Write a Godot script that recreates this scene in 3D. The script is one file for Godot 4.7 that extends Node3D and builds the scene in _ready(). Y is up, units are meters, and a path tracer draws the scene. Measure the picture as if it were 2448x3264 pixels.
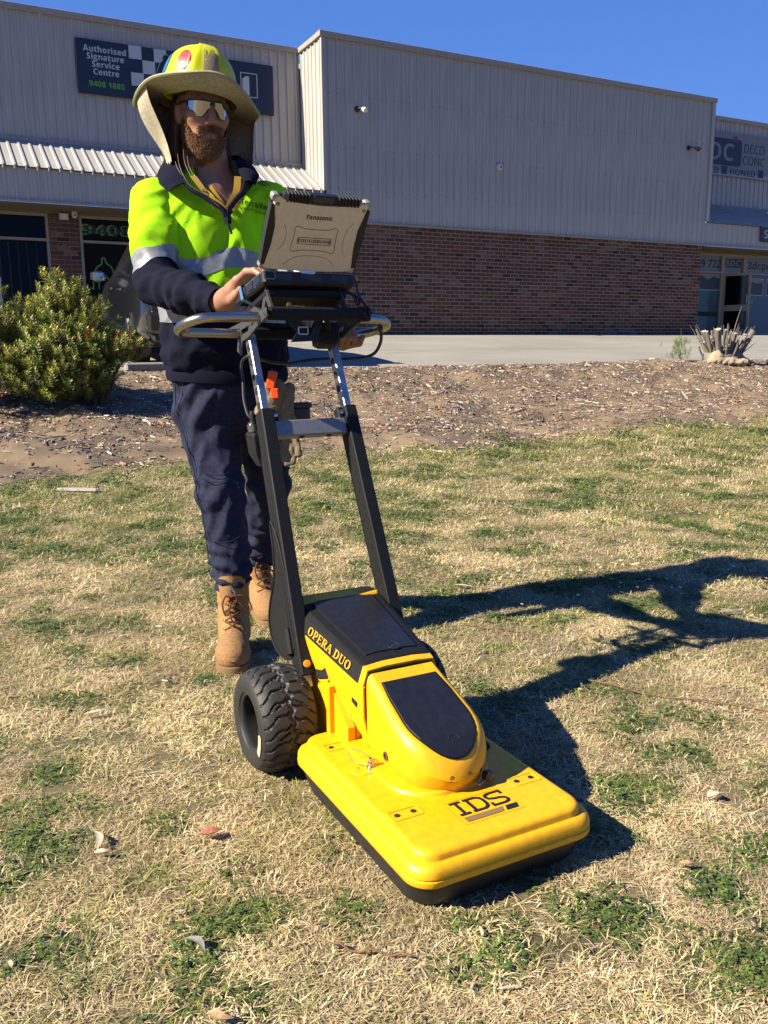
extends Node3D

# ---------------------------------------------------------------- mesh builder
class MB:
	# Collects triangles, given counter-clockwise seen from outside; commit() makes one named mesh.
	var v := PackedVector3Array()
	var c := PackedColorArray()
	var col := Color(1, 1, 1)
	var colored := false

	func tri(a: Vector3, b: Vector3, d: Vector3) -> void:
		v.append(a); v.append(b); v.append(d)
		if colored:
			c.append(col); c.append(col); c.append(col)

	func quad(a: Vector3, b: Vector3, d: Vector3, e: Vector3) -> void:
		tri(a, b, d)
		tri(a, d, e)

	func fan(ring: PackedVector3Array, flip := false) -> void:
		var m := Vector3.ZERO
		for p in ring:
			m += p
		m /= ring.size()
		for i in ring.size():
			var a := ring[i]
			var b := ring[(i + 1) % ring.size()]
			if flip:
				tri(m, b, a)
			else:
				tri(m, a, b)

	# rings run counter-clockwise seen from the last ring's side
	func loft(rings: Array, cap0 := true, cap1 := true, closed := true) -> void:
		for k in rings.size() - 1:
			var r0: PackedVector3Array = rings[k]
			var r1: PackedVector3Array = rings[k + 1]
			var n := r0.size()
			for i in (n if closed else n - 1):
				var j := (i + 1) % n
				quad(r0[i], r0[j], r1[j], r1[i])
		if cap0:
			fan(rings[0], true)
		if cap1:
			fan(rings[-1], false)

	func box(center: Vector3, size: Vector3, bevel := 0.0, basis := Basis.IDENTITY) -> void:
		var h := size / 2.0
		var levels := [[-h.y, 0.0]]
		if bevel > 0.0:
			levels = [[-h.y, bevel], [-h.y + bevel, 0.0], [h.y - bevel, 0.0], [h.y, bevel]]
		else:
			levels = [[-h.y, 0.0], [h.y, 0.0]]
		var rings := []
		for l in levels:
			var x: float = h.x - l[1]
			var z: float = h.z - l[1]
			var b: float = bevel
			var r := PackedVector3Array()
			var pts: Array
			if bevel > 0.0:
				pts = [[x, z - b], [x - b, z], [-x + b, z], [-x, z - b], [-x, -z + b], [-x + b, -z], [x - b, -z], [x, -z + b]]
			else:
				pts = [[x, z], [-x, z], [-x, -z], [x, -z]]
			pts.reverse()
			for p in pts:
				r.append(center + basis * Vector3(p[0], l[0], p[1]))
			rings.append(r)
		# counter-clockwise seen from above
		loft(rings)

	func tube(pts: PackedVector3Array, radius, seg := 10, caps := true, closed := false) -> void:
		var n := pts.size()
		var rings := []
		var up := Vector3.ZERO
		for i in n:
			var a := pts[i - 1] if i > 0 else (pts[n - 1] if closed else pts[i])
			var b := pts[i + 1] if i < n - 1 else (pts[0] if closed else pts[i])
			var t := (b - a).normalized()
			if up == Vector3.ZERO:
				up = t.cross(Vector3.UP if absf(t.y) < 0.9 else Vector3.RIGHT).normalized()
			up = (up - t * up.dot(t)).normalized()
			var w := t.cross(up)
			var r: float = radius[i] if radius is Array or radius is PackedFloat32Array else radius
			var ring := PackedVector3Array()
			for k in seg:
				var q := TAU * k / seg
				ring.append(pts[i] + (up * cos(q) + w * sin(q)) * r)
			rings.append(ring)
		if closed:
			rings.append(rings[0])
			loft(rings, false, false)
		else:
			loft(rings, caps, caps)

	# profile points (radius, height) from bottom to top, turned about y of xf
	func lathe(profile: PackedVector2Array, seg := 24, xf := Transform3D.IDENTITY, cap0 := true, cap1 := true) -> void:
		var rings := []
		for p in profile:
			var ring := PackedVector3Array()
			for k in seg:
				var q := -TAU * k / seg
				ring.append(xf * Vector3(cos(q) * p.x, p.y, sin(q) * p.x))
			rings.append(ring)
		loft(rings, cap0, cap1)

	# outline in xy, thickness along +z of xf
	func extrude(poly: PackedVector2Array, depth: float, xf := Transform3D.IDENTITY) -> void:
		var pts := poly
		if Geometry2D.is_polygon_clockwise(pts):
			pts = pts.duplicate()
			pts.reverse()
		var idx := Geometry2D.triangulate_polygon(pts)
		for i in range(0, idx.size(), 3):
			var a := pts[idx[i]]
			var b := pts[idx[i + 1]]
			var d := pts[idx[i + 2]]
			if (b - a).cross(d - a) < 0.0:
				var s := b
				b = d
				d = s
			tri(xf * Vector3(a.x, a.y, depth), xf * Vector3(b.x, b.y, depth), xf * Vector3(d.x, d.y, depth))
			tri(xf * Vector3(a.x, a.y, 0), xf * Vector3(d.x, d.y, 0), xf * Vector3(b.x, b.y, 0))
		for i in pts.size():
			var a := pts[i]
			var b := pts[(i + 1) % pts.size()]
			quad(xf * Vector3(a.x, a.y, 0), xf * Vector3(b.x, b.y, 0), xf * Vector3(b.x, b.y, depth), xf * Vector3(a.x, a.y, depth))

	# flat stroke of a pen along pts in the xy plane of xf
	func ribbon(pts: PackedVector2Array, width: float, depth: float, xf := Transform3D.IDENTITY, closed := false) -> void:
		var n := pts.size()
		var lft := PackedVector2Array()
		var rgt := PackedVector2Array()
		for i in n:
			var a := pts[i - 1] if i > 0 else (pts[n - 1] if closed else pts[0])
			var b := pts[i + 1] if i < n - 1 else (pts[0] if closed else pts[n - 1])
			var t0 := (pts[i] - a).normalized() if pts[i] != a else (b - pts[i]).normalized()
			var t1 := (b - pts[i]).normalized() if pts[i] != b else t0
			var nn := (t0.orthogonal() + t1.orthogonal()).normalized()
			var k := 1.0 / maxf(0.5, nn.dot(t0.orthogonal()))
			lft.append(pts[i] - nn * width * 0.5 * k)
			rgt.append(pts[i] + nn * width * 0.5 * k)
		for i in (n if closed else n - 1):
			var j := (i + 1) % n
			var l0 := lft[i]
			var l1 := lft[j]
			var r0 := rgt[i]
			var r1 := rgt[j]
			quad(xf * Vector3(r0.x, r0.y, depth), xf * Vector3(r1.x, r1.y, depth), xf * Vector3(l1.x, l1.y, depth), xf * Vector3(l0.x, l0.y, depth))
			quad(xf * Vector3(l0.x, l0.y, 0), xf * Vector3(l1.x, l1.y, 0), xf * Vector3(r1.x, r1.y, 0), xf * Vector3(r0.x, r0.y, 0))
			quad(xf * Vector3(l0.x, l0.y, depth), xf * Vector3(l1.x, l1.y, depth), xf * Vector3(l1.x, l1.y, 0), xf * Vector3(l0.x, l0.y, 0))
			quad(xf * Vector3(r1.x, r1.y, depth), xf * Vector3(r0.x, r0.y, depth), xf * Vector3(r0.x, r0.y, 0), xf * Vector3(r1.x, r1.y, 0))

	func append(o: MB, xf := Transform3D.IDENTITY) -> void:
		for p in o.v:
			v.append(xf * p)
		if colored:
			for i in o.v.size():
				c.append(o.c[i] if o.colored else col)

	func to_mesh(crease := 38.0) -> ArrayMesh:
		var nf := v.size() / 3
		var fn := PackedVector3Array()
		fn.resize(nf)
		var out_v := PackedVector3Array()
		var out_n := PackedVector3Array()
		var out_c := PackedColorArray()
		out_v.resize(nf * 3)
		out_n.resize(nf * 3)
		if colored:
			out_c.resize(nf * 3)
		var at := {}
		for f in nf:
			var a := v[f * 3]
			var n := (v[f * 3 + 1] - a).cross(v[f * 3 + 2] - a)
			fn[f] = n
			if crease > 0.0:
				for k in 3:
					var key := Vector3i((v[f * 3 + k] * 20000.0).round())
					if at.has(key):
						at[key].append(f)
					else:
						at[key] = PackedInt32Array([f])
		var lim := cos(deg_to_rad(crease))
		for f in nf:
			var n := fn[f].normalized()
			for k in 3:
				var s := n
				if crease > 0.0:
					s = Vector3.ZERO
					for g in at[Vector3i((v[f * 3 + k] * 20000.0).round())]:
						var m := fn[g]
						if m.dot(n) >= lim * m.length():
							s += m
					s = s.normalized()
					if s == Vector3.ZERO:
						s = n if n != Vector3.ZERO else Vector3.UP
				if s == Vector3.ZERO:
					s = Vector3.UP
				var o: int = f * 3 + [0, 2, 1][k]
				out_v[o] = v[f * 3 + k]
				out_n[o] = s
				if colored:
					out_c[o] = c[f * 3 + k]
		var arr := []
		arr.resize(Mesh.ARRAY_MAX)
		arr[Mesh.ARRAY_VERTEX] = out_v
		arr[Mesh.ARRAY_NORMAL] = out_n
		if colored:
			arr[Mesh.ARRAY_COLOR] = out_c
		var m := ArrayMesh.new()
		m.add_surface_from_arrays(Mesh.PRIMITIVE_TRIANGLES, arr)
		return m

# ---------------------------------------------------------------- soft surfaces
class Soft:
	# A smooth union of tapered capsules and ellipsoids, meshed with surface nets.
	var kind := PackedInt32Array()
	var pa := PackedVector3Array()
	var pb := PackedVector3Array()      # second end, or radii of an ellipsoid
	var ra := PackedFloat32Array()
	var rb := PackedFloat32Array()
	var flat := PackedFloat32Array()    # squash across fdir
	var fdir := PackedVector3Array()
	var inv := []                       # turn of an ellipsoid
	var kk := PackedFloat32Array()
	var verts := PackedVector3Array()
	var norms := PackedVector3Array()
	var idx := PackedInt32Array()

	func cap(a: Vector3, b: Vector3, r0: float, r1: float, k := 0.02, f := 1.0, fd := Vector3(0, 0, 1)) -> void:
		kind.append(0); pa.append(a); pb.append(b); ra.append(r0); rb.append(r1); flat.append(f); fdir.append(fd.normalized()); inv.append(Basis.IDENTITY); kk.append(k)

	func ell(a: Vector3, r: Vector3, k := 0.02, turn := Basis.IDENTITY) -> void:
		kind.append(1); pa.append(a); pb.append(r); ra.append(minf(r.x, minf(r.y, r.z))); rb.append(0); flat.append(1); fdir.append(Vector3.UP); inv.append(turn.transposed()); kk.append(k)

	func one(i: int, p: Vector3) -> float:
		var d := p - pa[i]
		if kind[i] == 0:
			var ba := pb[i] - pa[i]
			var f := flat[i]
			if f != 1.0:
				var fd := fdir[i]
				d += fd * (d.dot(fd) * (f - 1.0))
				ba += fd * (ba.dot(fd) * (f - 1.0))
			var t := clampf(d.dot(ba) / maxf(ba.length_squared(), 1e-9), 0.0, 1.0)
			return ((d - ba * t).length() - lerpf(ra[i], rb[i], t)) / (f if f > 1.0 else 1.0)
		var q: Vector3 = inv[i] * d
		var r := pb[i]
		var k0 := (q / r).length()
		var k1 := (q / (r * r)).length()
		return k0 * (k0 - 1.0) / maxf(k1, 1e-6) if k0 > 0.0001 else -ra[i]

	func value(p: Vector3, which: PackedInt32Array) -> float:
		var d := 1e3
		for i in which:
			var e := one(i, p)
			var k := kk[i]
			if d > 1e2:
				d = e
			else:
				var h := maxf(k - absf(d - e), 0.0) / k
				d = minf(d, e) - h * h * k * 0.25
		return d

	func all() -> PackedInt32Array:
		var w := PackedInt32Array()
		for i in kind.size():
			w.append(i)
		return w

	func build(cell: float, lo: Vector3, hi: Vector3) -> void:
		const B := 5
		var size := cell * B
		var nb := Vector3i(((hi - lo) / size).ceil())
		var half := size * 0.5 * 1.74
		var cells := {}
		var edges := []
		var every := all()
		for bx in nb.x:
			for by in nb.y:
				for bz in nb.z:
					var base := lo + Vector3(bx, by, bz) * size
					var mid := base + Vector3.ONE * size * 0.5
					var near := PackedInt32Array()
					var ds := PackedFloat32Array()
					var dm := 1e3
					for i in every:
						var e := one(i, mid)
						ds.append(e)
						dm = minf(dm, e)
					if dm > half * 1.3 + 0.03 or dm < -half * 3.0 - 0.05:
						continue
					for i in every:
						if ds[i] < dm + 2.0 * half + kk[i]:
							near.append(i)
					var dv := value(mid, near)
					if absf(dv) > half * 1.35 + 0.004:
						continue
					var s := PackedFloat32Array()
					s.resize((B + 1) * (B + 1) * (B + 1))
					for i in B + 1:
						for j in B + 1:
							for k in B + 1:
								s[(i * (B + 1) + j) * (B + 1) + k] = value(base + Vector3(i, j, k) * cell, near)
					for i in B:
						for j in B:
							for k in B:
								var sum := Vector3.ZERO
								var n := 0
								var o := (i * (B + 1) + j) * (B + 1) + k
								var c000 := s[o]
								for e in [[0, 1], [0, 6], [0, 36], [1, 7], [1, 37], [6, 7], [6, 42], [36, 37], [36, 42], [7, 43], [37, 43], [42, 43]]:
									var u: float = s[o + e[0]]
									var w: float = s[o + e[1]]
									if (u < 0.0) != (w < 0.0):
										var t := u / (u - w)
										var p0 := Vector3(e[0] / 36, (e[0] % 36) / 6, e[0] % 6)
										var p1 := Vector3(e[1] / 36, (e[1] % 36) / 6, e[1] % 6)
										sum += p0.lerp(p1, t)
										n += 1
								if n == 0:
									continue
								var g := Vector3i(bx * B + i, by * B + j, bz * B + k)
								cells[g] = verts.size()
								verts.append(base + (Vector3(i, j, k) + sum / n) * cell)
								if (c000 < 0.0) != (s[o + 36] < 0.0):
									edges.append([g, 0, c000 < 0.0])
								if (c000 < 0.0) != (s[o + 6] < 0.0):
									edges.append([g, 1, c000 < 0.0])
								if (c000 < 0.0) != (s[o + 1] < 0.0):
									edges.append([g, 2, c000 < 0.0])
		for e in edges:
			var g: Vector3i = e[0]
			var u := Vector3i(0, 1, 0)
			var w := Vector3i(0, 0, 1)
			if e[1] == 1:
				u = Vector3i(0, 0, 1)
				w = Vector3i(1, 0, 0)
			elif e[1] == 2:
				u = Vector3i(1, 0, 0)
				w = Vector3i(0, 1, 0)
			if not (cells.has(g - u) and cells.has(g - w) and cells.has(g - u - w)):
				continue
			var a: int = cells[g - u - w]
			var b: int = cells[g - w]
			var c: int = cells[g]
			var d: int = cells[g - u]
			if e[2]:
				idx.append_array([a, b, c, a, c, d])
			else:
				idx.append_array([a, c, b, a, d, c])
		renormal()

	func renormal() -> void:
		norms = PackedVector3Array()
		norms.resize(verts.size())
		for t in range(0, idx.size(), 3):
			var a := verts[idx[t]]
			var n := (verts[idx[t + 1]] - a).cross(verts[idx[t + 2]] - a)
			norms[idx[t]] += n
			norms[idx[t + 1]] += n
			norms[idx[t + 2]] += n
		for i in norms.size():
			norms[i] = norms[i].normalized() if norms[i].length_squared() > 0.0 else Vector3.UP

	func displace(f: Callable) -> void:
		for i in verts.size():
			verts[i] += norms[i] * f.call(verts[i], norms[i])
		renormal()

	# the part where f(vertex) > 0, cut cleanly, pushed out along the normals
	func piece(f: Callable, push := 0.0) -> Soft:
		var o := Soft.new()
		var val := PackedFloat32Array()
		for p in verts:
			val.append(f.call(p))
		var map := {}
		var cut := {}
		var get_v := func(i: int) -> int:
			if not map.has(i):
				map[i] = o.verts.size()
				o.verts.append(verts[i] + norms[i] * push)
				o.norms.append(norms[i])
			return map[i]
		var get_c := func(i: int, j: int) -> int:
			var key := Vector2i(mini(i, j), maxi(i, j))
			if not cut.has(key):
				var t := val[i] / (val[i] - val[j])
				cut[key] = o.verts.size()
				var n := norms[i].lerp(norms[j], t).normalized()
				o.verts.append(verts[i].lerp(verts[j], t) + n * push)
				o.norms.append(n)
			return cut[key]
		for t in range(0, idx.size(), 3):
			var poly := []
			for k in 3:
				var i := idx[t + k]
				var j := idx[t + (k + 1) % 3]
				if val[i] > 0.0:
					poly.append(get_v.call(i))
				if (val[i] > 0.0) != (val[j] > 0.0):
					poly.append(get_c.call(i, j))
			for k in range(2, poly.size()):
				o.idx.append_array([poly[0], poly[k - 1], poly[k]])
		return o

	func add(o: Soft) -> void:
		var at := verts.size()
		verts.append_array(o.verts)
		norms.append_array(o.norms)
		for i in o.idx:
			idx.append(i + at)

	func to_mesh(shift := Vector3.ZERO, colors := PackedColorArray()) -> ArrayMesh:
		var arr := []
		arr.resize(Mesh.ARRAY_MAX)
		var vv := PackedVector3Array()
		for p in verts:
			vv.append(p - shift)
		var ii := PackedInt32Array()
		ii.resize(idx.size())
		for t in range(0, idx.size(), 3):
			ii[t] = idx[t]
			ii[t + 1] = idx[t + 2]
			ii[t + 2] = idx[t + 1]
		arr[Mesh.ARRAY_VERTEX] = vv
		arr[Mesh.ARRAY_NORMAL] = norms
		arr[Mesh.ARRAY_INDEX] = ii
		if colors.size():
			arr[Mesh.ARRAY_COLOR] = colors
		var m := ArrayMesh.new()
		m.add_surface_from_arrays(Mesh.PRIMITIVE_TRIANGLES, arr)
		return m

# ---------------------------------------------------------------- helpers
const ALB := 0.72                                # all base colours are given against a 0.72 reference
var rng := RandomNumberGenerator.new()
var M := {}
var tex := {}
var taken := {}

func rnd(a: float, b: float) -> float:
	return rng.randf_range(a, b)

func noise_tex(key: String, freq: float, lo: float, hi: float, octaves := 4, size := 512, sd := 1) -> NoiseTexture2D:
	if tex.has(key):
		return tex[key]
	var n := FastNoiseLite.new()
	n.noise_type = FastNoiseLite.TYPE_SIMPLEX_SMOOTH
	n.frequency = freq
	n.fractal_octaves = octaves
	n.seed = sd
	var t := NoiseTexture2D.new()
	t.width = size
	t.height = size
	t.seamless = true
	t.noise = n
	var g := Gradient.new()
	g.set_color(0, Color(lo, lo, lo))
	g.set_color(1, Color(hi, hi, hi))
	t.color_ramp = g
	tex[key] = t
	return t

func bump_tex(key: String, freq: float, strength: float, octaves := 4, size := 512, kind := FastNoiseLite.TYPE_SIMPLEX_SMOOTH) -> NoiseTexture2D:
	if tex.has(key):
		return tex[key]
	var n := FastNoiseLite.new()
	n.noise_type = kind
	n.frequency = freq
	n.fractal_octaves = octaves
	n.seed = 7
	var t := NoiseTexture2D.new()
	t.width = size
	t.height = size
	t.seamless = true
	t.noise = n
	t.as_normal_map = true
	t.bump_strength = strength
	tex[key] = t
	return t

# a material: linear base colour, roughness, metal, strength of its blotches, their size, and relief
func mat(key: String, c: Color, rough := 0.6, metal := 0.0, blotch := 0.0, scale := 4.0, bump := 0.0, bscale := 0.0) -> StandardMaterial3D:
	if M.has(key):
		return M[key]
	var m := StandardMaterial3D.new()
	m.resource_name = key
	c = Color(c.r * ALB, c.g * ALB, c.b * ALB)
	m.albedo_color = c.linear_to_srgb()
	m.roughness = rough
	m.metallic_specular = 0.5 if rough < 0.8 else 0.25
	m.metallic = metal
	m.cull_mode = BaseMaterial3D.CULL_DISABLED
	if blotch > 0.0 or bump > 0.0:
		m.uv1_triplanar = true
		m.uv1_scale = Vector3.ONE * scale
	if blotch > 0.0:
		var name := "blotch%d" % int(blotch * 100)
		m.albedo_texture = noise_tex(name, 0.012, 1.0 - blotch, 1.0, 5)
		m.albedo_color = (c * (1.0 / (1.0 - blotch * 0.5))).clamp().linear_to_srgb()
	if bump > 0.0:
		m.normal_enabled = true
		m.normal_texture = bump_tex("bump", 0.06, 6.0, 4)
		m.normal_scale = bump
	M[key] = m
	return m

func numbered(called: String, parent: Node) -> String:
	var key := str(parent.get_instance_id()) + called
	var n: int = taken.get(key, 0)
	taken[key] = n + 1
	return called if n == 0 else "%s_%03d" % [called, n]

func put(mesh: Mesh, called: String, material: Material, parent: Node = self, xf := Transform3D.IDENTITY) -> MeshInstance3D:
	var o := MeshInstance3D.new()
	o.name = numbered(called, parent)
	o.mesh = mesh
	o.material_override = null
	if material:
		for i in mesh.get_surface_count():
			o.set_surface_override_material(i, material)
	o.transform = xf
	parent.add_child(o, true)
	return o

func build(b: MB, called: String, material: Material, parent: Node = self, crease := 38.0) -> MeshInstance3D:
	return put(b.to_mesh(crease), called, material, parent)

func thing(called: String, label: String, category: String, at := Vector3.ZERO, turn := 0.0, group := "") -> Node3D:
	var o := Node3D.new()
	o.name = numbered(called, self)
	o.position = at
	o.rotation.y = turn
	add_child(o, true)
	return tag(o, label, category, group)

func tag(o: Node3D, label: String, category: String, group := "") -> Node3D:
	o.set_meta("label", label)
	o.set_meta("category", category)
	if group:
		o.set_meta("group", group)
	return o

func kind(o: Node, k: String) -> Node:
	o.set_meta("kind", k)
	return o

var fonts := {}
func font(called: String, weight := 400, italic := false) -> SystemFont:
	var key := called + str(weight) + str(italic)
	if not fonts.has(key):
		var f := SystemFont.new()
		f.font_names = PackedStringArray([called])
		f.font_weight = weight
		f.font_italic = italic
		fonts[key] = f
	return fonts[key]

# lettering height h (of the capitals, about) centred on xf, facing its +z
func letters(s: String, h: float, depth: float, material: Material, parent: Node, xf: Transform3D, f: Font, stretch := 1.0, called := "lettering") -> MeshInstance3D:
	var t := TextMesh.new()
	t.text = s
	t.font = f
	t.font_size = 64
	t.pixel_size = h / 46.0
	t.depth = depth
	t.curve_step = 2.0
	var x := xf
	x.basis = xf.basis * Basis.from_scale(Vector3(stretch, 1, 1))
	return put(t, called, material, parent, x)

func rrect(w: float, d: float, r: float, seg := 5) -> PackedVector2Array:
	var out := PackedVector2Array()
	for k in 4:
		var cx: float = (w / 2 - r) * [1, -1, -1, 1][k]
		var cy: float = (d / 2 - r) * [1, 1, -1, -1][k]
		for i in seg + 1:
			var a := PI / 2 * (k + float(i) / seg)
			out.append(Vector2(cx + cos(a) * r, cy + sin(a) * r))
	return out

# a level ring at height y; counter-clockwise seen from above
func level(p: PackedVector2Array, y: float, off := Vector2.ZERO) -> PackedVector3Array:
	var out := PackedVector3Array()
	for i in range(p.size() - 1, -1, -1):
		out.append(Vector3(p[i].x + off.x, y, p[i].y + off.y))
	return out

func vecs(a: Array) -> PackedVector3Array:
	var o := PackedVector3Array()
	for i in range(0, a.size(), 3):
		o.append(Vector3(a[i], a[i + 1], a[i + 2]))
	return o

func vec2s(a: Array) -> PackedVector2Array:
	var o := PackedVector2Array()
	for i in range(0, a.size(), 2):
		o.append(Vector2(a[i], a[i + 1]))
	return o

func smooth_path(p: PackedVector3Array, n := 6, closed := false) -> PackedVector3Array:
	var o := PackedVector3Array()
	var m := p.size()
	for i in (m if closed else m - 1):
		var a := p[(i - 1 + m) % m] if closed or i > 0 else p[i] * 2.0 - p[i + 1]
		var b := p[i]
		var c := p[(i + 1) % m]
		var d := p[(i + 2) % m] if closed or i < m - 2 else c * 2.0 - b
		for k in n:
			o.append(b.cubic_interpolate(c, a, d, float(k) / n))
	if not closed:
		o.append(p[m - 1])
	return o

func at_xf(o: Vector3, x: Vector3, y: Vector3) -> Transform3D:
	var xx := x.normalized()
	var z := xx.cross(y).normalized()
	return Transform3D(Basis(xx, z.cross(xx), z), o)

# ---------------------------------------------------------------- the lie of the land
const Q0 := Vector3(-1.18115, 0, -18.85085)     # left corner of the tall brick and metal unit
const DIR := Vector3(0.88891, 0, -0.45808)      # along its front
const OUT := Vector3(0.45808, 0, 0.88891)       # out of its front
const FACE_TURN := 0.47584
var lumps := FastNoiseLite.new()
var patches := FastNoiseLite.new()

func st(x: float, z: float) -> Vector2:
	var v := Vector3(x, 0, z) - Q0
	return Vector2(v.dot(DIR), v.dot(OUT))

func xz(s: float, t: float) -> Vector3:
	return Q0 + DIR * s + OUT * t

func slope(t: float) -> float:
	var ts := [-300.0, 0.0, 7.5, 9.5, 11.5, 13.5, 300.0]
	var ys := [1.34, 1.34, 0.77, 0.33, 0.08, 0.0, 0.0]
	for i in 6:
		if t < ts[i + 1]:
			return lerpf(ys[i], ys[i + 1], (t - ts[i]) / (ts[i + 1] - ts[i]))
	return 0.0

func slope_soft(t: float) -> float:
	if t < 7.0:
		return slope(t)
	return (slope(t - 0.5) + slope(t - 0.25) + slope(t) * 2.0 + slope(t + 0.25) + slope(t + 0.5)) / 6.0 if t > 8.1 else slope(t)

func border(s: float) -> float:                  # where the mulch gives way to the lawn
	return 10.72 - 0.055 * (s + 4.0) + lumps.get_noise_2d(s * 30.0, 77.0) * 0.35 + lumps.get_noise_2d(s * 160.0, 11.0) * 0.12

func land(x: float, z: float) -> float:
	var q := st(x, z)
	var y := slope_soft(q.y)
	if q.y > 7.3:
		var rough := 0.10 * smoothstep(7.3, 7.7, q.y) * (1.0 - smoothstep(10.4, 11.0, q.y)) + 0.006
		y += (lumps.get_noise_2d(x * 60.0, z * 60.0) + 0.5 * lumps.get_noise_2d(x * 190.0, z * 190.0)) * rough
		if q.y < 8.6:
			y += 0.05 * smoothstep(7.25, 7.6, q.y) * (1.0 - smoothstep(7.8, 8.6, q.y)) * (0.6 + lumps.get_noise_2d(q.x * 25.0, 3.0))
	return y

# ---------------------------------------------------------------- ground
func sheet(ss: PackedFloat32Array, ts: PackedFloat32Array, f: Callable, fc: Callable) -> ArrayMesh:
	# f(i, j) -> point, fc(point) -> linear colour
	var vs := PackedVector3Array()
	var cs := PackedColorArray()
	var ns := PackedVector3Array()
	var ix := PackedInt32Array()
	var nt := ts.size()
	for i in ss.size():
		for j in nt:
			var p: Vector3 = f.call(ss[i], ts[j])
			vs.append(p)
			cs.append(fc.call(p))
	ns.resize(vs.size())
	for i in ss.size() - 1:
		for j in nt - 1:
			var a := i * nt + j
			# s runs right, t runs towards the viewer: clockwise from above is a, s, s+t
			ix.append_array([a, a + nt, a + nt + 1, a, a + nt + 1, a + 1])
	for k in range(0, ix.size(), 3):
		var n := (vs[ix[k + 2]] - vs[ix[k]]).cross(vs[ix[k + 1]] - vs[ix[k]])
		for q in 3:
			ns[ix[k + q]] += n
	for i in ns.size():
		ns[i] = ns[i].normalized()
	var arr := []
	arr.resize(Mesh.ARRAY_MAX)
	arr[Mesh.ARRAY_VERTEX] = vs
	arr[Mesh.ARRAY_NORMAL] = ns
	arr[Mesh.ARRAY_COLOR] = cs
	arr[Mesh.ARRAY_INDEX] = ix
	var m := ArrayMesh.new()
	m.add_surface_from_arrays(Mesh.PRIMITIVE_TRIANGLES, arr)
	return m

func spans(list: Array) -> PackedFloat32Array:   # [from, step, to, step, to ...]
	var o := PackedFloat32Array()
	var x: float = list[0]
	var i := 1
	while i < list.size():
		var e: float = list[i + 1]
		var n := int(round((e - x) / list[i]))
		for k in n:
			o.append(x + (e - x) * k / n)
		x = e
		i += 2
	o.append(x)
	return o

# how green the lawn is at a spot, 0 straw to 1 clover
var clover_spots := []
func green(x: float, z: float) -> float:
	var g := 0.0
	for c in clover_spots:
		var d := Vector2(x - c[0], z - c[1])
		var a: float = c[2]
		a *= 0.9
		d = Vector2(d.x / a, d.y / (a * c[3]))
		g = maxf(g, (1.0 - d.length() * 0.85 + 1.1 * patches.get_noise_2d(x * 300.0, z * 300.0) + 0.5 * patches.get_noise_2d(x * 900.0, z * 900.0)) * c[4] if d.length() < 1.7 else 0.0)
	var n := 0.6 * patches.get_noise_2d(x * 60.0, z * 42.0) + 0.75 * patches.get_noise_2d(x * 230.0 + 40.0, z * 170.0)
	n += 0.45 * patches.get_noise_2d(x * 620.0, z * 560.0 + 9.0) + 0.17 * smoothstep(-2.2, -3.6, z)
	g = maxf(g, smoothstep(0.24, 0.55, n) * 0.95)
	return clampf(g, 0.0, 1.0)

func grassy(x: float, z: float) -> float:        # fine green grass, stronger up the slope
	var q := st(x, z)
	var n := patches.get_noise_2d(x * 22.0 + 90.0, z * 18.0) + 0.5 * patches.get_noise_2d(x * 90.0, z * 70.0 + 30.0)
	return clampf(0.34 + 0.6 * n + 0.5 * smoothstep(13.8, 11.3, q.y), 0.0, 1.0)

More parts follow.
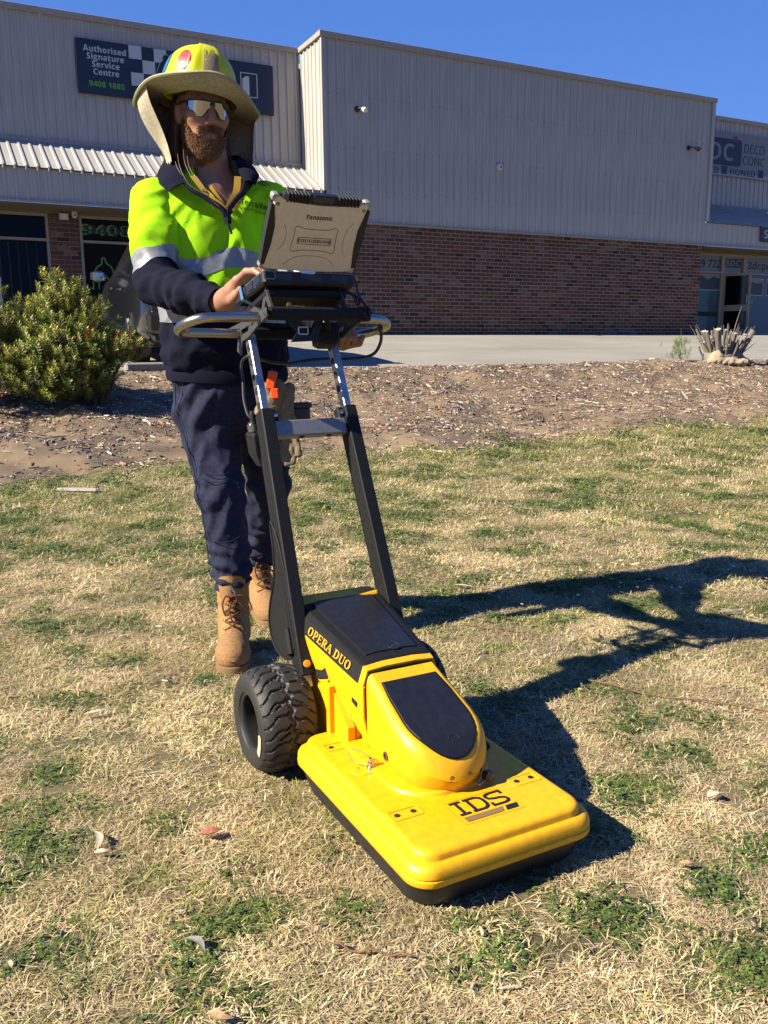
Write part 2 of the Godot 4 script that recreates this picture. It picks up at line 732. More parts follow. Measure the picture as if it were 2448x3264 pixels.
func make_ground() -> void:
	var m := StandardMaterial3D.new()
	m.resource_name = "soil"
	m.vertex_color_use_as_albedo = true
	m.albedo_color = Color(ALB, ALB, ALB).linear_to_srgb()
	m.roughness = 0.95
	m.uv1_triplanar = true
	m.uv1_world_triplanar = true
	m.uv1_scale = Vector3.ONE * 2.3
	m.albedo_texture = noise_tex("soilspeck", 0.09, 0.5, 1.0, 4, 1024, 5)
	m.cull_mode = BaseMaterial3D.CULL_DISABLED
	var ss := spans([-300, 60, -60, 10, -20, 1.5, -11, 0.25, -8, 0.06, 4.5, 0.25, 8, 2, 20, 10, 60, 60, 300])
	var ts := spans([-300, 60, -60, 20, -20, 4, 0, 1.5, 6, 0.3, 7.2, 0.1, 10.2, 0.06, 16.8, 0.2, 19, 1, 24, 12, 60, 60, 300])
	var lie := func(s: float, t: float) -> Vector3:
		var p := xz(s, t)
		p.y = (land(p.x, p.z) if absf(s) < 40.0 and t < 40.0 else slope(t)) - (0.06 if t < 7.25 else 0.0)
		return p
	var tone := func(p: Vector3) -> Color:
		var g := green(p.x, p.z)
		var f := grassy(p.x, p.z)
		var c := Color(0.33, 0.25, 0.13).lerp(Color(0.2, 0.2, 0.06), f * 0.6)
		c = c.lerp(Color(0.05, 0.065, 0.018), g * 0.8)
		return c
	var ground := sheet(ss, ts, lie, tone)
	kind(put(ground, "ground", m), "structure")

	# sandy mulch bed, laid over the ground between the lawn and the car park
	var mm := m.duplicate()
	mm.resource_name = "mulch_soil"
	mm.uv1_scale = Vector3.ONE * 3.1
	var us := spans([-40, 4, -14, 0.5, -9, 0.07, 5.5, 0.5, 14, 6, 40])
	var vs := spans([0, 0.014, 1])
	var bed_lie := func(s: float, v: float) -> Vector3:
		var t := lerpf(7.22, border(s), v)
		var p := xz(s, t)
		p.y = land(p.x, p.z) + 0.012 * smoothstep(1.0, 0.93, v) + 0.002
		return p
	var bed_tone := func(p: Vector3) -> Color:
		var n := patches.get_noise_2d(p.x * 60.0, p.z * 60.0) + 0.6 * patches.get_noise_2d(p.x * 170.0, p.z * 170.0)
		return Color(0.46, 0.33, 0.19).lerp(Color(0.21, 0.15, 0.10), clampf(0.6 + 1.3 * n, 0.0, 1.0))
	var bed := sheet(us, vs, bed_lie, bed_tone)
	kind(put(bed, "mulch_bed", mm), "structure")

	# concrete-grey car park, climbing to the building
	var pm := StandardMaterial3D.new()
	pm.resource_name = "car_park_seal"
	pm.vertex_color_use_as_albedo = true
	pm.albedo_color = Color(ALB, ALB, ALB).linear_to_srgb()
	pm.roughness = 0.9
	pm.uv1_triplanar = true
	pm.uv1_world_triplanar = true
	pm.uv1_scale = Vector3.ONE * 1.3
	pm.albedo_texture = noise_tex("grit", 0.22, 0.72, 1.0, 3, 1024, 9)
	pm.normal_enabled = true
	pm.normal_texture = bump_tex("bump", 0.06, 6.0)
	pm.normal_scale = 0.35
	pm.cull_mode = BaseMaterial3D.CULL_DISABLED
	var park_lie := func(s: float, t: float) -> Vector3:
		var p := xz(s, t)
		p.y = slope(t) + 0.004
		return p
	var park_tone := func(p: Vector3) -> Color:
		var n := patches.get_noise_2d(p.x * 14.0, p.z * 14.0)
		var q := st(p.x, p.z)
		var w := smoothstep(0.25, 0.0, absf(q.y - 4.4 - 0.3 * lumps.get_noise_1d(q.x * 9.0))) * 0.12
		return Color(0.43, 0.41, 0.345) * (1.0 + 0.2 * n + 0.12 * patches.get_noise_2d(p.x * 70.0, p.z * 70.0) - w * 1.4)
	var park := sheet(spans([-60, 10, -20, 0.5, 16, 10, 60]), spans([-6, 3, 0, 0.15, 7.2]), park_lie, park_tone)
	kind(put(park, "car_park", pm), "structure")
	var e := MB.new()
	var prev := Vector3.ZERO
	for i in 121:
		var p := xz(-60.0 + i, 7.2)
		p.y = slope(7.2) + 0.004
		if i > 0:
			e.quad(prev + Vector3.DOWN * 0.12, p + Vector3.DOWN * 0.12, p, prev)
		prev = p
	kind(build(e, "car_park_edge", mat("kerb", Color(0.3, 0.28, 0.24), 0.9, 0, 0.3, 3.0)), "structure")
	# thin white scuffs on the seal
	var k := MB.new()
	for l in [[-1.2, 5.0, 0.3, 4.5], [1.6, 4.1, 2.9, 3.4], [4.6, 3.6, 5.9, 3.0], [-2.6, 3.2, -1.7, 2.9], [1.9, 6.9, 3.6, 6.4]]:
		var a := xz(l[0], l[1])
		var b := xz(l[2], l[3])
		a.y = slope(l[1]) + 0.009
		b.y = slope(l[3]) + 0.009
		var w := (b - a).normalized().cross(Vector3.UP) * 0.017
		k.quad(a + w * 1.0, a - w, b - w * 0.4, b + w * 0.4)
	kind(build(k, "car_park_marks", mat("chalk", Color(0.62, 0.61, 0.57), 0.9)), "structure")

# ---------------------------------------------------------------- small growth and litter
func many(called: String, meshes: Array, material: Material, label: String, category: String, spots: Array, parent: Node = self) -> void:
	# spots: [mesh number, transform, colour]
	for n in meshes.size():
		var mine := spots.filter(func(q): return q[0] == n)
		if mine.is_empty():
			continue
		var mm := MultiMesh.new()
		mm.transform_format = MultiMesh.TRANSFORM_3D
		mm.use_colors = true
		mm.mesh = meshes[n]
		mm.instance_count = mine.size()
		for i in mine.size():
			mm.set_instance_transform(i, mine[i][1])
			mm.set_instance_color(i, mine[i][2])
		var o := MultiMeshInstance3D.new()
		o.name = numbered(called, parent)
		o.multimesh = mm
		o.material_override = material
		kind(o, "stuff")
		if parent == self:
			tag(o, label, category)
		parent.add_child(o, true)

func straw_clump(blades: int, reach: float, width: float, lift: float, dark: Color, pale: Color) -> ArrayMesh:
	var b := MB.new()
	b.colored = true
	for i in blades:
		var a := rnd(0, TAU)
		var r := sqrt(rng.randf()) * reach
		var p := Vector3(cos(a) * r, rnd(0.0, 0.004), sin(a) * r)
		var h := rnd(0, TAU)
		var dir := Vector3(cos(h), 0, sin(h))
		var side := Vector3(-sin(h), 0, cos(h)) * width * rnd(0.5, 1.2)
		var l := rnd(0.2, 0.8) * reach
		var rise := rng.randf() * rng.randf() * lift
		var bend := rnd(-0.4, 0.4) * l
		var m := p + dir * l * 0.5 + Vector3(0, rise, 0) + side.normalized() * bend * 0.4
		var e := p + dir * l + Vector3(0, rise * rnd(0.2, 1.5), 0) + side.normalized() * bend
		var c := dark.lerp(pale, rng.randf())
		b.col = c
		b.quad(p - side * 0.5, p + side * 0.5, m + side * 0.5, m - side * 0.5)
		b.tri(m - side * 0.5, m + side * 0.5, e)
	return b.to_mesh(0)

func clover_clump(leaves: int, reach: float, size: float, dark: Color, pale: Color) -> ArrayMesh:
	var b := MB.new()
	b.colored = true
	for i in leaves:
		var a := rnd(0, TAU)
		var r := sqrt(rng.randf()) * reach
		var p := Vector3(cos(a) * r, rnd(0.003, 0.019) * (1.15 - r / reach), sin(a) * r)
		b.col = dark.lerp(pale, rng.randf())
		var h := rnd(0, TAU)
		for q in 3:
			var g := h + q * TAU / 3
			var d := Vector3(cos(g), rnd(-0.3, 0.35), sin(g)) * size * rnd(0.7, 1.2)
			var w := Vector3(-sin(g), rnd(-0.25, 0.25), cos(g)) * size * 0.42
			b.quad(p, p + d * 0.6 + w, p + d, p + d * 0.6 - w)
	return b.to_mesh(0)

func spot(x: float, z: float, size: float, tilt := 0.0) -> Transform3D:
	var n := Vector3(land(x - 0.06, z) - land(x + 0.06, z), 0.12, land(x, z - 0.06) - land(x, z + 0.06)).normalized()
	var h := rnd(0, TAU)
	var bx := Vector3(cos(h), 0, sin(h))
	bx = (bx - n * bx.dot(n)).normalized()
	var bs := Basis(bx, n, bx.cross(n)) * Basis(Vector3.RIGHT, tilt)
	return Transform3D(bs.scaled_local(Vector3.ONE * size), Vector3(x, land(x, z), z))

func make_lawn() -> void:
	var leaf := StandardMaterial3D.new()
	leaf.resource_name = "grass_blade"
	leaf.vertex_color_use_as_albedo = true
	leaf.albedo_color = Color(ALB, ALB, ALB).linear_to_srgb()
	leaf.roughness = 0.75
	leaf.cull_mode = BaseMaterial3D.CULL_DISABLED
	leaf.backlight_enabled = true
	leaf.backlight = Color(0.12, 0.12, 0.05)
	var straws := []
	for i in 4:
		straws.append(straw_clump(64, 0.06, 0.0017, 0.014, Color(0.36, 0.26, 0.115), Color(0.95, 0.79, 0.46)))
	for i in 2:
		straws.append(straw_clump(46, 0.058, 0.0018, 0.020, Color(0.12, 0.15, 0.03), Color(0.36, 0.37, 0.095)))
	var clovers := []
	for i in 3:
		clovers.append(clover_clump(52, 0.062, 0.0078, Color(0.03, 0.072, 0.010), Color(0.15, 0.22, 0.035)))
	var a := []
	var c := []
	# the lawn in bands away from the path, denser where the stalks can be told apart
	for band in [[0.75, 2.2, 800, 0.85], [2.2, 3.6, 620, 1.0], [3.6, 5.2, 420, 1.25], [5.2, 7.0, 300, 1.55], [7.0, 12.0, 170, 2.1]]:
		var z0: float = band[0]
		var z1: float = band[1]
		var wide := 0.5 * z1 + 1.0
		var n := int((z1 - z0) * wide * 2.0 * band[2])
		for i in n:
			var z := -rnd(z0, z1)
			var x := rnd(-wide, wide)
			var q := st(x, z)
			var d := q.y - border(q.x)
			if d < -0.15 or (d < 0.35 and rng.randf() > 0.25 + d * 2.0):
				continue
			var bare := 1.0 - smoothstep(0.10, 0.24, Vector2((x + 0.53) * 0.75, z + 1.92).length() + 0.08 * patches.get_noise_2d(x * 400.0, z * 400.0))
			if rng.randf() < bare * 0.72:
				continue
			var g := green(x, z)
			var f := grassy(x, z)
			var size: float = band[3] * rnd(0.75, 1.3)
			if rng.randf() < g * 1.25 - 0.12:
				if rng.randf() < 0.7:
					c.append([rng.randi() % 3, spot(x, z, size * rnd(0.8, 1.15)), Color.WHITE * rnd(0.65, 1.25)])
				else:
					a.append([4 + rng.randi() % 2, spot(x, z, size), Color.WHITE * rnd(0.6, 1.0)])
			elif rng.randf() < f * 0.58:
				a.append([4 + rng.randi() % 2, spot(x, z, size), Color.WHITE * rnd(0.7, 1.2)])
			else:
				var w := rnd(0.65, 1.25) * (0.93 + 0.55 * patches.get_noise_2d(x * 90.0 + 7.0, z * 80.0))
				a.append([rng.randi() % 4, spot(x, z, size), Color(w, w * rnd(0.94, 1.03), w * rnd(0.82, 1.1))])
	many("dry_grass", straws, leaf, "short dry straw coloured lawn grass with green blades between", "grass", a)
	many("clover", clovers, leaf, "low dark green clover growing in patches through the dry lawn", "clover", c)
	# white daisies in the patch behind the machine's shadow
	var pet := MB.new()
	pet.colored = true
	for k in 9:
		var q := TAU * k / 9
		var d := Vector3(cos(q), 0.1, sin(q)) * 0.011
		var w := Vector3(-sin(q), 0, cos(q)) * 0.0035
		pet.col = Color(0.85, 0.83, 0.6)
		pet.quad(Vector3(0, 0, 0), d * 0.7 + w, d, d * 0.7 - w)
	pet.col = Color(0.8, 0.55, 0.03)
	pet.lathe(vec2s([0.004, 0.0, 0.003, 0.003]), 6)
	var fl := []
	for i in 120:
		var r := rng.randfn(0, 0.28)
		var p := Vector2(1.05 + r * 1.3, -3.75 + rng.randfn(0, 0.2))
		if i > 90:
			p = Vector2(rnd(-1.5, 2.5), rnd(-5.8, -3.2))
		var x := spot(p.x, p.y, rnd(0.5, 0.85), rnd(-0.4, 0.4))
		x.origin.y += rnd(0.02, 0.035)
		fl.append([0, x, Color.WHITE])
	many("daisies", [pet.to_mesh(0)], leaf, "tiny white daisies scattered in the clover behind the machine", "daisies", fl)

func make_mulch() -> void:
	var wood := StandardMaterial3D.new()
	wood.resource_name = "wood_chip"
	wood.vertex_color_use_as_albedo = true
	wood.albedo_color = Color(ALB, ALB, ALB).linear_to_srgb()
	wood.roughness = 0.85
	wood.cull_mode = BaseMaterial3D.CULL_DISABLED
	var chips := []
	for i in 6:
		var b := MB.new()
		b.colored = true
		b.col = Color.WHITE
		var l: float = [0.05, 0.035, 0.022, 0.075, 0.03, 0.19][i]
		var w: float = [0.012, 0.014, 0.014, 0.007, 0.009, 0.005][i]
		b.loft([level(vec2s([l * 0.5, w * 0.1, l * 0.3, w * 0.5, -l * 0.4, w * 0.42, -l * 0.52, -w * 0.1, -l * 0.2, -w * 0.5, l * 0.4, -w * 0.4]), 0.0), level(vec2s([l * 0.48, w * 0.1, l * 0.28, w * 0.4, -l * 0.38, w * 0.34, -l * 0.5, -w * 0.1, -l * 0.2, -w * 0.42, l * 0.36, -w * 0.35]), 0.006)])
		chips.append(b.to_mesh(20))
	var c := []
	for i in 105000:
		var s := rnd(-9.5, 5.2)
		var t := 7.25 + 3.9 * rng.randf()
		var edge := t - border(s)
		if edge > 0.25 or (edge > -0.5 and rng.randf() > 0.3 - edge):
			continue
		var p := xz(s, t)
		var n := patches.get_noise_2d(p.x * 60.0, p.z * 60.0)
		if rng.randf() > 0.9 + 1.0 * n - 0.5 * smoothstep(-3.2, -5.6, s) * smoothstep(8.6, 10.0, t):
			continue
		var x := spot(p.x, p.z, rnd(0.4, 1.15) * (1.8 if rng.randf() < 0.05 else 1.0), rng.randfn(0, 0.45))
		x.origin.y += rnd(0.002, 0.02)
		var k := rng.randf()
		var col := Color(0.15, 0.10, 0.07)
		if k > 0.92:
			col = Color(0.68, 0.58, 0.46)
		elif k > 0.80:
			col = Color(0.42, 0.33, 0.24)
		elif k > 0.56:
			col = Color(0.30, 0.18, 0.10)
		elif k > 0.30:
			col = Color(0.19, 0.165, 0.14)
		col *= rnd(0.7, 1.55)
		c.append([5 if rng.randf() < 0.012 else rng.randi() % 5, x, col])
	many("wood_chips", chips, wood, "brown and grey wood chip mulch covering the sloping bed", "mulch", c)
	# fallen scraps on the lawn
	var d := []
	for i in 420:
		var z := -rnd(1.0, 6.4)
		var x := rnd(-0.5, 0.5) * (-z) + rnd(-0.4, 0.4)
		var q := spot(x, z, rnd(0.16, 0.45) * (1.0 - z * 0.12), rng.randfn(0, 0.2))
		q.origin.y += 0.012
		d.append([rng.randi() % 5, q, (Color(0.42, 0.27, 0.15) if rng.randf() < 0.5 else Color(0.55, 0.45, 0.33)) * rnd(0.5, 1.2)])
	for i in 260:
		var cx := -0.53 + rng.randfn(0, 0.14)
		var cz := -1.92 + rng.randfn(0, 0.10)
		var q := spot(cx, cz, rnd(0.12, 0.4), rng.randfn(0, 0.5))
		q.origin.y += 0.002
		d.append([2, q, Color(0.30, 0.215, 0.13) * rnd(0.6, 1.3)])
	many("leaf_litter", chips, wood, "small scraps of bark and leaf scattered over the lawn", "litter", d)

func leaf_mesh(l: float, w: float, curl: float) -> ArrayMesh:
	var b := MB.new()
	var n := 8
	var up := []
	var dn := []
	for i in n + 1:
		var u := float(i) / n
		var ww := w * sin(PI * pow(u, 0.8)) * 0.5 + 0.0006
		var y := 0.006 + curl * sin(PI * u) + curl * 0.5 * u * u
		var x := (u - 0.5) * l
		var zz := curl * 2.0 * sin(u * 3.0)
		up.append([Vector3(x, y + ww * 0.35, zz - ww), Vector3(x, y, zz), Vector3(x, y + ww * 0.35, zz + ww)])
	for i in n:
		for k in 2:
			var a: Vector3 = up[i][k]
			var bb: Vector3 = up[i][k + 1]
			var cc: Vector3 = up[i + 1][k + 1]
			var dd: Vector3 = up[i + 1][k]
			b.quad(a, bb, cc, dd)
			var o := Vector3(0, -0.0012, 0)
			b.quad(dd + o, cc + o, bb + o, a + o)
	return b.to_mesh(50)

func make_litter() -> void:
	var dry := mat("dry_leaf", Color(0.5, 0.33, 0.17), 0.7, 0, 0.35, 14.0)
	var pale := mat("pale_leaf", Color(0.66, 0.55, 0.38), 0.7, 0, 0.3, 14.0)
	var grey := mat("grey_leaf", Color(0.36, 0.33, 0.28), 0.7, 0, 0.3, 14.0)
	var red := mat("red_leaf", Color(0.4, 0.16, 0.09), 0.7, 0, 0.3, 14.0)
	for l in [
		[-0.83, -2.32, 0.11, 0.022, 0.5, pale, "long pale curled gum leaf on the grass left of the tyre"],
		[-0.62, -1.66, 0.10, 0.020, 2.0, pale, "upright pale tan leaf among green clover at the left edge"],
		[-0.38, -1.69, 0.07, 0.040, 0.3, red, "broad reddish brown leaf on bare soil left of the black tub"],
		[-0.59, -1.62, 0.05, 0.02, 0.1, pale, "small pale leaf below the upright tan one at the left"],
		[-0.34, -1.33, 0.075, 0.018, 2.6, grey, "narrow grey leaf on the straw at lower left"],
		[-0.26, -1.17, 0.06, 0.022, -0.3, dry, "short tan leaf near the bottom edge left of centre"],
		[0.60, -1.56, 0.045, 0.018, 0.2, dry, "small brown leaf just past the tip of the machine's shadow"],
		[0.72, -1.31, 0.045, 0.022, 0.2, red, "small red brown leaf near the right edge of the lawn"],
		[1.36, -2.42, 0.06, 0.05, 1.2, mat("dark_leaf", Color(0.1, 0.06, 0.045), 0.7, 0, 0.3, 14.0), "dark crumpled leaf on straw at far right"],
		[0.75, -1.83, 0.05, 0.03, 0.9, pale, "pale curled leaf right of the lid beside clover"],
		[0.35, -3.62, 0.14, 0.02, -0.5, pale, "long straw coloured leaf at the edge of the man's shadow"],
		[0.75, -2.95, 0.11, 0.022, 1.3, dry, "tan leaf lying inside the shadow of the man's arm"],
		[1.35, -3.22, 0.15, 0.025, 0.1, grey, "long grey leaf inside the dark shadow of the head"],
		[-0.62, -4.3, 0.10, 0.02, 0.2, pale, "pale leaf on green grass behind the man's boots"]]:
		var o := put(leaf_mesh(l[2] * 0.72, l[3] * 0.72, 0.005), "fallen_leaf", l[5])
		tag(o, l[6], "leaf", "dry leaves fallen on the lawn")
		o.position = Vector3(l[0], land(l[0], l[1]) + 0.012, l[1])
		o.rotation.y = l[4]
	# a split length of bleached timber on the lawn's edge
	var b := MB.new()
	b.loft([level(vec2s([-0.155, 0.006, -0.12, 0.022, 0.0, 0.026, 0.13, 0.02, 0.16, -0.002, 0.1, -0.02, -0.05, -0.024, -0.13, -0.014]), 0.0), level(vec2s([-0.15, 0.004, -0.12, 0.016, 0.0, 0.02, 0.13, 0.014, 0.15, -0.002, 0.1, -0.014, -0.05, -0.018, -0.13, -0.01]), 0.016)])
	var w := build(b, "timber_scrap", mat("bleached", Color(0.56, 0.51, 0.46), 0.9, 0, 0.35, 30.0, 0.5), self, 20)
	tag(w, "pale grey split timber scrap lying where lawn meets mulch", "wood scrap")
	w.position = Vector3(-2.05, land(-2.05, -5.69) + 0.012, -5.69)
	w.rotation.y = -0.15
	# thin twigs
	for q in [[0.62, -2.55, 1.25, -2.2, "long thin reddish twig on the straw right of the machine"], [1.15, -2.5, 1.75, -2.35, "straight thin twig lying at the right edge past the shadow"], [0.30, -3.12, 0.55, -2.98, "short pale stick beyond the black lid"], [-0.1, -1.34, 0.04, -1.30, "thin brown twig in front of the black tub's corner"], [0.46, -1.14, 0.5, -1.0, "curved bare twig at the bottom edge right of centre"]]:
		var t := MB.new()
		var pts := PackedVector3Array()
		var a := Vector3(q[0], 0, q[1])
		var c := Vector3(q[2], 0, q[3])
		for i in 9:
			var p := a.lerp(c, i / 8.0) + (c - a).cross(Vector3.UP) * sin(i * 0.7) * 0.03
			p.y = land(p.x, p.z) + 0.014 + 0.006 * sin(i * 1.9)
			pts.append(p - a)
		t.tube(pts, 0.0022, 5)
		var o := build(t, "twig", mat("twig", Color(0.26, 0.15, 0.09), 0.8, 0, 0.3, 20.0))
		o.position = a
		tag(o, q[4], "twig", "twigs on the lawn")

# ---------------------------------------------------------------- buildings (s along the front, y up, t out of the front)
func rib_sheet(width: float, length: float, pitch := 0.19, deep := 0.024) -> ArrayMesh:
	# a profiled steel sheet: ribs along y, from y = 0 to length, x = 0 to width, ribs out along +z
	var pts := [Vector2(0, 0)]
	var n := int(round(width / pitch))
	for i in n:
		var x := (i + 0.5) * pitch
		pts.append_array([Vector2(x - 0.03, 0.0), Vector2(x - 0.016, deep), Vector2(x + 0.016, deep), Vector2(x + 0.03, 0.0)])
	pts.append(Vector2(width, 0))
	var b := MB.new()
	for i in pts.size() - 1:
		var p: Vector2 = pts[i]
		var q: Vector2 = pts[i + 1]
		b.quad(Vector3(p.x, 0, p.y), Vector3(q.x, 0, q.y), Vector3(q.x, length, q.y), Vector3(p.x, length, p.y))
		b.quad(Vector3(q.x, 0, q.y - 0.001), Vector3(p.x, 0, p.y - 0.001), Vector3(p.x, length, p.y - 0.001), Vector3(q.x, length, q.y - 0.001))
	return b.to_mesh(10)

func clad(parent: Node, called: String, m: Material, xf: Transform3D, width: float, length: float, backing := true) -> Node3D:
	# a run of sheets, each a mesh of its own
	var holder := MB.new()
	if backing:
		holder.box(Vector3(width / 2, length / 2, -0.03), Vector3(width, length, 0.05))
	else:
		holder.box(Vector3(width / 2, length / 2, -0.004), Vector3(width, length, 0.004))
	var h := build(holder, called, m, parent)
	h.transform = xf
	var cover := 0.76
	var full := rib_sheet(cover - 0.0015, length)
	var n := int(floor(width / cover))
	for i in n:
		put(full, "cladding_sheet", m, h, Transform3D(Basis.IDENTITY, Vector3(i * cover, 0, 0.0015 * (i % 2))))
	var rest := width - n * cover
	if rest > 0.05:
		put(rib_sheet(rest, length, rest / maxf(1.0, round(rest / 0.19))), "cladding_sheet", m, h, Transform3D(Basis.IDENTITY, Vector3(n * cover, 0, 0.0)))
	return h

func part(parent: Node, called: String, m: Material, center: Vector3, size: Vector3, bevel := 0.0) -> MeshInstance3D:
	var b := MB.new()
	b.box(Vector3.ZERO, size, bevel)
	var o := build(b, called, m, parent)
	o.position = center
	return o

func brickwork(wall: Node3D, s0: float, s1: float, y0: float, y1: float, face: float, seen_first: int) -> void:
	# stretcher bond, one mesh per brick for the first seen_first, then the rest joined
	var meshes := []
	for i in 4:
		var b := MB.new()
		b.box(Vector3.ZERO, Vector3(0.223, 0.0665, 0.05), 0.006, Basis(Vector3.FORWARD, (i - 1.5) * 0.004))
		meshes.append(b)
	var half := MB.new()
	half.box(Vector3.ZERO, Vector3(0.103, 0.0665, 0.05), 0.006)
	var kinds := []
	for c in [Color(0.20, 0.090, 0.058), Color(0.155, 0.075, 0.050), Color(0.235, 0.112, 0.072), Color(0.26, 0.175, 0.13), Color(0.072, 0.054, 0.048), Color(0.18, 0.098, 0.068)]:
		kinds.append(mat("brick%d" % kinds.size(), c, 0.9, 0, 0.35, 9.0, 0.8))
	var ready := []
	for b in meshes:
		ready.append(b.to_mesh(20))
	var half_mesh := half.to_mesh(20)
	var rows := int(round((y1 - y0) / 0.0836))
	var list := []
	for r in rows:
		var y := y0 + (r + 0.5) * (y1 - y0) / rows
		var x := s0 + (0.0 if r % 2 == 0 else -0.1195)
		while x < s1 - 0.02:
			var a := maxf(x, s0) + 0.005
			var e := minf(x + 0.229 + 0.005, s1 - 0.001)
			if e - a > 0.06:
				list.append([(a + e) / 2, y, e - a])
			x += 0.239
	list.sort_custom(func(p, q): return p[0] < q[0] if absf(p[0] - q[0]) > 0.3 else p[1] < q[1])
	var rest := []
	for i in 6:
		rest.append(MB.new())
	for i in list.size():
		var q = list[i]
		var g := 0.6 * lumps.get_noise_2d(q[0] * 60.0, q[1] * 90.0) + rnd(-0.6, 0.6)
		var k := 0 if g < -0.25 else (1 if g < 0.0 else (5 if g < 0.22 else (2 if g < 0.47 else 3)))
		if rng.randf() < 0.07:
			k = 4
		var p := Vector3(q[0], q[1], face - 0.025 + rnd(-0.003, 0.003))
		var whole: bool = q[2] > 0.2
		if i < seen_first:
			var xf := Transform3D(Basis.IDENTITY, p)
			if not whole:
				xf = xf.scaled_local(Vector3(q[2] / 0.108, 1, 1))
			put(ready[rng.randi() % 4] if whole else half_mesh, "brick", kinds[k], wall, xf)
		else:
			rest[k].append(meshes[rng.randi() % 4] if whole else half, Transform3D(Basis.from_scale(Vector3(1.0 if whole else q[2] / 0.108, 1, 1)), p))
	for k in 6:
		if rest[k].v.size():
			kind(build(rest[k], "brickwork", kinds[k], wall, 20), "stuff")

func window_frame(parent: Node, m: Material, s0: float, s1: float, y0: float, y1: float, t: float, w := 0.055) -> MeshInstance3D:
	var b := MB.new()
	b.box(Vector3((s0 + s1) / 2, y1 - w / 2, t), Vector3(s1 - s0, w, 0.09), 0.004)
	b.box(Vector3((s0 + s1) / 2, y0 + w / 2, t), Vector3(s1 - s0, w, 0.09), 0.004)
	b.box(Vector3(s0 + w / 2, (y0 + y1) / 2, t), Vector3(w, y1 - y0 - 2 * w, 0.088), 0.004)
	b.box(Vector3(s1 - w / 2, (y0 + y1) / 2, t), Vector3(w, y1 - y0 - 2 * w, 0.088), 0.004)
	return build(b, "frame", m, parent)

func pane(parent: Node, m: Material, s0: float, s1: float, y0: float, y1: float, t: float, called := "pane") -> MeshInstance3D:
	return part(parent, called, m, Vector3((s0 + s1) / 2, (y0 + y1) / 2, t), Vector3(s1 - s0, y1 - y0, 0.006))

func face(s: float, y: float, t: float) -> Transform3D:
	return Transform3D(Basis.IDENTITY, Vector3(s, y, t))

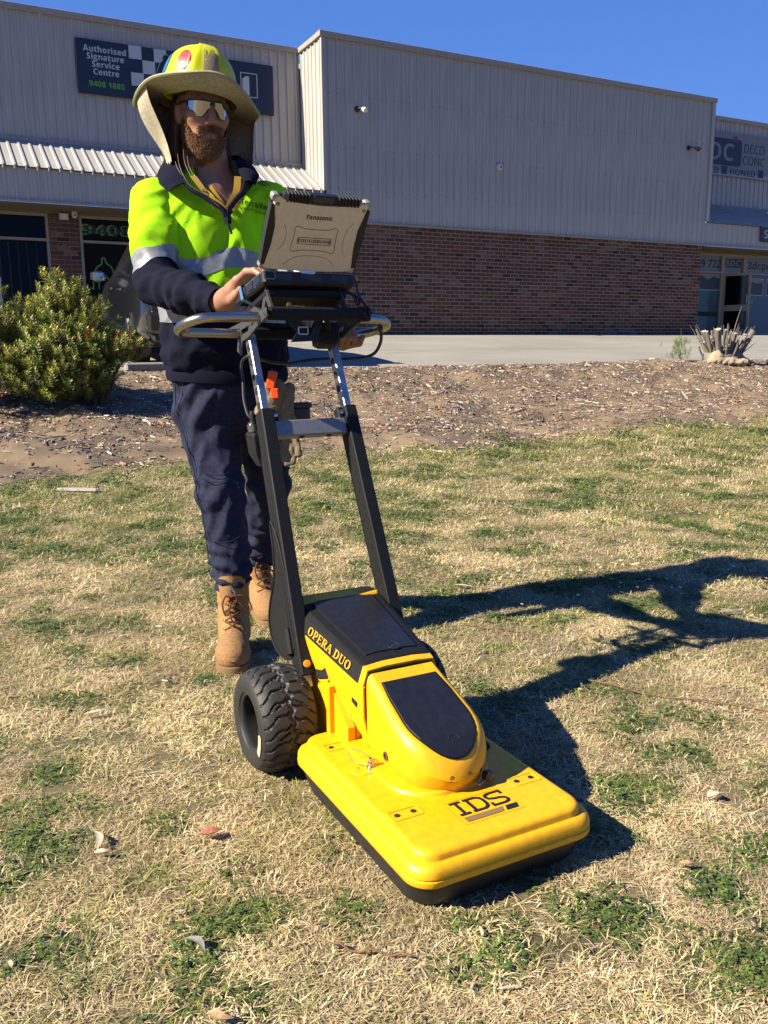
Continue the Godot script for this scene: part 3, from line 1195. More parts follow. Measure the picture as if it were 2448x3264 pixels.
func make_buildings() -> void:
	var steel := mat("cream_steel", Color(0.50, 0.475, 0.43), 0.55, 0, 0.13, 0.7)
	steel.uv1_scale = Vector3(1.7, 0.11, 1.7)
	var trim := mat("cream_trim", Color(0.40, 0.355, 0.29), 0.5, 0, 0.1, 1.0)
	var frame := mat("bronze_frame", Color(0.34, 0.28, 0.20), 0.5, 0, 0.1, 2.0)
	var mortar := mat("mortar", Color(0.40, 0.315, 0.25), 0.95, 0, 0.25, 5.0, 0.6)
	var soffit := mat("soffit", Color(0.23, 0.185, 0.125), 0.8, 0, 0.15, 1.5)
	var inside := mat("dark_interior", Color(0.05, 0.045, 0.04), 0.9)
	var glass := StandardMaterial3D.new()
	glass.resource_name = "tinted_glass"
	glass.transparency = BaseMaterial3D.TRANSPARENCY_ALPHA
	glass.albedo_color = Color(0.03, 0.035, 0.035, 0.45)
	glass.metallic_specular = 0.2
	glass.roughness = 0.04
	glass.cull_mode = BaseMaterial3D.CULL_DISABLED

	# --- the tall unit
	var w := thing("warehouse", "tall cream steel warehouse unit above a plain brick wall", "warehouse", Q0, FACE_TURN)
	var wall := part(w, "brick_wall", mortar, Vector3(5.5, 2.49, -0.135), Vector3(10.99, 2.36, 0.22))
	wall.position = Vector3(5.5, 2.49, -0.139)
	var holder := Node3D.new()
	var bw := wall
	# bricks are children of the wall; they are laid in the building's own axes
	holder.free()
	var shift := wall.position
	_brick_shift = shift
	lay_bricks(bw, 0.0, 11.0, 1.33, 3.672, -0.022, 300)
	part(w, "side_wall", mat("brick2", Color.WHITE), Vector3(10.93, 2.49, -0.52), Vector3(0.12, 2.36, 0.53))
	part(w, "side_wall", mat("brick2", Color.WHITE), Vector3(0.06, 2.49, -0.52), Vector3(0.12, 2.36, 0.53))
	clad(w, "front_cladding", steel, face(0.05, 3.70, 0.0), 11.0, 3.56)
	clad(w, "side_cladding", steel, Transform3D(Basis(Vector3.UP, -PI / 2), Vector3(0.0, 4.31, -1.2)), 1.2, 2.97)
	clad(w, "side_cladding", steel, Transform3D(Basis(Vector3.UP, PI / 2), Vector3(11.095, 4.31, 0.0)), 1.2, 2.97)
	part(w, "base_flashing", trim, Vector3(5.55, 3.685, 0.012), Vector3(11.1, 0.035, 0.08), 0.004)
	part(w, "corner_flashing", steel, Vector3(0.005, 5.80, 0.006), Vector3(0.075, 3.0, 0.075), 0.004)
	part(w, "corner_flashing", steel, Vector3(11.09, 5.80, 0.006), Vector3(0.12, 3.0, 0.075), 0.004)
	part(w, "roof_capping", trim, Vector3(5.55, 7.30, -0.03), Vector3(11.24, 0.11, 0.2), 0.006)
	part(w, "roof_capping", trim, Vector3(0.02, 7.302, -0.68), Vector3(0.16, 0.107, 1.08), 0.006)
	part(w, "roof_capping", trim, Vector3(11.08, 7.302, -0.68), Vector3(0.16, 0.107, 1.08), 0.006)
	part(w, "roof", steel, Vector3(5.55, 7.1, -6.7), Vector3(10.9, 0.1, 13.0))
	part(w, "back_wall", steel, Vector3(5.55, 4.3, -13.2), Vector3(10.9, 5.6, 0.1))
	var screws := MB.new()
	for row in [4.35, 5.18, 6.2]:
		for i in 57:
			screws.lathe(vec2s([0.011, 0.0, 0.009, 0.007]), 6, Transform3D(Basis(Vector3.RIGHT, PI / 2), Vector3(0.12 + i * 0.19, row, 0.027)))
	kind(build(screws, "roofing_screws", mat("screw", Color(0.12, 0.11, 0.1), 0.5, 0.5), w), "stuff")

	# --- shop unit to its left: set-back wall, awning, fascia, brick pier, two windows
	var a := thing("shop_unit", "left shop unit with sunlit ribbed awning over dark windows", "shop", Q0, FACE_TURN)
	clad(a, "upper_cladding", steel, face(-11.4, 4.9, -1.2), 11.38, 2.36)
	part(a, "roof_capping", trim, Vector3(-5.75, 7.30, -1.23), Vector3(11.35, 0.11, 0.2), 0.006)
	var run := Vector2(1.27, 0.72).length()
	# awning sheets: x along the front, y down the slope
	var tilt := Basis(Vector3.RIGHT, 0.0)
	tilt = Basis(Vector3(1, 0, 0), Vector3(0, 0.72, -1.27) / run, Vector3(0, 1.27, 0.72) / run)
	clad(a, "awning", steel, Transform3D(tilt, Vector3(-11.4, 4.275, 0.06)), 11.38, run, false)
	part(a, "awning_flashing", trim, Vector3(-5.7, 4.985, -1.17), Vector3(11.36, 0.07, 0.09), 0.004)
	var lips := MB.new()
	for i in 60:
		lips.box(Vector3(-11.4 + (i + 0.5) * 0.19, 4.255, 0.066), Vector3(0.034, 0.075, 0.03), 0.004)
	build(lips, "awning_rib_ends", steel, a)
	clad(a, "fascia", steel, face(-11.4, 3.715, 0.0), 11.38, 0.545)
	part(a, "awning_packer", trim, Vector3(-5.7, 4.30, -0.07), Vector3(11.36, 0.075, 0.05))
	part(a, "fascia_flashing", trim, Vector3(-5.7, 3.697, 0.012), Vector3(11.38, 0.03, 0.075), 0.004)
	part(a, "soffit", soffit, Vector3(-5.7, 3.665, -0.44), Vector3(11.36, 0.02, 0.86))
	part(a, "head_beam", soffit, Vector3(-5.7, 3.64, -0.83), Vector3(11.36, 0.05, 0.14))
	part(a, "roof", steel, Vector3(-5.75, 7.0, -7.3), Vector3(11.2, 0.1, 12.0))
	var pier := part(a, "brick_pier", mortar, Vector3(-5.122, 2.47, -0.87), Vector3(0.535, 2.3, 0.2))
	_brick_shift = pier.position
	lay_bricks(pier, -5.395, -4.85, 1.33, 3.615, -0.75, 300)
	var end_pier := part(a, "end_wall", mat("brick2", Color.WHITE), Vector3(-0.2, 2.47, -0.87), Vector3(0.38, 2.3, 0.2))
	end_pier.name = "end_wall"
	for q in [[-11.2, -8.32, "window"], [-8.3, -5.40, "window"], [-4.845, -1.9, "window"], [-1.9, -0.4, "window"]]:
		var f := window_frame(a, frame, q[0], q[1], 1.42, 3.615, -0.82)
		f.name = numbered("window", a)
		part(f, "transom", frame, Vector3((q[0] + q[1]) / 2, 3.13, -0.82), Vector3(q[1] - q[0] - 0.11, 0.05, 0.08), 0.003)
		pane(f, glass, q[0] + 0.05, q[1] - 0.05, 3.155, 3.565, -0.83)
		pane(f, glass, q[0] + 0.05, q[1] - 0.05, 1.47, 3.105, -0.832)
	part(a, "sill_wall", mat("brick2", Color.WHITE), Vector3(-5.7, 1.37, -0.88), Vector3(11.3, 0.1, 0.2))
	# the room behind
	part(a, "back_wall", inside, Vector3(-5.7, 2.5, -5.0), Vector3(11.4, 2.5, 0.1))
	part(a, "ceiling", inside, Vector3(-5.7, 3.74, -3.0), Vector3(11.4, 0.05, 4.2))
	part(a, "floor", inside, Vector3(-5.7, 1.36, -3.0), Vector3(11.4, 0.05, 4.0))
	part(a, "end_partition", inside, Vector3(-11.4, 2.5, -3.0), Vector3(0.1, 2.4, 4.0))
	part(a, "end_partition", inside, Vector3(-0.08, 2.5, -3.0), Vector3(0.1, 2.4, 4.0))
	# open vertical blinds in the left window
	var blind := mat("blind", Color(0.7, 0.7, 0.64), 0.8)
	for i in 16:
		var o := part(a, "blind_slat", blind, Vector3(-8.1 + i * 0.165, 2.28, -1.02), Vector3(0.07, 1.62, 0.003))
		o.rotation.y = 1.25
	part(a, "blue_partition", mat("blue_cloth", Color(0.03, 0.05, 0.13), 0.8), Vector3(-6.15, 2.2, -2.0), Vector3(0.16, 1.7, 0.05))
	part(a, "blue_partition", mat("blue_cloth", Color(0.03, 0.05, 0.13), 0.8), Vector3(-7.3, 1.8, -2.1), Vector3(0.9, 0.8, 0.05))
	# black film with the number and an outlined badge on the second window
	var film := mat("window_film", Color(0.012, 0.013, 0.013), 0.5)
	film.metallic_specular = 0.12
	part(a, "window_film", film, Vector3(-3.37, 3.36, -0.822), Vector3(2.84, 0.41, 0.004))
	part(a, "window_film", film, Vector3(-3.37, 2.29, -0.822), Vector3(2.84, 1.63, 0.004))
	var glow := mat("green_print", Color(0.09, 0.24, 0.06), 0.6)
	var black := mat("black_print", Color(0.008, 0.012, 0.008), 0.6)
	var num := letters("9408 1885", 0.20, 0.002, glow, a, face(-3.78, 3.355, -0.817), font("Droid Sans", 700), 1.62)
	num.set_meta("label", "green outlined phone number")
	letters("9408 1885", 0.178, 0.002, black, a, face(-3.78, 3.355, -0.815), font("Droid Sans", 700), 1.66)
	var badge := MB.new()
	var chilli := smooth_path(vecs([-0.22, 2.22, 0, -0.2, 2.5, 0, -0.12, 2.66, 0, -0.035, 2.72, 0, -0.02, 2.82, 0, 0.03, 2.83, 0, 0.06, 2.74, 0, 0.15, 2.66, 0, 0.2, 2.5, 0, 0.19, 2.3, 0, 0.12, 2.1, 0, 0.03, 2.02, 0]), 5)
	var flat := PackedVector2Array()
	for p in chilli:
		flat.append(Vector2(p.x, p.y))
	badge.ribbon(flat, 0.028, 0.002, face(-4.43, 0.0, -0.818))
	var inner := smooth_path(vecs([-0.11, 2.24, 0, -0.1, 2.42, 0, -0.03, 2.52, 0, 0.06, 2.46, 0, 0.12, 2.34, 0, 0.1, 2.2, 0, 0.03, 2.14, 0]), 5)
	flat = PackedVector2Array()
	for p in inner:
		flat.append(Vector2(p.x, p.y))
	badge.ribbon(flat, 0.026, 0.002, face(-4.43, 0.0, -0.818))
	build(badge, "badge_outline", glow, a)

	# --- shop unit to the right
	var r := thing("shop_unit", "right shop unit with grey banner, open door and teal filmed windows", "shop", Q0, FACE_TURN)
	clad(r, "upper_cladding", steel, face(11.12, 4.9, -1.2), 11.4, 2.36)
	part(r, "roof_capping", trim, Vector3(16.85, 7.30, -1.23), Vector3(11.3, 0.11, 0.2), 0.006)
	clad(r, "awning", steel, Transform3D(tilt, Vector3(11.13, 4.275, 0.06)), 11.38, run, false)
	clad(r, "fascia", steel, face(11.06, 3.715, 0.0), 11.4, 0.545)
	part(r, "awning_packer", trim, Vector3(16.85, 4.30, -0.07), Vector3(11.3, 0.075, 0.05))
	part(r, "fascia_flashing", trim, Vector3(16.8, 3.695, 0.012), Vector3(11.4, 0.035, 0.075), 0.004)
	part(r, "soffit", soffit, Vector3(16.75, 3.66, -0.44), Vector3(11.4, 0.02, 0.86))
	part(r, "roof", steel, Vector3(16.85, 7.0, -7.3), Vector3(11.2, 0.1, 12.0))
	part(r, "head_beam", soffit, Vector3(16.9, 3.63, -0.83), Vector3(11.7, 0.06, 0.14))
	var tint := mat("teal_film", Color(0.050, 0.088, 0.098), 0.18)
	var silver := mat("silver_film", Color(0.20, 0.215, 0.23), 0.4, 0, 0.2, 3.0)
	var ink := mat("navy_ink", Color(0.02, 0.025, 0.04), 0.6)
	var white := mat("white_print", Color(0.6, 0.62, 0.62), 0.6)
	for q in [[11.3, 12.69], [13.60, 16.5], [16.5, 19.5]]:
		var f := window_frame(r, frame, q[0], q[1], 1.37, 3.60, -0.82, 0.06)
		f.name = numbered("window", r)
		part(f, "transom", frame, Vector3((q[0] + q[1]) / 2, 3.085, -0.82), Vector3(q[1] - q[0] - 0.12, 0.055, 0.08), 0.003)
		pane(f, silver, q[0] + 0.05, q[1] - 0.05, 3.11, 3.545, -0.83)
		pane(f, tint, q[0] + 0.05, q[1] - 0.05, 1.43, 3.06, -0.832)
	# doorway with its leaf swung out
	var d := window_frame(r, frame, 12.69, 13.60, 1.33, 3.60, -0.82, 0.075)
	d.name = "doorway"
	part(d, "transom", frame, Vector3(13.145, 3.085, -0.82), Vector3(0.76, 0.055, 0.08), 0.003)
	pane(d, silver, 12.76, 13.53, 3.11, 3.53, -0.83)
	var leaf := MB.new()
	leaf.box(Vector3(0.04, 0.84, 0), Vector3(0.07, 1.68, 0.045), 0.003)
	leaf.box(Vector3(0.74, 0.84, 0), Vector3(0.07, 1.68, 0.045), 0.003)
	leaf.box(Vector3(0.39, 1.645, 0), Vector3(0.63, 0.07, 0.044), 0.003)
	leaf.box(Vector3(0.39, 0.06, 0), Vector3(0.63, 0.12, 0.044), 0.003)
	leaf.box(Vector3(0.39, 0.72, 0), Vector3(0.63, 0.17, 0.044), 0.003)
	var dl := build(leaf, "door", frame, r)
	dl.position = Vector3(12.75, 1.37, -0.80)
	dl.rotation.y = -1.13
	part(dl, "pane", glass, Vector3(0.39, 0.38, 0), Vector3(0.63, 0.52, 0.006))
	part(dl, "pane", glass, Vector3(0.39, 1.2, 0), Vector3(0.63, 0.82, 0.006))
	part(dl, "handle", mat("grey_metal", Color(0.4, 0.4, 0.4), 0.3, 0.9), Vector3(0.70, 0.95, 0.05), Vector3(0.03, 0.22, 0.05), 0.005)
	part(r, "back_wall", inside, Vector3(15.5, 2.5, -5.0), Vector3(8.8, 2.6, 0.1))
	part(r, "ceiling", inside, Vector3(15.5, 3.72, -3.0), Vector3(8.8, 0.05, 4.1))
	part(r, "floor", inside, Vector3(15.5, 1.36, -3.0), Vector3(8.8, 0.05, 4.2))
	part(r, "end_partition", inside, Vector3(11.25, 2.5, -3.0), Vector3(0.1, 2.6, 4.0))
	part(r, "step", mat("step", Color(0.3, 0.29, 0.26), 0.9), Vector3(15.5, 1.352, -0.5), Vector3(9.0, 0.05, 0.9))
	letters("89 722", 0.21, 0.002, ink, r, face(12.17, 3.32, -0.825), font("Droid Sans", 700), 1.1)
	part(r, "door_badge", ink, Vector3(13.13, 3.36, -0.825), Vector3(0.66, 0.24, 0.003))
	letters("3DC", 0.17, 0.002, silver, r, face(13.13, 3.36, -0.822), font("Droid Sans", 700), 1.45)
	letters("3dcperth", 0.21, 0.002, ink, r, face(14.5, 3.32, -0.825), font("Droid Sans", 700), 1.2)
	letters("U  C", 0.085, 0.002, white, r, face(13.95, 2.30, -0.827), font("Droid Sans", 400), 1.2)
	# posters on the glass
	for p in [[12.22, 2.83, 0.84, 0.48, 0], [14.11, 2.72, 0.72, 0.48, 1], [14.95, 2.72, 0.72, 0.48, 1], [16.0, 2.72, 0.72, 0.48, 1]]:
		var po := part(r, "poster", white, Vector3(p[0], p[1], -0.8265), Vector3(p[2], p[3], 0.003))
		part(po, "picture", mat("poster_sea", Color(0.03, 0.05, 0.075), 0.5, 0, 0.35, 1.4), Vector3(0, 0, 0.0025), Vector3(p[2] - 0.03, p[3] - 0.03, 0.003))
		var hill := MB.new()
		var x: float = p[2] / 2 - 0.016
		if p[4] == 0:
			hill.extrude(vec2s([-x, 0.215, x, 0.215, x, 0.09, 0.18, 0.15, -0.05, 0.05, -x, 0.20]), 0.003, face(0, 0, 0.0045))
		else:
			hill.extrude(vec2s([-x, 0.215, x, 0.215, x, 0.13, 0.05, 0.1, -0.1, 0.14, -x, 0.11]), 0.003, face(0, 0, 0.0045))
		build(hill, "pale_strip", mat("poster_sky", Color(0.3, 0.28, 0.27), 0.6, 0, 0.3, 5.0), po)
	part(r, "dark_band", inside, Vector3(12.0, 1.93, -0.8265), Vector3(1.28, 0.13, 0.003))

	make_signs()

var _brick_shift := Vector3.ZERO
func lay_bricks(wall: MeshInstance3D, s0: float, s1: float, y0: float, y1: float, f: float, n: int) -> void:
	var d := _brick_shift
	brickwork(wall, s0 - d.x, s1 - d.x, y0 - d.y, y1 - d.y, f - d.z, n)

func make_signs() -> void:
	var navy := mat("navy_sign", Color(0.012, 0.015, 0.028), 0.35)
	var white := mat("sign_white", Color(0.55, 0.58, 0.58), 0.5)
	var green_ink := mat("sign_green", Color(0.12, 0.42, 0.05), 0.5)
	var t := Transform3D(Basis(Vector3.UP, FACE_TURN), Q0)
	# chequered service-centre board
	var o := thing("sign_board", "navy board with white service centre lettering and chequered flag", "sign", t * Vector3(-2.63, 6.42, -1.13), FACE_TURN)
	part(o, "panel", navy, Vector3(0, 0, 0), Vector3(3.97, 0.985, 0.03), 0.003)
	var y := 0.325
	for l in ["Authorised", "Signature", "Service", "Centre"]:
		letters(l, 0.105, 0.004, white, o, face(-1.45, y, 0.018), font("Droid Sans", 700), 1.05)
		y -= 0.135
	letters("9408 1885", 0.10, 0.004, green_ink, o, face(-1.45, -0.30, 0.018), font("Droid Sans", 700), 1.05)
	var bx := MB.new()
	for i in 5:
		for j in 4:
			if (i + j) % 2 == 0:
				var x0 := -1.0 + i * 0.245 + j * 0.012
				var y0 := 0.49 - j * 0.245
				bx.extrude(vec2s([x0, y0 - 0.245 - i * 0.004, x0 + 0.245, y0 - 0.245 + 0.006, x0 + 0.245, y0 - 0.001, x0, y0 - 0.001]), 0.004, face(0, 0, 0.016))
	build(bx, "chequers", white, o)
	var c := MB.new()
	var pts := PackedVector2Array()
	for p in smooth_path(vecs([-0.33, -0.2, 0, -0.42, 0.0, 0, -0.36, 0.2, 0, -0.3, 0.25, 0, -0.29, 0.34, 0, -0.25, 0.35, 0, -0.23, 0.26, 0, -0.14, 0.16, 0, -0.08, 0.0, 0, -0.14, -0.2, 0, -0.25, -0.28, 0]), 6, true):
		pts.append(Vector2(p.x, p.y))
	c.ribbon(pts, 0.09, 0.003, face(0, 0, 0.0205), true)
	build(c, "badge_outline", navy, o)
	var e := MB.new()
	e.ribbon(pts, 0.115, 0.0015, face(0, 0, 0.0202), true)
	build(e, "badge_edge", mat("pale_green", Color(0.4, 0.52, 0.36), 0.5), o)
	var box := MB.new()
	box.ribbon(vec2s([1.27, -0.18, 1.27, 0.28, 1.62, 0.28, 1.62, -0.18]), 0.016, 0.003, face(0, 0, 0.016), true)
	box.extrude(vec2s([1.30, -0.15, 1.30, 0.16, 1.38, 0.22, 1.45, 0.22, 1.45, -0.15]), 0.003, face(0, 0, 0.016))
	build(box, "white_emblem", white, o)
	# banner on the right unit
	var b := thing("banner", "grey speckled banner with navy logo block on the far right wall", "banner", t * Vector3(14.6, 6.36, -1.13), FACE_TURN)
	var speck := mat("speckled", Color(0.30, 0.315, 0.345), 0.6, 0, 0.45, 7.0)
	part(b, "cloth", speck, Vector3(0, 0, 0), Vector3(5.6, 1.16, 0.02), 0.003)
	var blk := MB.new()
	blk.extrude(rrect(2.1, 0.72, 0.12), 0.004, face(-2.12, 0.06, 0.011))
	build(blk, "logo_block", navy, b)
	letters("3DC", 0.46, 0.004, speck, b, face(-2.08, 0.05, 0.017), font("Droid Sans", 700), 1.18)
	letters("DECO", 0.24, 0.004, navy, b, face(-0.55, 0.22, 0.013), font("Droid Sans", 400), 1.05)
	letters("CONC", 0.24, 0.004, navy, b, face(-0.55, -0.10, 0.013), font("Droid Sans", 400), 1.05)
	letters("ED ▮ HONED ▮", 0.165, 0.004, navy, b, face(-1.22, -0.45, 0.013), font("Droid Sans", 700), 1.35)
	part(b, "pale_edge", mat("banner_pale", Color(0.42, 0.44, 0.48), 0.6, 0, 0.3, 9.0), Vector3(0, -0.52, 0.011), Vector3(5.58, 0.1, 0.002))
	part(b, "red_tag", mat("red_tag", Color(0.24, 0.05, 0.03), 0.6, 0, 0.3, 20.0), Vector3(-1.35, 0.42, 0.014), Vector3(0.12, 0.17, 0.006), 0.002)
	# small fascia sign at the right edge
	var s := thing("small_sign", "small navy sign with pale letters on the right fascia", "sign", t * Vector3(13.95, 4.07, 0.045), FACE_TURN)
	part(s, "panel", mat("navy_sign2", Color(0.02, 0.03, 0.045), 0.4), Vector3.ZERO, Vector3(1.6, 0.42, 0.02), 0.003)
	letters("SHOP", 0.22, 0.004, mat("pale_letter", Color(0.36, 0.42, 0.46), 0.5), s, face(-0.18, 0, 0.012), font("Droid Sans", 700), 1.25)

	# wall lamps and the alarm box
	var dark := mat("black_metal", Color(0.02, 0.02, 0.02), 0.4, 0.3)
	var shell := mat("white_plastic", Color(0.6, 0.59, 0.56), 0.4)
	var clear := mat("lens_glass", Color(0.7, 0.72, 0.74), 0.1, 0.4)
	for q in [[0.76, 5.95, "left wall lamp, twin spot high near the sunlit corner", 0], [10.25, 6.06, "right wall lamp, black spot near the far end of the metal wall", 1]]:
		var l := thing("wall_lamp", q[2], "lamp", t * Vector3(q[0], q[1], 0.03), FACE_TURN, "lamps on the metal wall")
		var m := MB.new()
		m.lathe(vec2s([0.06, 0.0, 0.06, 0.025, 0.03, 0.035]), 14, Transform3D(Basis(Vector3.RIGHT, PI / 2), Vector3.ZERO))
		m.tube(vecs([0, 0, 0.03, 0.03, 0.01, 0.1, 0.07, -0.01, 0.14]), 0.014, 8)
		build(m, "bracket", dark, l)
		var h := MB.new()
		var ax := Transform3D(Basis(Vector3.RIGHT, 2.0), Vector3(0.08, -0.01, 0.12)) if q[3] == 0 else Transform3D(Basis(Vector3(0.6, 0, -1).normalized(), 2.0), Vector3(0.1, 0.0, 0.13))
		h.lathe(vec2s([0.03, -0.02, 0.045, 0.02, 0.055, 0.10, 0.05, 0.15]), 14, ax)
		build(h, "lamp_head", shell if q[3] == 0 else dark, l)
		var g := MB.new()
		g.lathe(vec2s([0.048, 0.15, 0.03, 0.162, 0.005, 0.166]), 14, ax)
		build(g, "lens", clear, l)
	var cam := thing("motion_sensor", "round white sensor fitting low on the middle of the metal wall", "sensor", t * Vector3(4.38, 5.11, 0.03), FACE_TURN)
	var m2 := MB.new()
	m2.lathe(vec2s([0.085, 0.0, 0.085, 0.02, 0.06, 0.045, 0.02, 0.05]), 16, Transform3D(Basis(Vector3.RIGHT, PI / 2), Vector3.ZERO))
	build(m2, "housing", shell, cam)
	part(cam, "sensor_eye", dark, Vector3(0.01, -0.015, 0.055), Vector3(0.035, 0.03, 0.02), 0.004)
	var al := thing("alarm_box", "white alarm box high on the brick pier between the windows", "alarm", t * Vector3(-5.12, 3.565, -0.72), FACE_TURN)
	part(al, "box", shell, Vector3.ZERO, Vector3(0.17, 0.12, 0.07), 0.008)
	part(al, "cover", mat("pale_plastic", Color(0.7, 0.69, 0.66), 0.4), Vector3(0.0, 0.01, 0.04), Vector3(0.10, 0.085, 0.02), 0.004)
	var dc := thing("dome_camera", "small white dome camera under the soffit beside the brick pier", "camera", t * Vector3(-4.93, 3.655, -0.66), FACE_TURN)
	var m3 := MB.new()
	m3.lathe(vec2s([0.02, -0.12, 0.05, -0.09, 0.055, -0.04, 0.05, 0.0]), 14)
	build(m3, "housing", shell, dc)
	part(dc, "lens", dark, Vector3(0, -0.07, 0.045), Vector3(0.03, 0.03, 0.03), 0.006)

# ---------------------------------------------------------------- yard: car, shrub, posts, stump
func make_car() -> void:
	# seen from behind its left corner; x to its right, z from tail (0) towards the nose (-), y up
	var p := xz(-5.40, 6.75)
	var o := thing("parked_car", "dark grey hatchback parked nose to the building behind the man", "car", Vector3(p.x, slope(6.3) + 0.004, p.z), FACE_TURN)
	o.rotation.x = 0.0
	var tilt := Basis(Vector3.RIGHT, 0.076)
	o.basis = Basis(Vector3.UP, FACE_TURN - 0.05) * tilt
	var paint := mat("dark_paint", Color(0.024, 0.025, 0.027), 0.16, 0.25, 0.1, 2.0)
	paint.clearcoat_enabled = true
	paint.clearcoat = 0.8
	paint.clearcoat_roughness = 0.08
	var dark := mat("car_black", Color(0.012, 0.012, 0.013), 0.5)
	var glass := mat("car_glass", Color(0.012, 0.014, 0.016), 0.06)
	var width := 1.80
	# lower body: rings along z, each ring across the car
	var sec := [[0.02, 0.42, 0.86, 0.74], [-0.06, 0.34, 0.97, 0.80], [-0.22, 0.28, 1.02, 0.87], [-0.7, 0.25, 1.03, 0.9], [-1.6, 0.24, 1.01, 0.9], [-2.7, 0.24, 0.99, 0.895], [-3.3, 0.25, 0.97, 0.88], [-3.9, 0.26, 0.90, 0.85], [-4.3, 0.3, 0.80, 0.74], [-4.42, 0.4, 0.7, 0.6]]
	var rings := []
	for s in sec:
		var r := PackedVector3Array()
		var lo: float = s[1]
		var hi: float = s[2]
		var w: float = s[3]
		var side := [[w * 0.90, lo], [w * 0.985, lo + 0.1], [w, lo + (hi - lo) * 0.45], [w * 0.985, lo + (hi - lo) * 0.75], [w * 0.93, hi - 0.015], [w * 0.88, hi]]
		for q in side:
			r.append(Vector3(width / 2 + q[0], q[1], s[0]))
		side.reverse()
		for q in side:
			r.append(Vector3(width / 2 - q[0], q[1], s[0]))
		r.reverse()
		rings.append(r)
	var b := MB.new()
	b.loft(rings)
	build(b, "body", paint, o, 30)
	# cabin
	var top := MB.new()
	var cab := [[-0.10, 0.98, 0.80], [-0.42, 1.42, 0.66], [-0.62, 1.50, 0.62], [-1.3, 1.545, 0.62], [-2.0, 1.53, 0.63], [-2.35, 1.46, 0.645], [-3.1, 0.98, 0.79]]
	rings = []
	for s in cab:
		var r := PackedVector3Array()
		for q in [[0.83, 0.96], [lerpf(0.83, s[2], 0.5), lerpf(0.96, s[1], 0.5)], [s[2], s[1] - 0.06], [s[2] - 0.06, s[1] - 0.012], [s[2] * 0.5, s[1] + 0.012]]:
			r.append(Vector3(0.9 + q[0], q[1], s[0]))
		for q in [[s[2] * 0.5, s[1] + 0.012], [s[2] - 0.06, s[1] - 0.012], [s[2], s[1] - 0.06], [lerpf(0.83, s[2], 0.5), lerpf(0.96, s[1], 0.5)], [0.83, 0.96]]:
			r.append(Vector3(0.9 - q[0], q[1], s[0]))
		r.reverse()
		rings.append(r)
	top.loft(rings)
	build(top, "cabin", paint, o, 30)
	# windows a touch proud of the cabin
	for sgn in [-1.0, 1.0]:
		for q in [[-0.62, -1.28], [-1.36, -2.18]]:
			var wdw := MB.new()
			var pl := PackedVector3Array()
			for e in [[q[0], 1.02], [q[0] - (0.12 if q[0] > -1 else 0.0), 1.43], [q[1], 1.45], [q[1] - (0.55 if q[1] < -2 else 0.0), 1.02]]:
				var f: float = (e[1] - 0.96) / (1.47 - 0.96)
				pl.append(Vector3(0.9 + sgn * (lerpf(0.83, 0.635, f) + 0.008), e[1], e[0]))
			wdw.quad(pl[0], pl[1], pl[2], pl[3])
			var pl2 := PackedVector3Array()
			for e in pl:
				pl2.append(e - Vector3(sgn * 0.01, 0, 0))
			wdw.quad(pl2[3], pl2[2], pl2[1], pl2[0])
			build(wdw, "side_window", glass, o)
	var rw := MB.new()
	rw.quad(Vector3(0.22, 1.03, -0.125), Vector3(1.58, 1.03, -0.125), Vector3(1.46, 1.40, -0.395), Vector3(0.34, 1.40, -0.395))
	rw.quad(Vector3(0.34, 1.40, -0.40), Vector3(1.46, 1.40, -0.40), Vector3(1.58, 1.03, -0.13), Vector3(0.22, 1.03, -0.13))
	build(rw, "rear_window", glass, o)
	part(o, "roof_spoiler", paint, Vector3(0.9, 1.475, -0.38), Vector3(1.2, 0.03, 0.22), 0.01)
	# wheels, tyre and rim
	for q in [[0.11, -0.78], [1.69, -0.78], [0.11, -3.42], [1.69, -3.42]]:
		var ax := Transform3D(Basis(Vector3.FORWARD, PI / 2), Vector3(q[0], 0.325, q[1]))
		var ty := MB.new()
		ty.lathe(vec2s([0.21, -0.10, 0.30, -0.108, 0.325, -0.085, 0.328, 0.0, 0.325, 0.085, 0.30, 0.108, 0.21, 0.10]), 36, ax)
		var wheel := build(ty, "wheel", mat("tyre_black", Color(0.018, 0.018, 0.018), 0.8), o)
		var rim := MB.new()
		for sgn in [-1.0, 1.0]:
			rim.lathe(vec2s([0.205, 0.10 * sgn, 0.2, 0.112 * sgn, 0.19, 0.085 * sgn]), 30, ax, false, false)
			for k in 7:
				var d := Vector3(cos(TAU * k / 7), 0.10 * sgn, sin(TAU * k / 7))
				rim.tube(PackedVector3Array([ax * Vector3(d.x * 0.03, 0.1 * sgn, d.z * 0.03), ax * Vector3(d.x * 0.2, 0.103 * sgn, d.z * 0.2)]), 0.017, 6)
		build(rim, "rim", mat("alloy", Color(0.16, 0.16, 0.165), 0.35, 0.8), wheel)
		var arch := MB.new()
		var pts := PackedVector3Array()
		for k in 13:
			var an := PI * k / 12.0
			pts.append(Vector3(q[0] + (-0.098 if q[0] < 1 else 0.098), 0.33 + sin(an) * 0.36, q[1] + cos(an) * 0.36))
		arch.lathe(vec2s([0.375, -0.10, 0.375, 0.102, 0.36, 0.106]), 32, ax)
		build(arch, "wheel_arch", dark, o)
	for x in [0.13, 1.67]:
		var l := part(o, "tail_light", mat("tail_red", Color(0.42, 0.012, 0.012), 0.12), Vector3(x, 0.86, -0.015), Vector3(0.2, 0.19, 0.16), 0.03)
		part(l, "reversing_lens", mat("clear_lens", Color(0.6, 0.55, 0.53), 0.12), Vector3(0.02 * signf(0.9 - x), 0.0, 0.076), Vector3(0.10, 0.07, 0.016), 0.004)
	part(o, "rear_bumper", paint, Vector3(0.9, 0.5, 0.03), Vector3(1.62, 0.26, 0.14), 0.04)
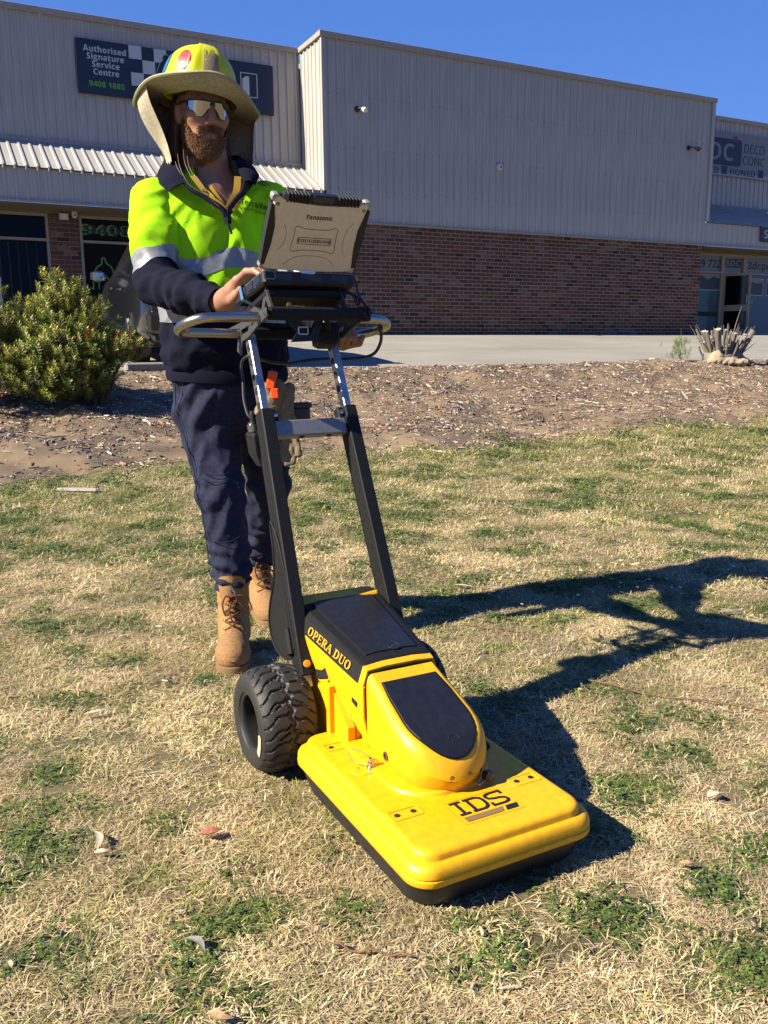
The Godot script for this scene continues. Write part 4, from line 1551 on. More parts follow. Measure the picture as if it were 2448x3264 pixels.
	part(o, "bumper_trim", dark, Vector3(0.9, 0.33, 0.0), Vector3(1.5, 0.12, 0.12), 0.03)
	part(o, "under_tray", dark, Vector3(0.9, 0.24, -2.1), Vector3(1.5, 0.08, 3.9))
	for sgn in [-1.0, 1.0]:
		var x: float = 0.9 + sgn * 0.93
		var mir := part(o, "door_mirror", paint, Vector3(x + sgn * 0.09, 1.02, -2.62), Vector3(0.21, 0.15, 0.11), 0.035)
		part(mir, "mirror_glass", mat("mirror", Color(0.6, 0.7, 0.8), 0.03, 1.0), Vector3(0, 0, 0.056), Vector3(0.155, 0.105, 0.006))
		part(o, "door_handle", dark, Vector3(0.9 + sgn * 0.895, 0.86, -1.34), Vector3(0.03, 0.035, 0.2), 0.01)
		part(o, "door_handle", dark, Vector3(0.9 + sgn * 0.895, 0.86, -2.2), Vector3(0.03, 0.035, 0.2), 0.01)
		part(o, "sill", dark, Vector3(0.9 + sgn * 0.87, 0.28, -2.1), Vector3(0.06, 0.1, 2.0), 0.02)

	# low concrete wheel stops along the edge
	var con := mat("wheel_stop", Color(0.40, 0.37, 0.31), 0.9, 0, 0.3, 5.0, 0.5)
	for q in [[-5.45, "pale concrete wheel stop behind the dark car's rear wheel"], [-7.6, "pale concrete wheel stop half hidden behind the shrub"]]:
		var s := MB.new()
		s.box(Vector3.ZERO, Vector3(1.6, 0.10, 0.14), 0.02)
		var w := build(s, "wheel_stop", con)
		var at := xz(q[0] + 0.6, 7.12)
		w.position = Vector3(at.x, slope(7.1) + 0.054, at.z)
		w.rotation.y = FACE_TURN
		tag(w, q[1], "wheel stop", "wheel stops at the car park edge")

func make_posts() -> void:
	for q in [[-4.36, -10.0, 1.02, 0.055, Color(0.62, 0.66, 0.7), "white capped pipe bollard at the far left edge behind the shrub", "white_post"], [-4.50, -10.15, 1.1, 0.05, Color(0.2, 0.21, 0.22), "grey pipe bollard left of the white one at the frame edge", "grey_post"]]:
		var g := st(q[0], q[1])
		var o := thing("bollard", q[5], "bollard", Vector3(q[0], slope(g.y), q[1]), 0.0, "bollards beside the shrub")
		var b := MB.new()
		b.lathe(vec2s([q[3], 0.0, q[3], q[2] - 0.03]), 18)
		build(b, "pipe", mat(q[6], q[4], 0.5, 0, 0.15, 4.0), o)
		var c := MB.new()
		c.lathe(vec2s([q[3] + 0.004, q[2] - 0.05, q[3] + 0.004, q[2] - 0.012, q[3] - 0.01, q[2], 0.001, q[2] + 0.004]), 18)
		build(c, "cap", mat(q[6], q[4]), o)

func twig_mesh(leaves: int, l: float, leaf_l: float, leaf_w: float) -> ArrayMesh:
	var b := MB.new()
	b.colored = true
	b.col = Color(0.14, 0.085, 0.045)
	b.tube(vecs([0, 0, 0, 0.004, l * 0.5, 0.003, 0, l, 0]), [0.0022, 0.0018, 0.0008], 4, false)
	for i in leaves:
		var u := 0.12 + 0.88 * float(i) / leaves
		var a := i * 2.4 + rnd(-0.3, 0.3)
		var p := Vector3(0, u * l, 0)
		var lift := lerpf(0.35, 1.1, u * u) + rnd(-0.15, 0.2)
		var d := Vector3(cos(a), lift, sin(a)).normalized() * leaf_l * rnd(0.75, 1.15) * lerpf(1.0, 0.7, u)
		var w := Vector3(-sin(a), 0, cos(a)) * leaf_w * 0.5
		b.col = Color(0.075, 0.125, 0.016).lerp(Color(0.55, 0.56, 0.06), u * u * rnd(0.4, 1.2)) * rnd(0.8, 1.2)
		var m := p + d * 0.5 + Vector3(0, -0.002, 0)
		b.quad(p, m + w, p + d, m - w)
	return b.to_mesh(0)

func shrub(o: Node3D, lobes: Array, stems: Array, count: int, material: Material) -> void:
	# stems and boughs, then twigs on the lobes' skins, thinned so that gaps show
	var bark := mat("bark", Color(0.13, 0.09, 0.06), 0.9, 0, 0.4, 20.0)
	for s in stems:
		var b := MB.new()
		var e: Vector3 = s
		b.tube(smooth_path(PackedVector3Array([Vector3(e.x * 0.08, -0.05, e.z * 0.08), e * 0.35 + Vector3(0.02, 0.05, 0), e * 0.7 + Vector3(-0.02, 0.03, 0.02), e]), 4), [0.022, 0.021, 0.02, 0.019, 0.018, 0.016, 0.015, 0.013, 0.012, 0.010, 0.008, 0.006, 0.005], 7)
		build(b, "stem", bark, o)
	var meshes := []
	for i in 4:
		meshes.append(twig_mesh(30, 0.135, 0.056, 0.0082))
	var spots := []
	var boughs := MB.new()
	var gaps := FastNoiseLite.new()
	gaps.seed = 21
	gaps.frequency = 3.4
	var total := 0.0
	for l in lobes:
		total += l[1].x * l[1].y + l[1].y * l[1].z + l[1].x * l[1].z
	for l in lobes:
		var c: Vector3 = l[0]
		var r: Vector3 = l[1]
		var n := int(count * (r.x * r.y + r.y * r.z + r.x * r.z) / total)
		for i in n:
			var d := Vector3(rng.randfn(), rng.randfn(), rng.randfn()).normalized()
			var depth := 1.0 - 0.55 * rng.randf() * rng.randf()
			var wob := 1.0 + 0.45 * gaps.get_noise_3dv(d * 0.7 + c * 3.0)
			var p := c + d * r * depth * wob
			if p.y < 0.05:
				continue
			if gaps.get_noise_3dv(p) < -0.12 and rng.randf() < 0.85:
				continue
			var up := (d * 0.55 + Vector3.UP * 0.75 + Vector3(rnd(-0.4, 0.4), rnd(-0.2, 0.3), rnd(-0.4, 0.4))).normalized()
			var bx := up.cross(Vector3(0.3, 0.1, 1)).normalized()
			var bs := Basis(bx, up, bx.cross(up)).scaled_local(Vector3.ONE * rnd(0.65, 1.25)) * Basis(Vector3.UP, rnd(0, TAU))
			var sunny := rnd(0.75, 1.3)
			spots.append([rng.randi() % 4, Transform3D(bs, p), Color(sunny * rnd(0.85, 1.25), sunny, sunny * 0.9)])
			if i % 16 == 0:
				boughs.tube(PackedVector3Array([Vector3(c.x * 0.3, c.y * 0.35, c.z * 0.3), c.lerp(p, 0.35), p]), [0.007, 0.005, 0.0025], 4, false)
	build(boughs, "branches", bark, o)
	kind(o.get_child(o.get_child_count() - 1), "stuff")
	many("foliage", meshes, material, "", "", spots, o)

func make_shrub() -> void:
	var leaf := StandardMaterial3D.new()
	leaf.resource_name = "shrub_leaf"
	leaf.vertex_color_use_as_albedo = true
	leaf.albedo_color = Color(ALB, ALB, ALB).linear_to_srgb()
	leaf.roughness = 0.5
	leaf.cull_mode = BaseMaterial3D.CULL_DISABLED
	leaf.backlight_enabled = true
	leaf.backlight = Color(0.35, 0.38, 0.08)
	var base := Vector3(-2.72, 0, -8.25)
	base.y = land(base.x, base.z)
	var o := thing("flowering_shrub", "bushy green shrub with fine leaves and red flowers beside the dark car", "shrub", base)
	var lobes := [
		[Vector3(-0.30, 0.86, -0.05), Vector3(0.20, 0.28, 0.22)],
		[Vector3(-0.22, 0.70, 0.0), Vector3(0.32, 0.28, 0.32)],
		[Vector3(-0.60, 0.56, 0.02), Vector3(0.32, 0.30, 0.34)],
		[Vector3(-0.85, 0.42, -0.05), Vector3(0.26, 0.28, 0.3)],
		[Vector3(-0.18, 0.46, 0.10), Vector3(0.34, 0.30, 0.34)],
		[Vector3(0.12, 0.52, 0.02), Vector3(0.24, 0.17, 0.24)],
		[Vector3(0.33, 0.50, 0.0), Vector3(0.11, 0.10, 0.12)],
		[Vector3(-0.42, 0.32, 0.2), Vector3(0.40, 0.28, 0.3)],
		[Vector3(-0.12, 0.26, 0.05), Vector3(0.27, 0.22, 0.28)]]
	var stems := [Vector3(-0.32, 1.08, -0.05), Vector3(-0.2, 0.8, 0.1), Vector3(-0.7, 0.65, 0.05), Vector3(0.2, 0.6, 0.05), Vector3(0.38, 0.54, 0.0), Vector3(-0.9, 0.6, -0.1), Vector3(0.05, 0.8, -0.15)]
	shrub(o, lobes, stems, 4200, leaf)
	# red brush flowers
	var fm := mat("red_flower", Color(0.42, 0.035, 0.02), 0.6)
	for q in [[-0.30, 1.08, 0.15], [-0.26, 1.04, 0.18], [0.10, 0.72, 0.30], [0.05, 0.66, 0.34], [0.30, 0.66, 0.26], [0.42, 0.56, 0.12], [0.46, 0.60, 0.08], [0.49, 0.53, 0.06], [0.47, 0.62, 0.04], [0.40, 0.50, 0.15], [0.36, 0.64, 0.1], [-0.05, 0.63, 0.42], [-0.72, 0.14, 0.42], [-0.1, 0.42, 0.42]]:
		var b := MB.new()
		var c := Vector3(q[0], q[1], q[2])
		for i in 22:
			var d := Vector3(rng.randfn(), rng.randfn() + 0.4, rng.randfn()).normalized() * rnd(0.015, 0.035)
			var w := d.cross(Vector3(0.3, 1, 0.2)).normalized() * 0.0035
			b.quad(c - w, c + w, c + d + w * 0.6, c + d - w * 0.6)
		build(b, "flower", fm, o, 0)
	# part of a second shrub leans in at the left edge
	var b2 := Vector3(-3.95, 0, -8.1)
	b2.y = land(b2.x, b2.z)
	var o2 := thing("flowering_shrub", "second shrub reaching in from the left edge behind the bushy one", "shrub", b2)
	shrub(o2, [[Vector3(0.1, 0.62, 0), Vector3(0.42, 0.42, 0.4)], [Vector3(0.2, 0.28, 0.1), Vector3(0.42, 0.26, 0.35)]], [Vector3(0.1, 0.8, 0), Vector3(0.3, 0.6, 0.1)], 1100, leaf)
	# low weed at the right of the bed
	var b3 := Vector3(4.55, 0, -13.35)
	b3.y = land(b3.x, b3.z)
	var o3 := thing("weed", "small green weed standing just left of the grey stump", "weed", b3)
	var spots := []
	for i in 60:
		var h := rnd(0.0, 0.42)
		var a := rnd(0, TAU)
		spots.append([0, Transform3D(Basis(Vector3(cos(a), 0, sin(a)), rnd(0.0, 0.8)).scaled(Vector3.ONE * 0.8), Vector3(rng.randfn(0, 0.09), h * 0.7, rng.randfn(0, 0.07))), Color(0.9, 1.2, 0.8)])
	var st0 := MB.new()
	st0.tube(vecs([0, -0.02, 0, 0.02, 0.2, 0, 0.0, 0.5, 0]), [0.007, 0.005, 0.002], 5)
	build(st0, "stem", mat("weed_stem", Color(0.1, 0.13, 0.03), 0.8), o3)
	many("foliage", [twig_mesh(20, 0.14, 0.05, 0.009)], leaf, "", "", spots, o3)

func make_stump() -> void:
	var p := Vector3(5.25, 0, -13.45)
	p.y = land(p.x, p.z)
	var o := thing("tree_stump", "grey many-stemmed stump cut short at the edge of the car park", "stump", p)
	var bark := mat("stump_bark", Color(0.34, 0.30, 0.26), 0.9, 0, 0.5, 14.0, 1.0)
	var cut := mat("cut_wood", Color(0.55, 0.48, 0.38), 0.85, 0, 0.25, 20.0)
	var base := Soft.new()
	base.ell(Vector3(0, 0.08, 0), Vector3(0.3, 0.16, 0.24), 0.05)
	base.cap(Vector3(-0.1, 0.1, 0.05), Vector3(-0.35, -0.02, 0.2), 0.09, 0.05, 0.05)
	base.cap(Vector3(0.1, 0.1, 0.05), Vector3(0.42, -0.02, 0.12), 0.09, 0.04, 0.05)
	base.build(0.025, Vector3(-0.6, -0.15, -0.4), Vector3(0.65, 0.35, 0.5))
	base.displace(func(q, _n): return lumps.get_noise_3dv(q * 900.0) * 0.03)
	put(base.to_mesh(), "root_base", bark, o)
	var pale := Soft.new()
	pale.cap(Vector3(-0.28, 0.03, 0.3), Vector3(0.22, 0.02, 0.34), 0.07, 0.05, 0.05)
	pale.ell(Vector3(-0.2, 0.1, 0.28), Vector3(0.1, 0.09, 0.08), 0.04)
	pale.build(0.02, Vector3(-0.5, -0.1, 0.1), Vector3(0.45, 0.3, 0.5))
	pale.displace(func(q, _n): return lumps.get_noise_3dv(q * 1100.0) * 0.03)
	put(pale.to_mesh(), "pale_root", mat("pale_root", Color(0.52, 0.42, 0.28), 0.9, 0, 0.35, 10.0), o)
	for i in 46:
		var a := TAU * i / 46.0 + rnd(-0.15, 0.15)
		var r := rnd(0.05, 0.24) if i % 3 else rnd(0.2, 0.3)
		var f := Vector3(cos(a) * r, 0.1, sin(a) * r * 0.75)
		var lean := Vector3(cos(a) * (0.25 + r), 1.0, sin(a) * 0.4 + 0.1).normalized()
		var l := rnd(0.16, 0.46)
		var w := rnd(0.010, 0.030) if i % 5 else rnd(0.03, 0.05)
		var b := MB.new()
		var e := f + lean * l
		b.tube(smooth_path(PackedVector3Array([f - lean * 0.1, f + lean * l * 0.5 + Vector3(rnd(-0.02, 0.02), 0, rnd(-0.02, 0.02)), e]), 3), w, 9)
		var s := build(b, "cut_stem", bark, o)
		var c := MB.new()
		c.lathe(vec2s([w * 0.95, 0.0, w * 0.9, 0.006]), 9, Transform3D(Basis(Quaternion(Vector3.UP, lean)), e))
		build(c, "cut_face", cut, s)
	var thin := [[0.25, 0.95, 0.5]]
	for i in 44:
		thin.append([rng.randfn(0, 0.24), rnd(0.35, 0.68), 0.0])
	for q in thin:
		var b := MB.new()
		var dz := rnd(-0.15, 0.2)
		b.tube(vecs([q[0] * 0.5, 0.1, dz * 0.5, q[0] * 0.85, q[1] * 0.6, dz, q[0] * 1.15, q[1] * 0.9, dz]), [0.008, 0.006, 0.003], 5)
		build(b, "bare_twig", bark, o)
	# a grey rock at the very right edge
	var k := Soft.new()
	k.ell(Vector3(0, 0.06, 0), Vector3(0.2, 0.14, 0.16), 0.02)
	k.build(0.03, Vector3(-0.3, -0.15, -0.3), Vector3(0.3, 0.3, 0.3))
	k.displace(func(q, _n): return lumps.get_noise_3dv(q * 700.0) * 0.05)
	var g := put(k.to_mesh(), "rock", mat("grey_rock", Color(0.3, 0.28, 0.25), 0.9, 0, 0.3, 6.0))
	g.position = Vector3(6.15, land(6.15, -13.5), -13.5)
	tag(g, "grey rock on the mulch at the right edge of the picture", "rock")

# ---------------------------------------------------------------- the ground radar cart (x right, y up, z towards its nose)
const CART := Vector3(0.06, 0, -1.463)
const CART_TURN := 0.4846
const MID := 0.172                                # the hull's centre line

func inset(p: PackedVector2Array, by: float) -> PackedVector2Array:
	var o := PackedVector2Array()
	var n := p.size()
	for i in n:
		var a := (p[i] - p[(i - 1 + n) % n]).normalized()
		var b := (p[(i + 1) % n] - p[i]).normalized()
		var nn := (a.orthogonal() + b.orthogonal()).normalized()
		o.append(p[i] + nn * -by * (1.0 if Geometry2D.is_polygon_clockwise(p) else -1.0) * -1.0)
	return o

func shrink(p: PackedVector2Array, by: float) -> PackedVector2Array:
	# moved inwards; p counter-clockwise (x, z as plane axes)
	var o := PackedVector2Array()
	var n := p.size()
	for i in n:
		var a := (p[i] - p[(i - 1 + n) % n]).normalized()
		var b := (p[(i + 1) % n] - p[i]).normalized()
		var t := (a + b).normalized()
		o.append(p[i] + Vector2(-t.y, t.x) * by)
	return o

func yz(x: float) -> Transform3D:                 # a plan drawn in (z, y), thickness towards -x from x
	return Transform3D(Basis(Vector3(0, 0, 1), Vector3(0, 1, 0), Vector3(-1, 0, 0)), Vector3(x, 0, 0))

func flat_up(x: float, y: float, z: float) -> Transform3D:   # a plan drawn lying down, read from the nose
	return Transform3D(Basis(Vector3(1, 0, 0), Vector3(0, 0, -1), Vector3(0, 1, 0)), Vector3(x, y, z))

func tyre(o: Node3D, x0: float, x1: float, outer: float) -> void:
	var y := 0.13
	var z := -0.66
	var rubber := mat("kart_rubber", Color(0.024, 0.023, 0.022), 0.62, 0, 0.3, 6.0, 0.3)
	var w := (x1 - x0) / 2
	var ax := Transform3D(Basis(Vector3(0, 1, 0), Vector3(-outer, 0, 0), Vector3(0, 0, -outer) * -1.0), Vector3((x0 + x1) / 2, y, z))
	ax.basis = Basis(Vector3(0, 1, 0), Vector3(outer, 0, 0), Vector3(0, 1, 0).cross(Vector3(outer, 0, 0)))
	var b := MB.new()
	# carcass: sidewalls and shoulders
	b.lathe(vec2s([0.069, -w * 0.82, 0.074, -w * 0.93, 0.09, -w * 0.99, 0.106, -w * 0.97, 0.114, -w * 0.9]), 56, ax, false, false)
	b.lathe(vec2s([0.114, w * 0.9, 0.106, w * 0.97, 0.09, w * 0.99, 0.074, w * 0.93, 0.069, w * 0.82]), 56, ax, false, false)
	# tread with wavy grooves cut into it
	var na := 264
	var nu := 42
	var grid := []
	for i in nu + 1:
		var u := -1.0 + 2.0 * i / nu
		var ring := PackedVector3Array()
		for k in na:
			var a := -TAU * k / na
			var au := absf(u)
			var r := 0.131 - 0.017 * pow(au, 4.0)
			var ph := 25.0 * k / na + (0.0 if u > 0 else 0.5) + 1.35 * pow(au, 0.75) + 0.18 * sin(au * 9.0)
			var f := absf(fposmod(ph, 1.0) - 0.5) * 2.0
			var cut := smoothstep(0.76, 0.87, f) * smoothstep(0.03, 0.1, au) * (1.0 - 0.55 * smoothstep(0.8, 1.0, au))
			var ph2 := 11.0 * k / na + 0.5 + 0.55 * au
			var g := absf(fposmod(ph2, 1.0) - 0.5) * 2.0
			cut = maxf(cut, (1.0 - smoothstep(0.05, 0.11, absf(u - 0.07 * sin(25.0 * TAU * k / na)))) * 0.9)
			cut = maxf(cut, smoothstep(0.9, 0.96, g) * (1.0 - smoothstep(0.5, 0.6, au)))
			r -= 0.006 * cut
			ring.append(ax * Vector3(cos(a) * r, u * w * 0.9, sin(a) * r))
		grid.append(ring)
	b.loft(grid, false, false)
	var t := build(b, "wheel", rubber, o, 32)
	var rim := MB.new()
	rim.lathe(vec2s([0.03, -w * 0.5, 0.062, -w * 0.5, 0.062, w * 0.72, 0.066, w * 0.84, 0.072, w * 0.88, 0.071, w * 0.80]), 40, ax, true, false)
	build(rim, "rim", mat("rim_black", Color(0.02, 0.02, 0.021), 0.35), t)
	var hub := MB.new()
	hub.lathe(vec2s([0.026, -w * 0.5, 0.026, -w * 0.1, 0.018, 0.0]), 20, ax)
	for k in 5:
		var q := TAU * k / 5 + 0.4
		hub.box(ax * Vector3(cos(q) * 0.044, -w * 0.3, sin(q) * 0.044), Vector3(w * 0.5, 0.005, 0.036), 0.0, Basis(Vector3(1, 0, 0), 0.0) * ax.basis * Basis(Vector3(0, 1, 0), -q) * Basis(Vector3(0, 0, 1), PI / 2))
	build(hub, "hub", mat("rim_black", Color.WHITE), t)
	var bolt := MB.new()
	for k in 3:
		var q := TAU * k / 3 + 0.9
		bolt.lathe(vec2s([0.004, -w * 0.3, 0.004, 0.004, 0.001, 0.006]), 8, ax * Transform3D(Basis.IDENTITY, Vector3(cos(q) * 0.034, 0, sin(q) * 0.034)))
	build(bolt, "wheel_studs", mat("bright_steel", Color(0.6, 0.6, 0.6), 0.25, 1.0), t)
	# paper label on the sidewall
	if outer < 0:
		var lab := MB.new()
		for i in 14:
			var q0 := -0.05 + 0.62 * i / 14.0
			var q1 := -0.05 + 0.62 * (i + 1) / 14.0
			var e0 := 0.004 if i == 0 else 0.009
			var e1 := 0.004 if i == 13 else 0.009
			var f := func(q: float, r: float) -> Vector3:
				return Vector3(x0 + w * 0.012 - 0.0012, y - sin(q) * r, z + cos(q) * r)
			lab.quad(f.call(q0, 0.096 - e0), f.call(q1, 0.096 - e1), f.call(q1, 0.096 + e1), f.call(q0, 0.096 + e0))
			lab.quad(f.call(q0, 0.096 + e0) + Vector3(0.0008, 0, 0), f.call(q1, 0.096 + e1) + Vector3(0.0008, 0, 0), f.call(q1, 0.096 - e1) + Vector3(0.0008, 0, 0), f.call(q0, 0.096 - e0) + Vector3(0.0008, 0, 0))
		build(lab, "paper_label", mat("label_paper", Color(0.62, 0.52, 0.36), 0.7, 0, 0.25, 40.0), t)

func make_cart() -> void:
	var o := thing("ground_radar_cart", "yellow and black ground radar cart on two tyres before the man", "radar cart", CART, CART_TURN)
	var yel := mat("yellow_plastic", Color(0.95, 0.49, 0.003), 0.44, 0, 0.10, 6.0, 0.10)
	var deep := mat("deep_yellow", Color(0.80, 0.36, 0.004), 0.5)
	var blk := mat("black_plastic", Color(0.015, 0.0155, 0.0165), 0.6, 0, 0.2, 8.0, 0.22)
	blk.metallic_specular = 0.3
	var tub_m := mat("tub_plastic", Color(0.016, 0.0165, 0.018), 0.5, 0, 0.35, 5.0, 0.2)
	var panel_m := mat("panel_black", Color(0.016, 0.0165, 0.019), 0.36, 0, 0.25, 6.0, 0.15)
	var hole := mat("hole_black", Color(0.006, 0.006, 0.006), 0.7)
	var steel := mat("bright_steel", Color(0.6, 0.6, 0.6), 0.25, 1.0)
	var ink := mat("print_black", Color(0.012, 0.012, 0.012), 0.5)
	var gap := mat("seam_black", Color(0.008, 0.007, 0.005), 0.8)
	var c := Vector2(0.1755, -0.243)
	# --- antenna box: black tub, yellow lid
	var b := MB.new()
	b.loft([level(rrect(0.3740, 0.525, 0.055, 7), 0.006, c), level(rrect(0.3870, 0.545, 0.058, 7), 0.010, c), level(rrect(0.3930, 0.556, 0.058, 7), 0.018, c), level(rrect(0.4070, 0.58, 0.056, 7), 0.045, c), level(rrect(0.4160, 0.593, 0.054, 7), 0.070, c)])
	build(b, "tub", tub_m, o)
	b = MB.new()
	var lv := [[0.4110, 0.590, 0.050, 0.0645], [0.4230, 0.602, 0.050, 0.066], [0.4290, 0.608, 0.050, 0.070], [0.4295, 0.6085, 0.050, 0.080], [0.4250, 0.604, 0.050, 0.082], [0.4250, 0.604, 0.050, 0.084], [0.4285, 0.6075, 0.050, 0.086], [0.4270, 0.606, 0.050, 0.096], [0.4190, 0.598, 0.050, 0.105], [0.4070, 0.586, 0.048, 0.1085], [0.3950, 0.574, 0.046, 0.1095], [0.3930, 0.572, 0.045, 0.112], [0.3915, 0.5705, 0.044, 0.119], [0.3860, 0.565, 0.042, 0.1245], [0.3760, 0.555, 0.040, 0.1270], [0.3610, 0.54, 0.036, 0.1280]]
	var rings := []
	for l in lv:
		rings.append(level(rrect(l[0], l[1], l[2], 7), l[3], c))
	b.loft(rings)
	var lid := build(b, "lid", yel, o, 45)
	var top := 0.128
	# screw recesses
	for q in [[0.037, -0.438], [0.029, -0.104], [0.319, -0.102], [0.322, -0.438]]:
		b = MB.new()
		b.ribbon(rrect(0.066, 0.034, 0.004, 2), 0.004, 0.0016, flat_up(q[0], top - 0.0002, q[1]), true)
		build(b, "recess_rim", yel, lid)
		for x in [-0.0185, 0.0185]:
			b = MB.new()
			b.lathe(vec2s([0.0062, 0.0, 0.0062, 0.0012]), 14, Transform3D(Basis.IDENTITY, Vector3(q[0] + x, top, q[1])))
			build(b, "screw_hole", hole, lid)
	# moulded shelf beside the turret and the slot on the left edge
	b = MB.new()
	b.loft([level(rrect(0.25, 0.40, 0.10, 8), top - 0.002, Vector2(MID - 0.002, -0.325)), level(rrect(0.245, 0.395, 0.10, 8), top + 0.006, Vector2(MID - 0.002, -0.325)), level(rrect(0.235, 0.385, 0.095, 8), top + 0.009, Vector2(MID - 0.002, -0.325))])
	build(b, "turret_seat", yel, lid)
	b = MB.new()
	b.box(Vector3(-0.004, 0.1115, -0.20), Vector3(0.018, 0.022, 0.105), 0.006)
	build(b, "edge_catch", yel, lid)
	b = MB.new()
	b.box(Vector3(-0.0135, 0.1125, -0.20), Vector3(0.002, 0.006, 0.085), 0.0)
	build(b, "edge_slot", deep, lid)
	# locking pin with its wire loop
	b = MB.new()
	b.loft([level(rrect(0.075, 0.055, 0.02, 5), top - 0.001, Vector2(0.045, -0.305)), level(rrect(0.066, 0.046, 0.018, 5), top + 0.003, Vector2(0.045, -0.305))])
	var pad := build(b, "pin_pad", yel, lid)
	b = MB.new()
	b.lathe(vec2s([0.011, 0.0, 0.011, 0.008, 0.008, 0.0085, 0.008, 0.016, 0.0055, 0.017, 0.0055, 0.026, 0.002, 0.028]), 12, Transform3D(Basis.IDENTITY, Vector3(0.052, top + 0.002, -0.298)))
	build(b, "locking_pin", steel, pad)
	b = MB.new()
	b.tube(smooth_path(vecs([0.052, top + 0.024, -0.298, 0.066, top + 0.02, -0.3, 0.068, top + 0.012, -0.305, 0.052, top + 0.026, -0.318, 0.030, top + 0.036, -0.34, 0.020, top + 0.03, -0.345, 0.022, top + 0.014, -0.328, 0.044, top + 0.012, -0.302]), 5), 0.0009, 5)
	build(b, "wire_loop", steel, pad)
	b = MB.new()
	b.lathe(vec2s([0.004, 0.0, 0.004, 0.0035]), 10, Transform3D(Basis.IDENTITY, Vector3(0.026, top + 0.001, -0.315)))
	build(b, "pin_hole", deep, pad)
	for q in [[0.332, -0.268]]:
		b = MB.new()
		b.lathe(vec2s([0.0125, 0.0, 0.0125, 0.006, 0.010, 0.0085]), 16, Transform3D(Basis.IDENTITY, Vector3(q[0], top, q[1])))
		build(b, "rubber_plug", blk, lid)
	# maker's letters and bars on the lid
	var lx := flat_up(0.0, top + 0.0008, 0.0)
	b = MB.new()
	var st_w := 0.0072
	b.ribbon(vec2s([0.1335, 0.0435, 0.1335, 0.088]), st_w, 0.0006, lx)
	b.ribbon(vec2s([0.121, 0.0435, 0.146, 0.0435]), st_w, 0.00065, lx)
	b.ribbon(vec2s([0.121, 0.088, 0.146, 0.088]), st_w, 0.00065, lx)
	build(b, "printed_letter", ink, lid)
	b = MB.new()
	b.ribbon(vec2s([0.153, 0.0435, 0.181, 0.0435, 0.190, 0.049, 0.193, 0.058, 0.193, 0.074, 0.190, 0.0825, 0.181, 0.088, 0.153, 0.088]), st_w, 0.0006, lx)
	b.ribbon(vec2s([0.1605, 0.0435, 0.1605, 0.088]), st_w, 0.00065, lx)
	build(b, "printed_letter", ink, lid)
	b = MB.new()
	b.ribbon(vec2s([0.2415, 0.0765, 0.2415, 0.088, 0.215, 0.088, 0.205, 0.0845, 0.203, 0.0775, 0.206, 0.0705, 0.216, 0.0665, 0.231, 0.0645, 0.2395, 0.0605, 0.2425, 0.0535, 0.239, 0.0465, 0.230, 0.0435, 0.203, 0.0435, 0.203, 0.0545]), st_w * 0.95, 0.0006, lx)
	build(b, "printed_letter", ink, lid)
	b = MB.new()
	b.extrude(vec2s([0.121, 0.0165, 0.207, 0.0165, 0.2135, 0.0325, 0.121, 0.0325]), 0.0006, lx)
	build(b, "printed_bar", mat("print_brown", Color(0.24, 0.15, 0.06), 0.5), lid)
	b = MB.new()
	b.extrude(vec2s([0.2145, 0.0165, 0.2425, 0.0165, 0.249, 0.0325, 0.221, 0.0325]), 0.0006, lx)
	build(b, "printed_bar", ink, lid)
	b = MB.new()
	b.ribbon(vec2s([0.113, 0.009, 0.252, 0.009, 0.252, 0.096, 0.113, 0.096]), 0.0008, 0.0004, lx, true)
	build(b, "decal_edge", deep, lid)

	# --- turret: rounded nose that slopes down to the front
	var plan := PackedVector2Array()
	var zc := -0.222
	plan.append(Vector2(0.092, -0.374))
	plan.append(Vector2(0.0985, -0.32))
	plan.append(Vector2(0.1035, -0.26))
	for i in 17:
		var a := PI * i / 16.0
		plan.append(Vector2(cos(a) * 0.1045, zc + pow(sin(a), 0.9) * 0.112))
	plan.append(Vector2(-0.1035, -0.26))
	plan.append(Vector2(-0.0985, -0.32))
	plan.append(Vector2(-0.092, -0.374))
	var roof := func(zz: float) -> float:
		return lerpf(0.318, 0.212, (zz + 0.375) / 0.265) - 0.02 * smoothstep(-0.17, -0.10, zz)
	rings = []
	for l in [[0.016, 0.134, 0.0], [0.007, 0.150, 0.0], [0.0015, 0.170, 0.0], [0.0, -0.034, 1.0], [0.0025, -0.018, 1.0], [0.008, -0.007, 1.0], [0.016, -0.001, 1.0], [0.022, 0.0, 1.0]]:
		var p := shrink(plan, l[0])
		var r := PackedVector3Array()
		for i in range(p.size() - 1, -1, -1):
			if plan[i].y < -0.36:
				p[i].y = plan[i].y
			r.append(Vector3(MID + p[i].x, l[1] if l[2] == 0.0 else roof.call(p[i].y) + l[1], p[i].y))
		rings.append(r)
	b = MB.new()
	b.loft(rings)
	var tur := build(b, "turret", yel, o, 40)
	# black cover let into its slope
	var cover := PackedVector2Array()
	cover.append(Vector2(0.069, -0.340))
	cover.append(Vector2(0.075, -0.29))
	for i in 19:
		var a := PI * i / 18.0
		cover.append(Vector2(cos(a) * 0.078, -0.222 + sin(a) * 0.097))
	cover.append(Vector2(-0.075, -0.29))
	cover.append(Vector2(-0.069, -0.340))
	rings = []
	for l in [[0.0, -0.003], [0.0, 0.0015], [0.002, 0.003]]:
		var p := shrink(cover, l[0])
		var r := PackedVector3Array()
		for i in range(p.size() - 1, -1, -1):
			r.append(Vector3(MID + p[i].x, roof.call(p[i].y) + l[1], p[i].y))
		rings.append(r)
	b = MB.new()
	b.loft(rings, false, false)
	# strips across the cover follow its bend
	var cp := shrink(cover, 0.002)
	var half := cp.size() / 2
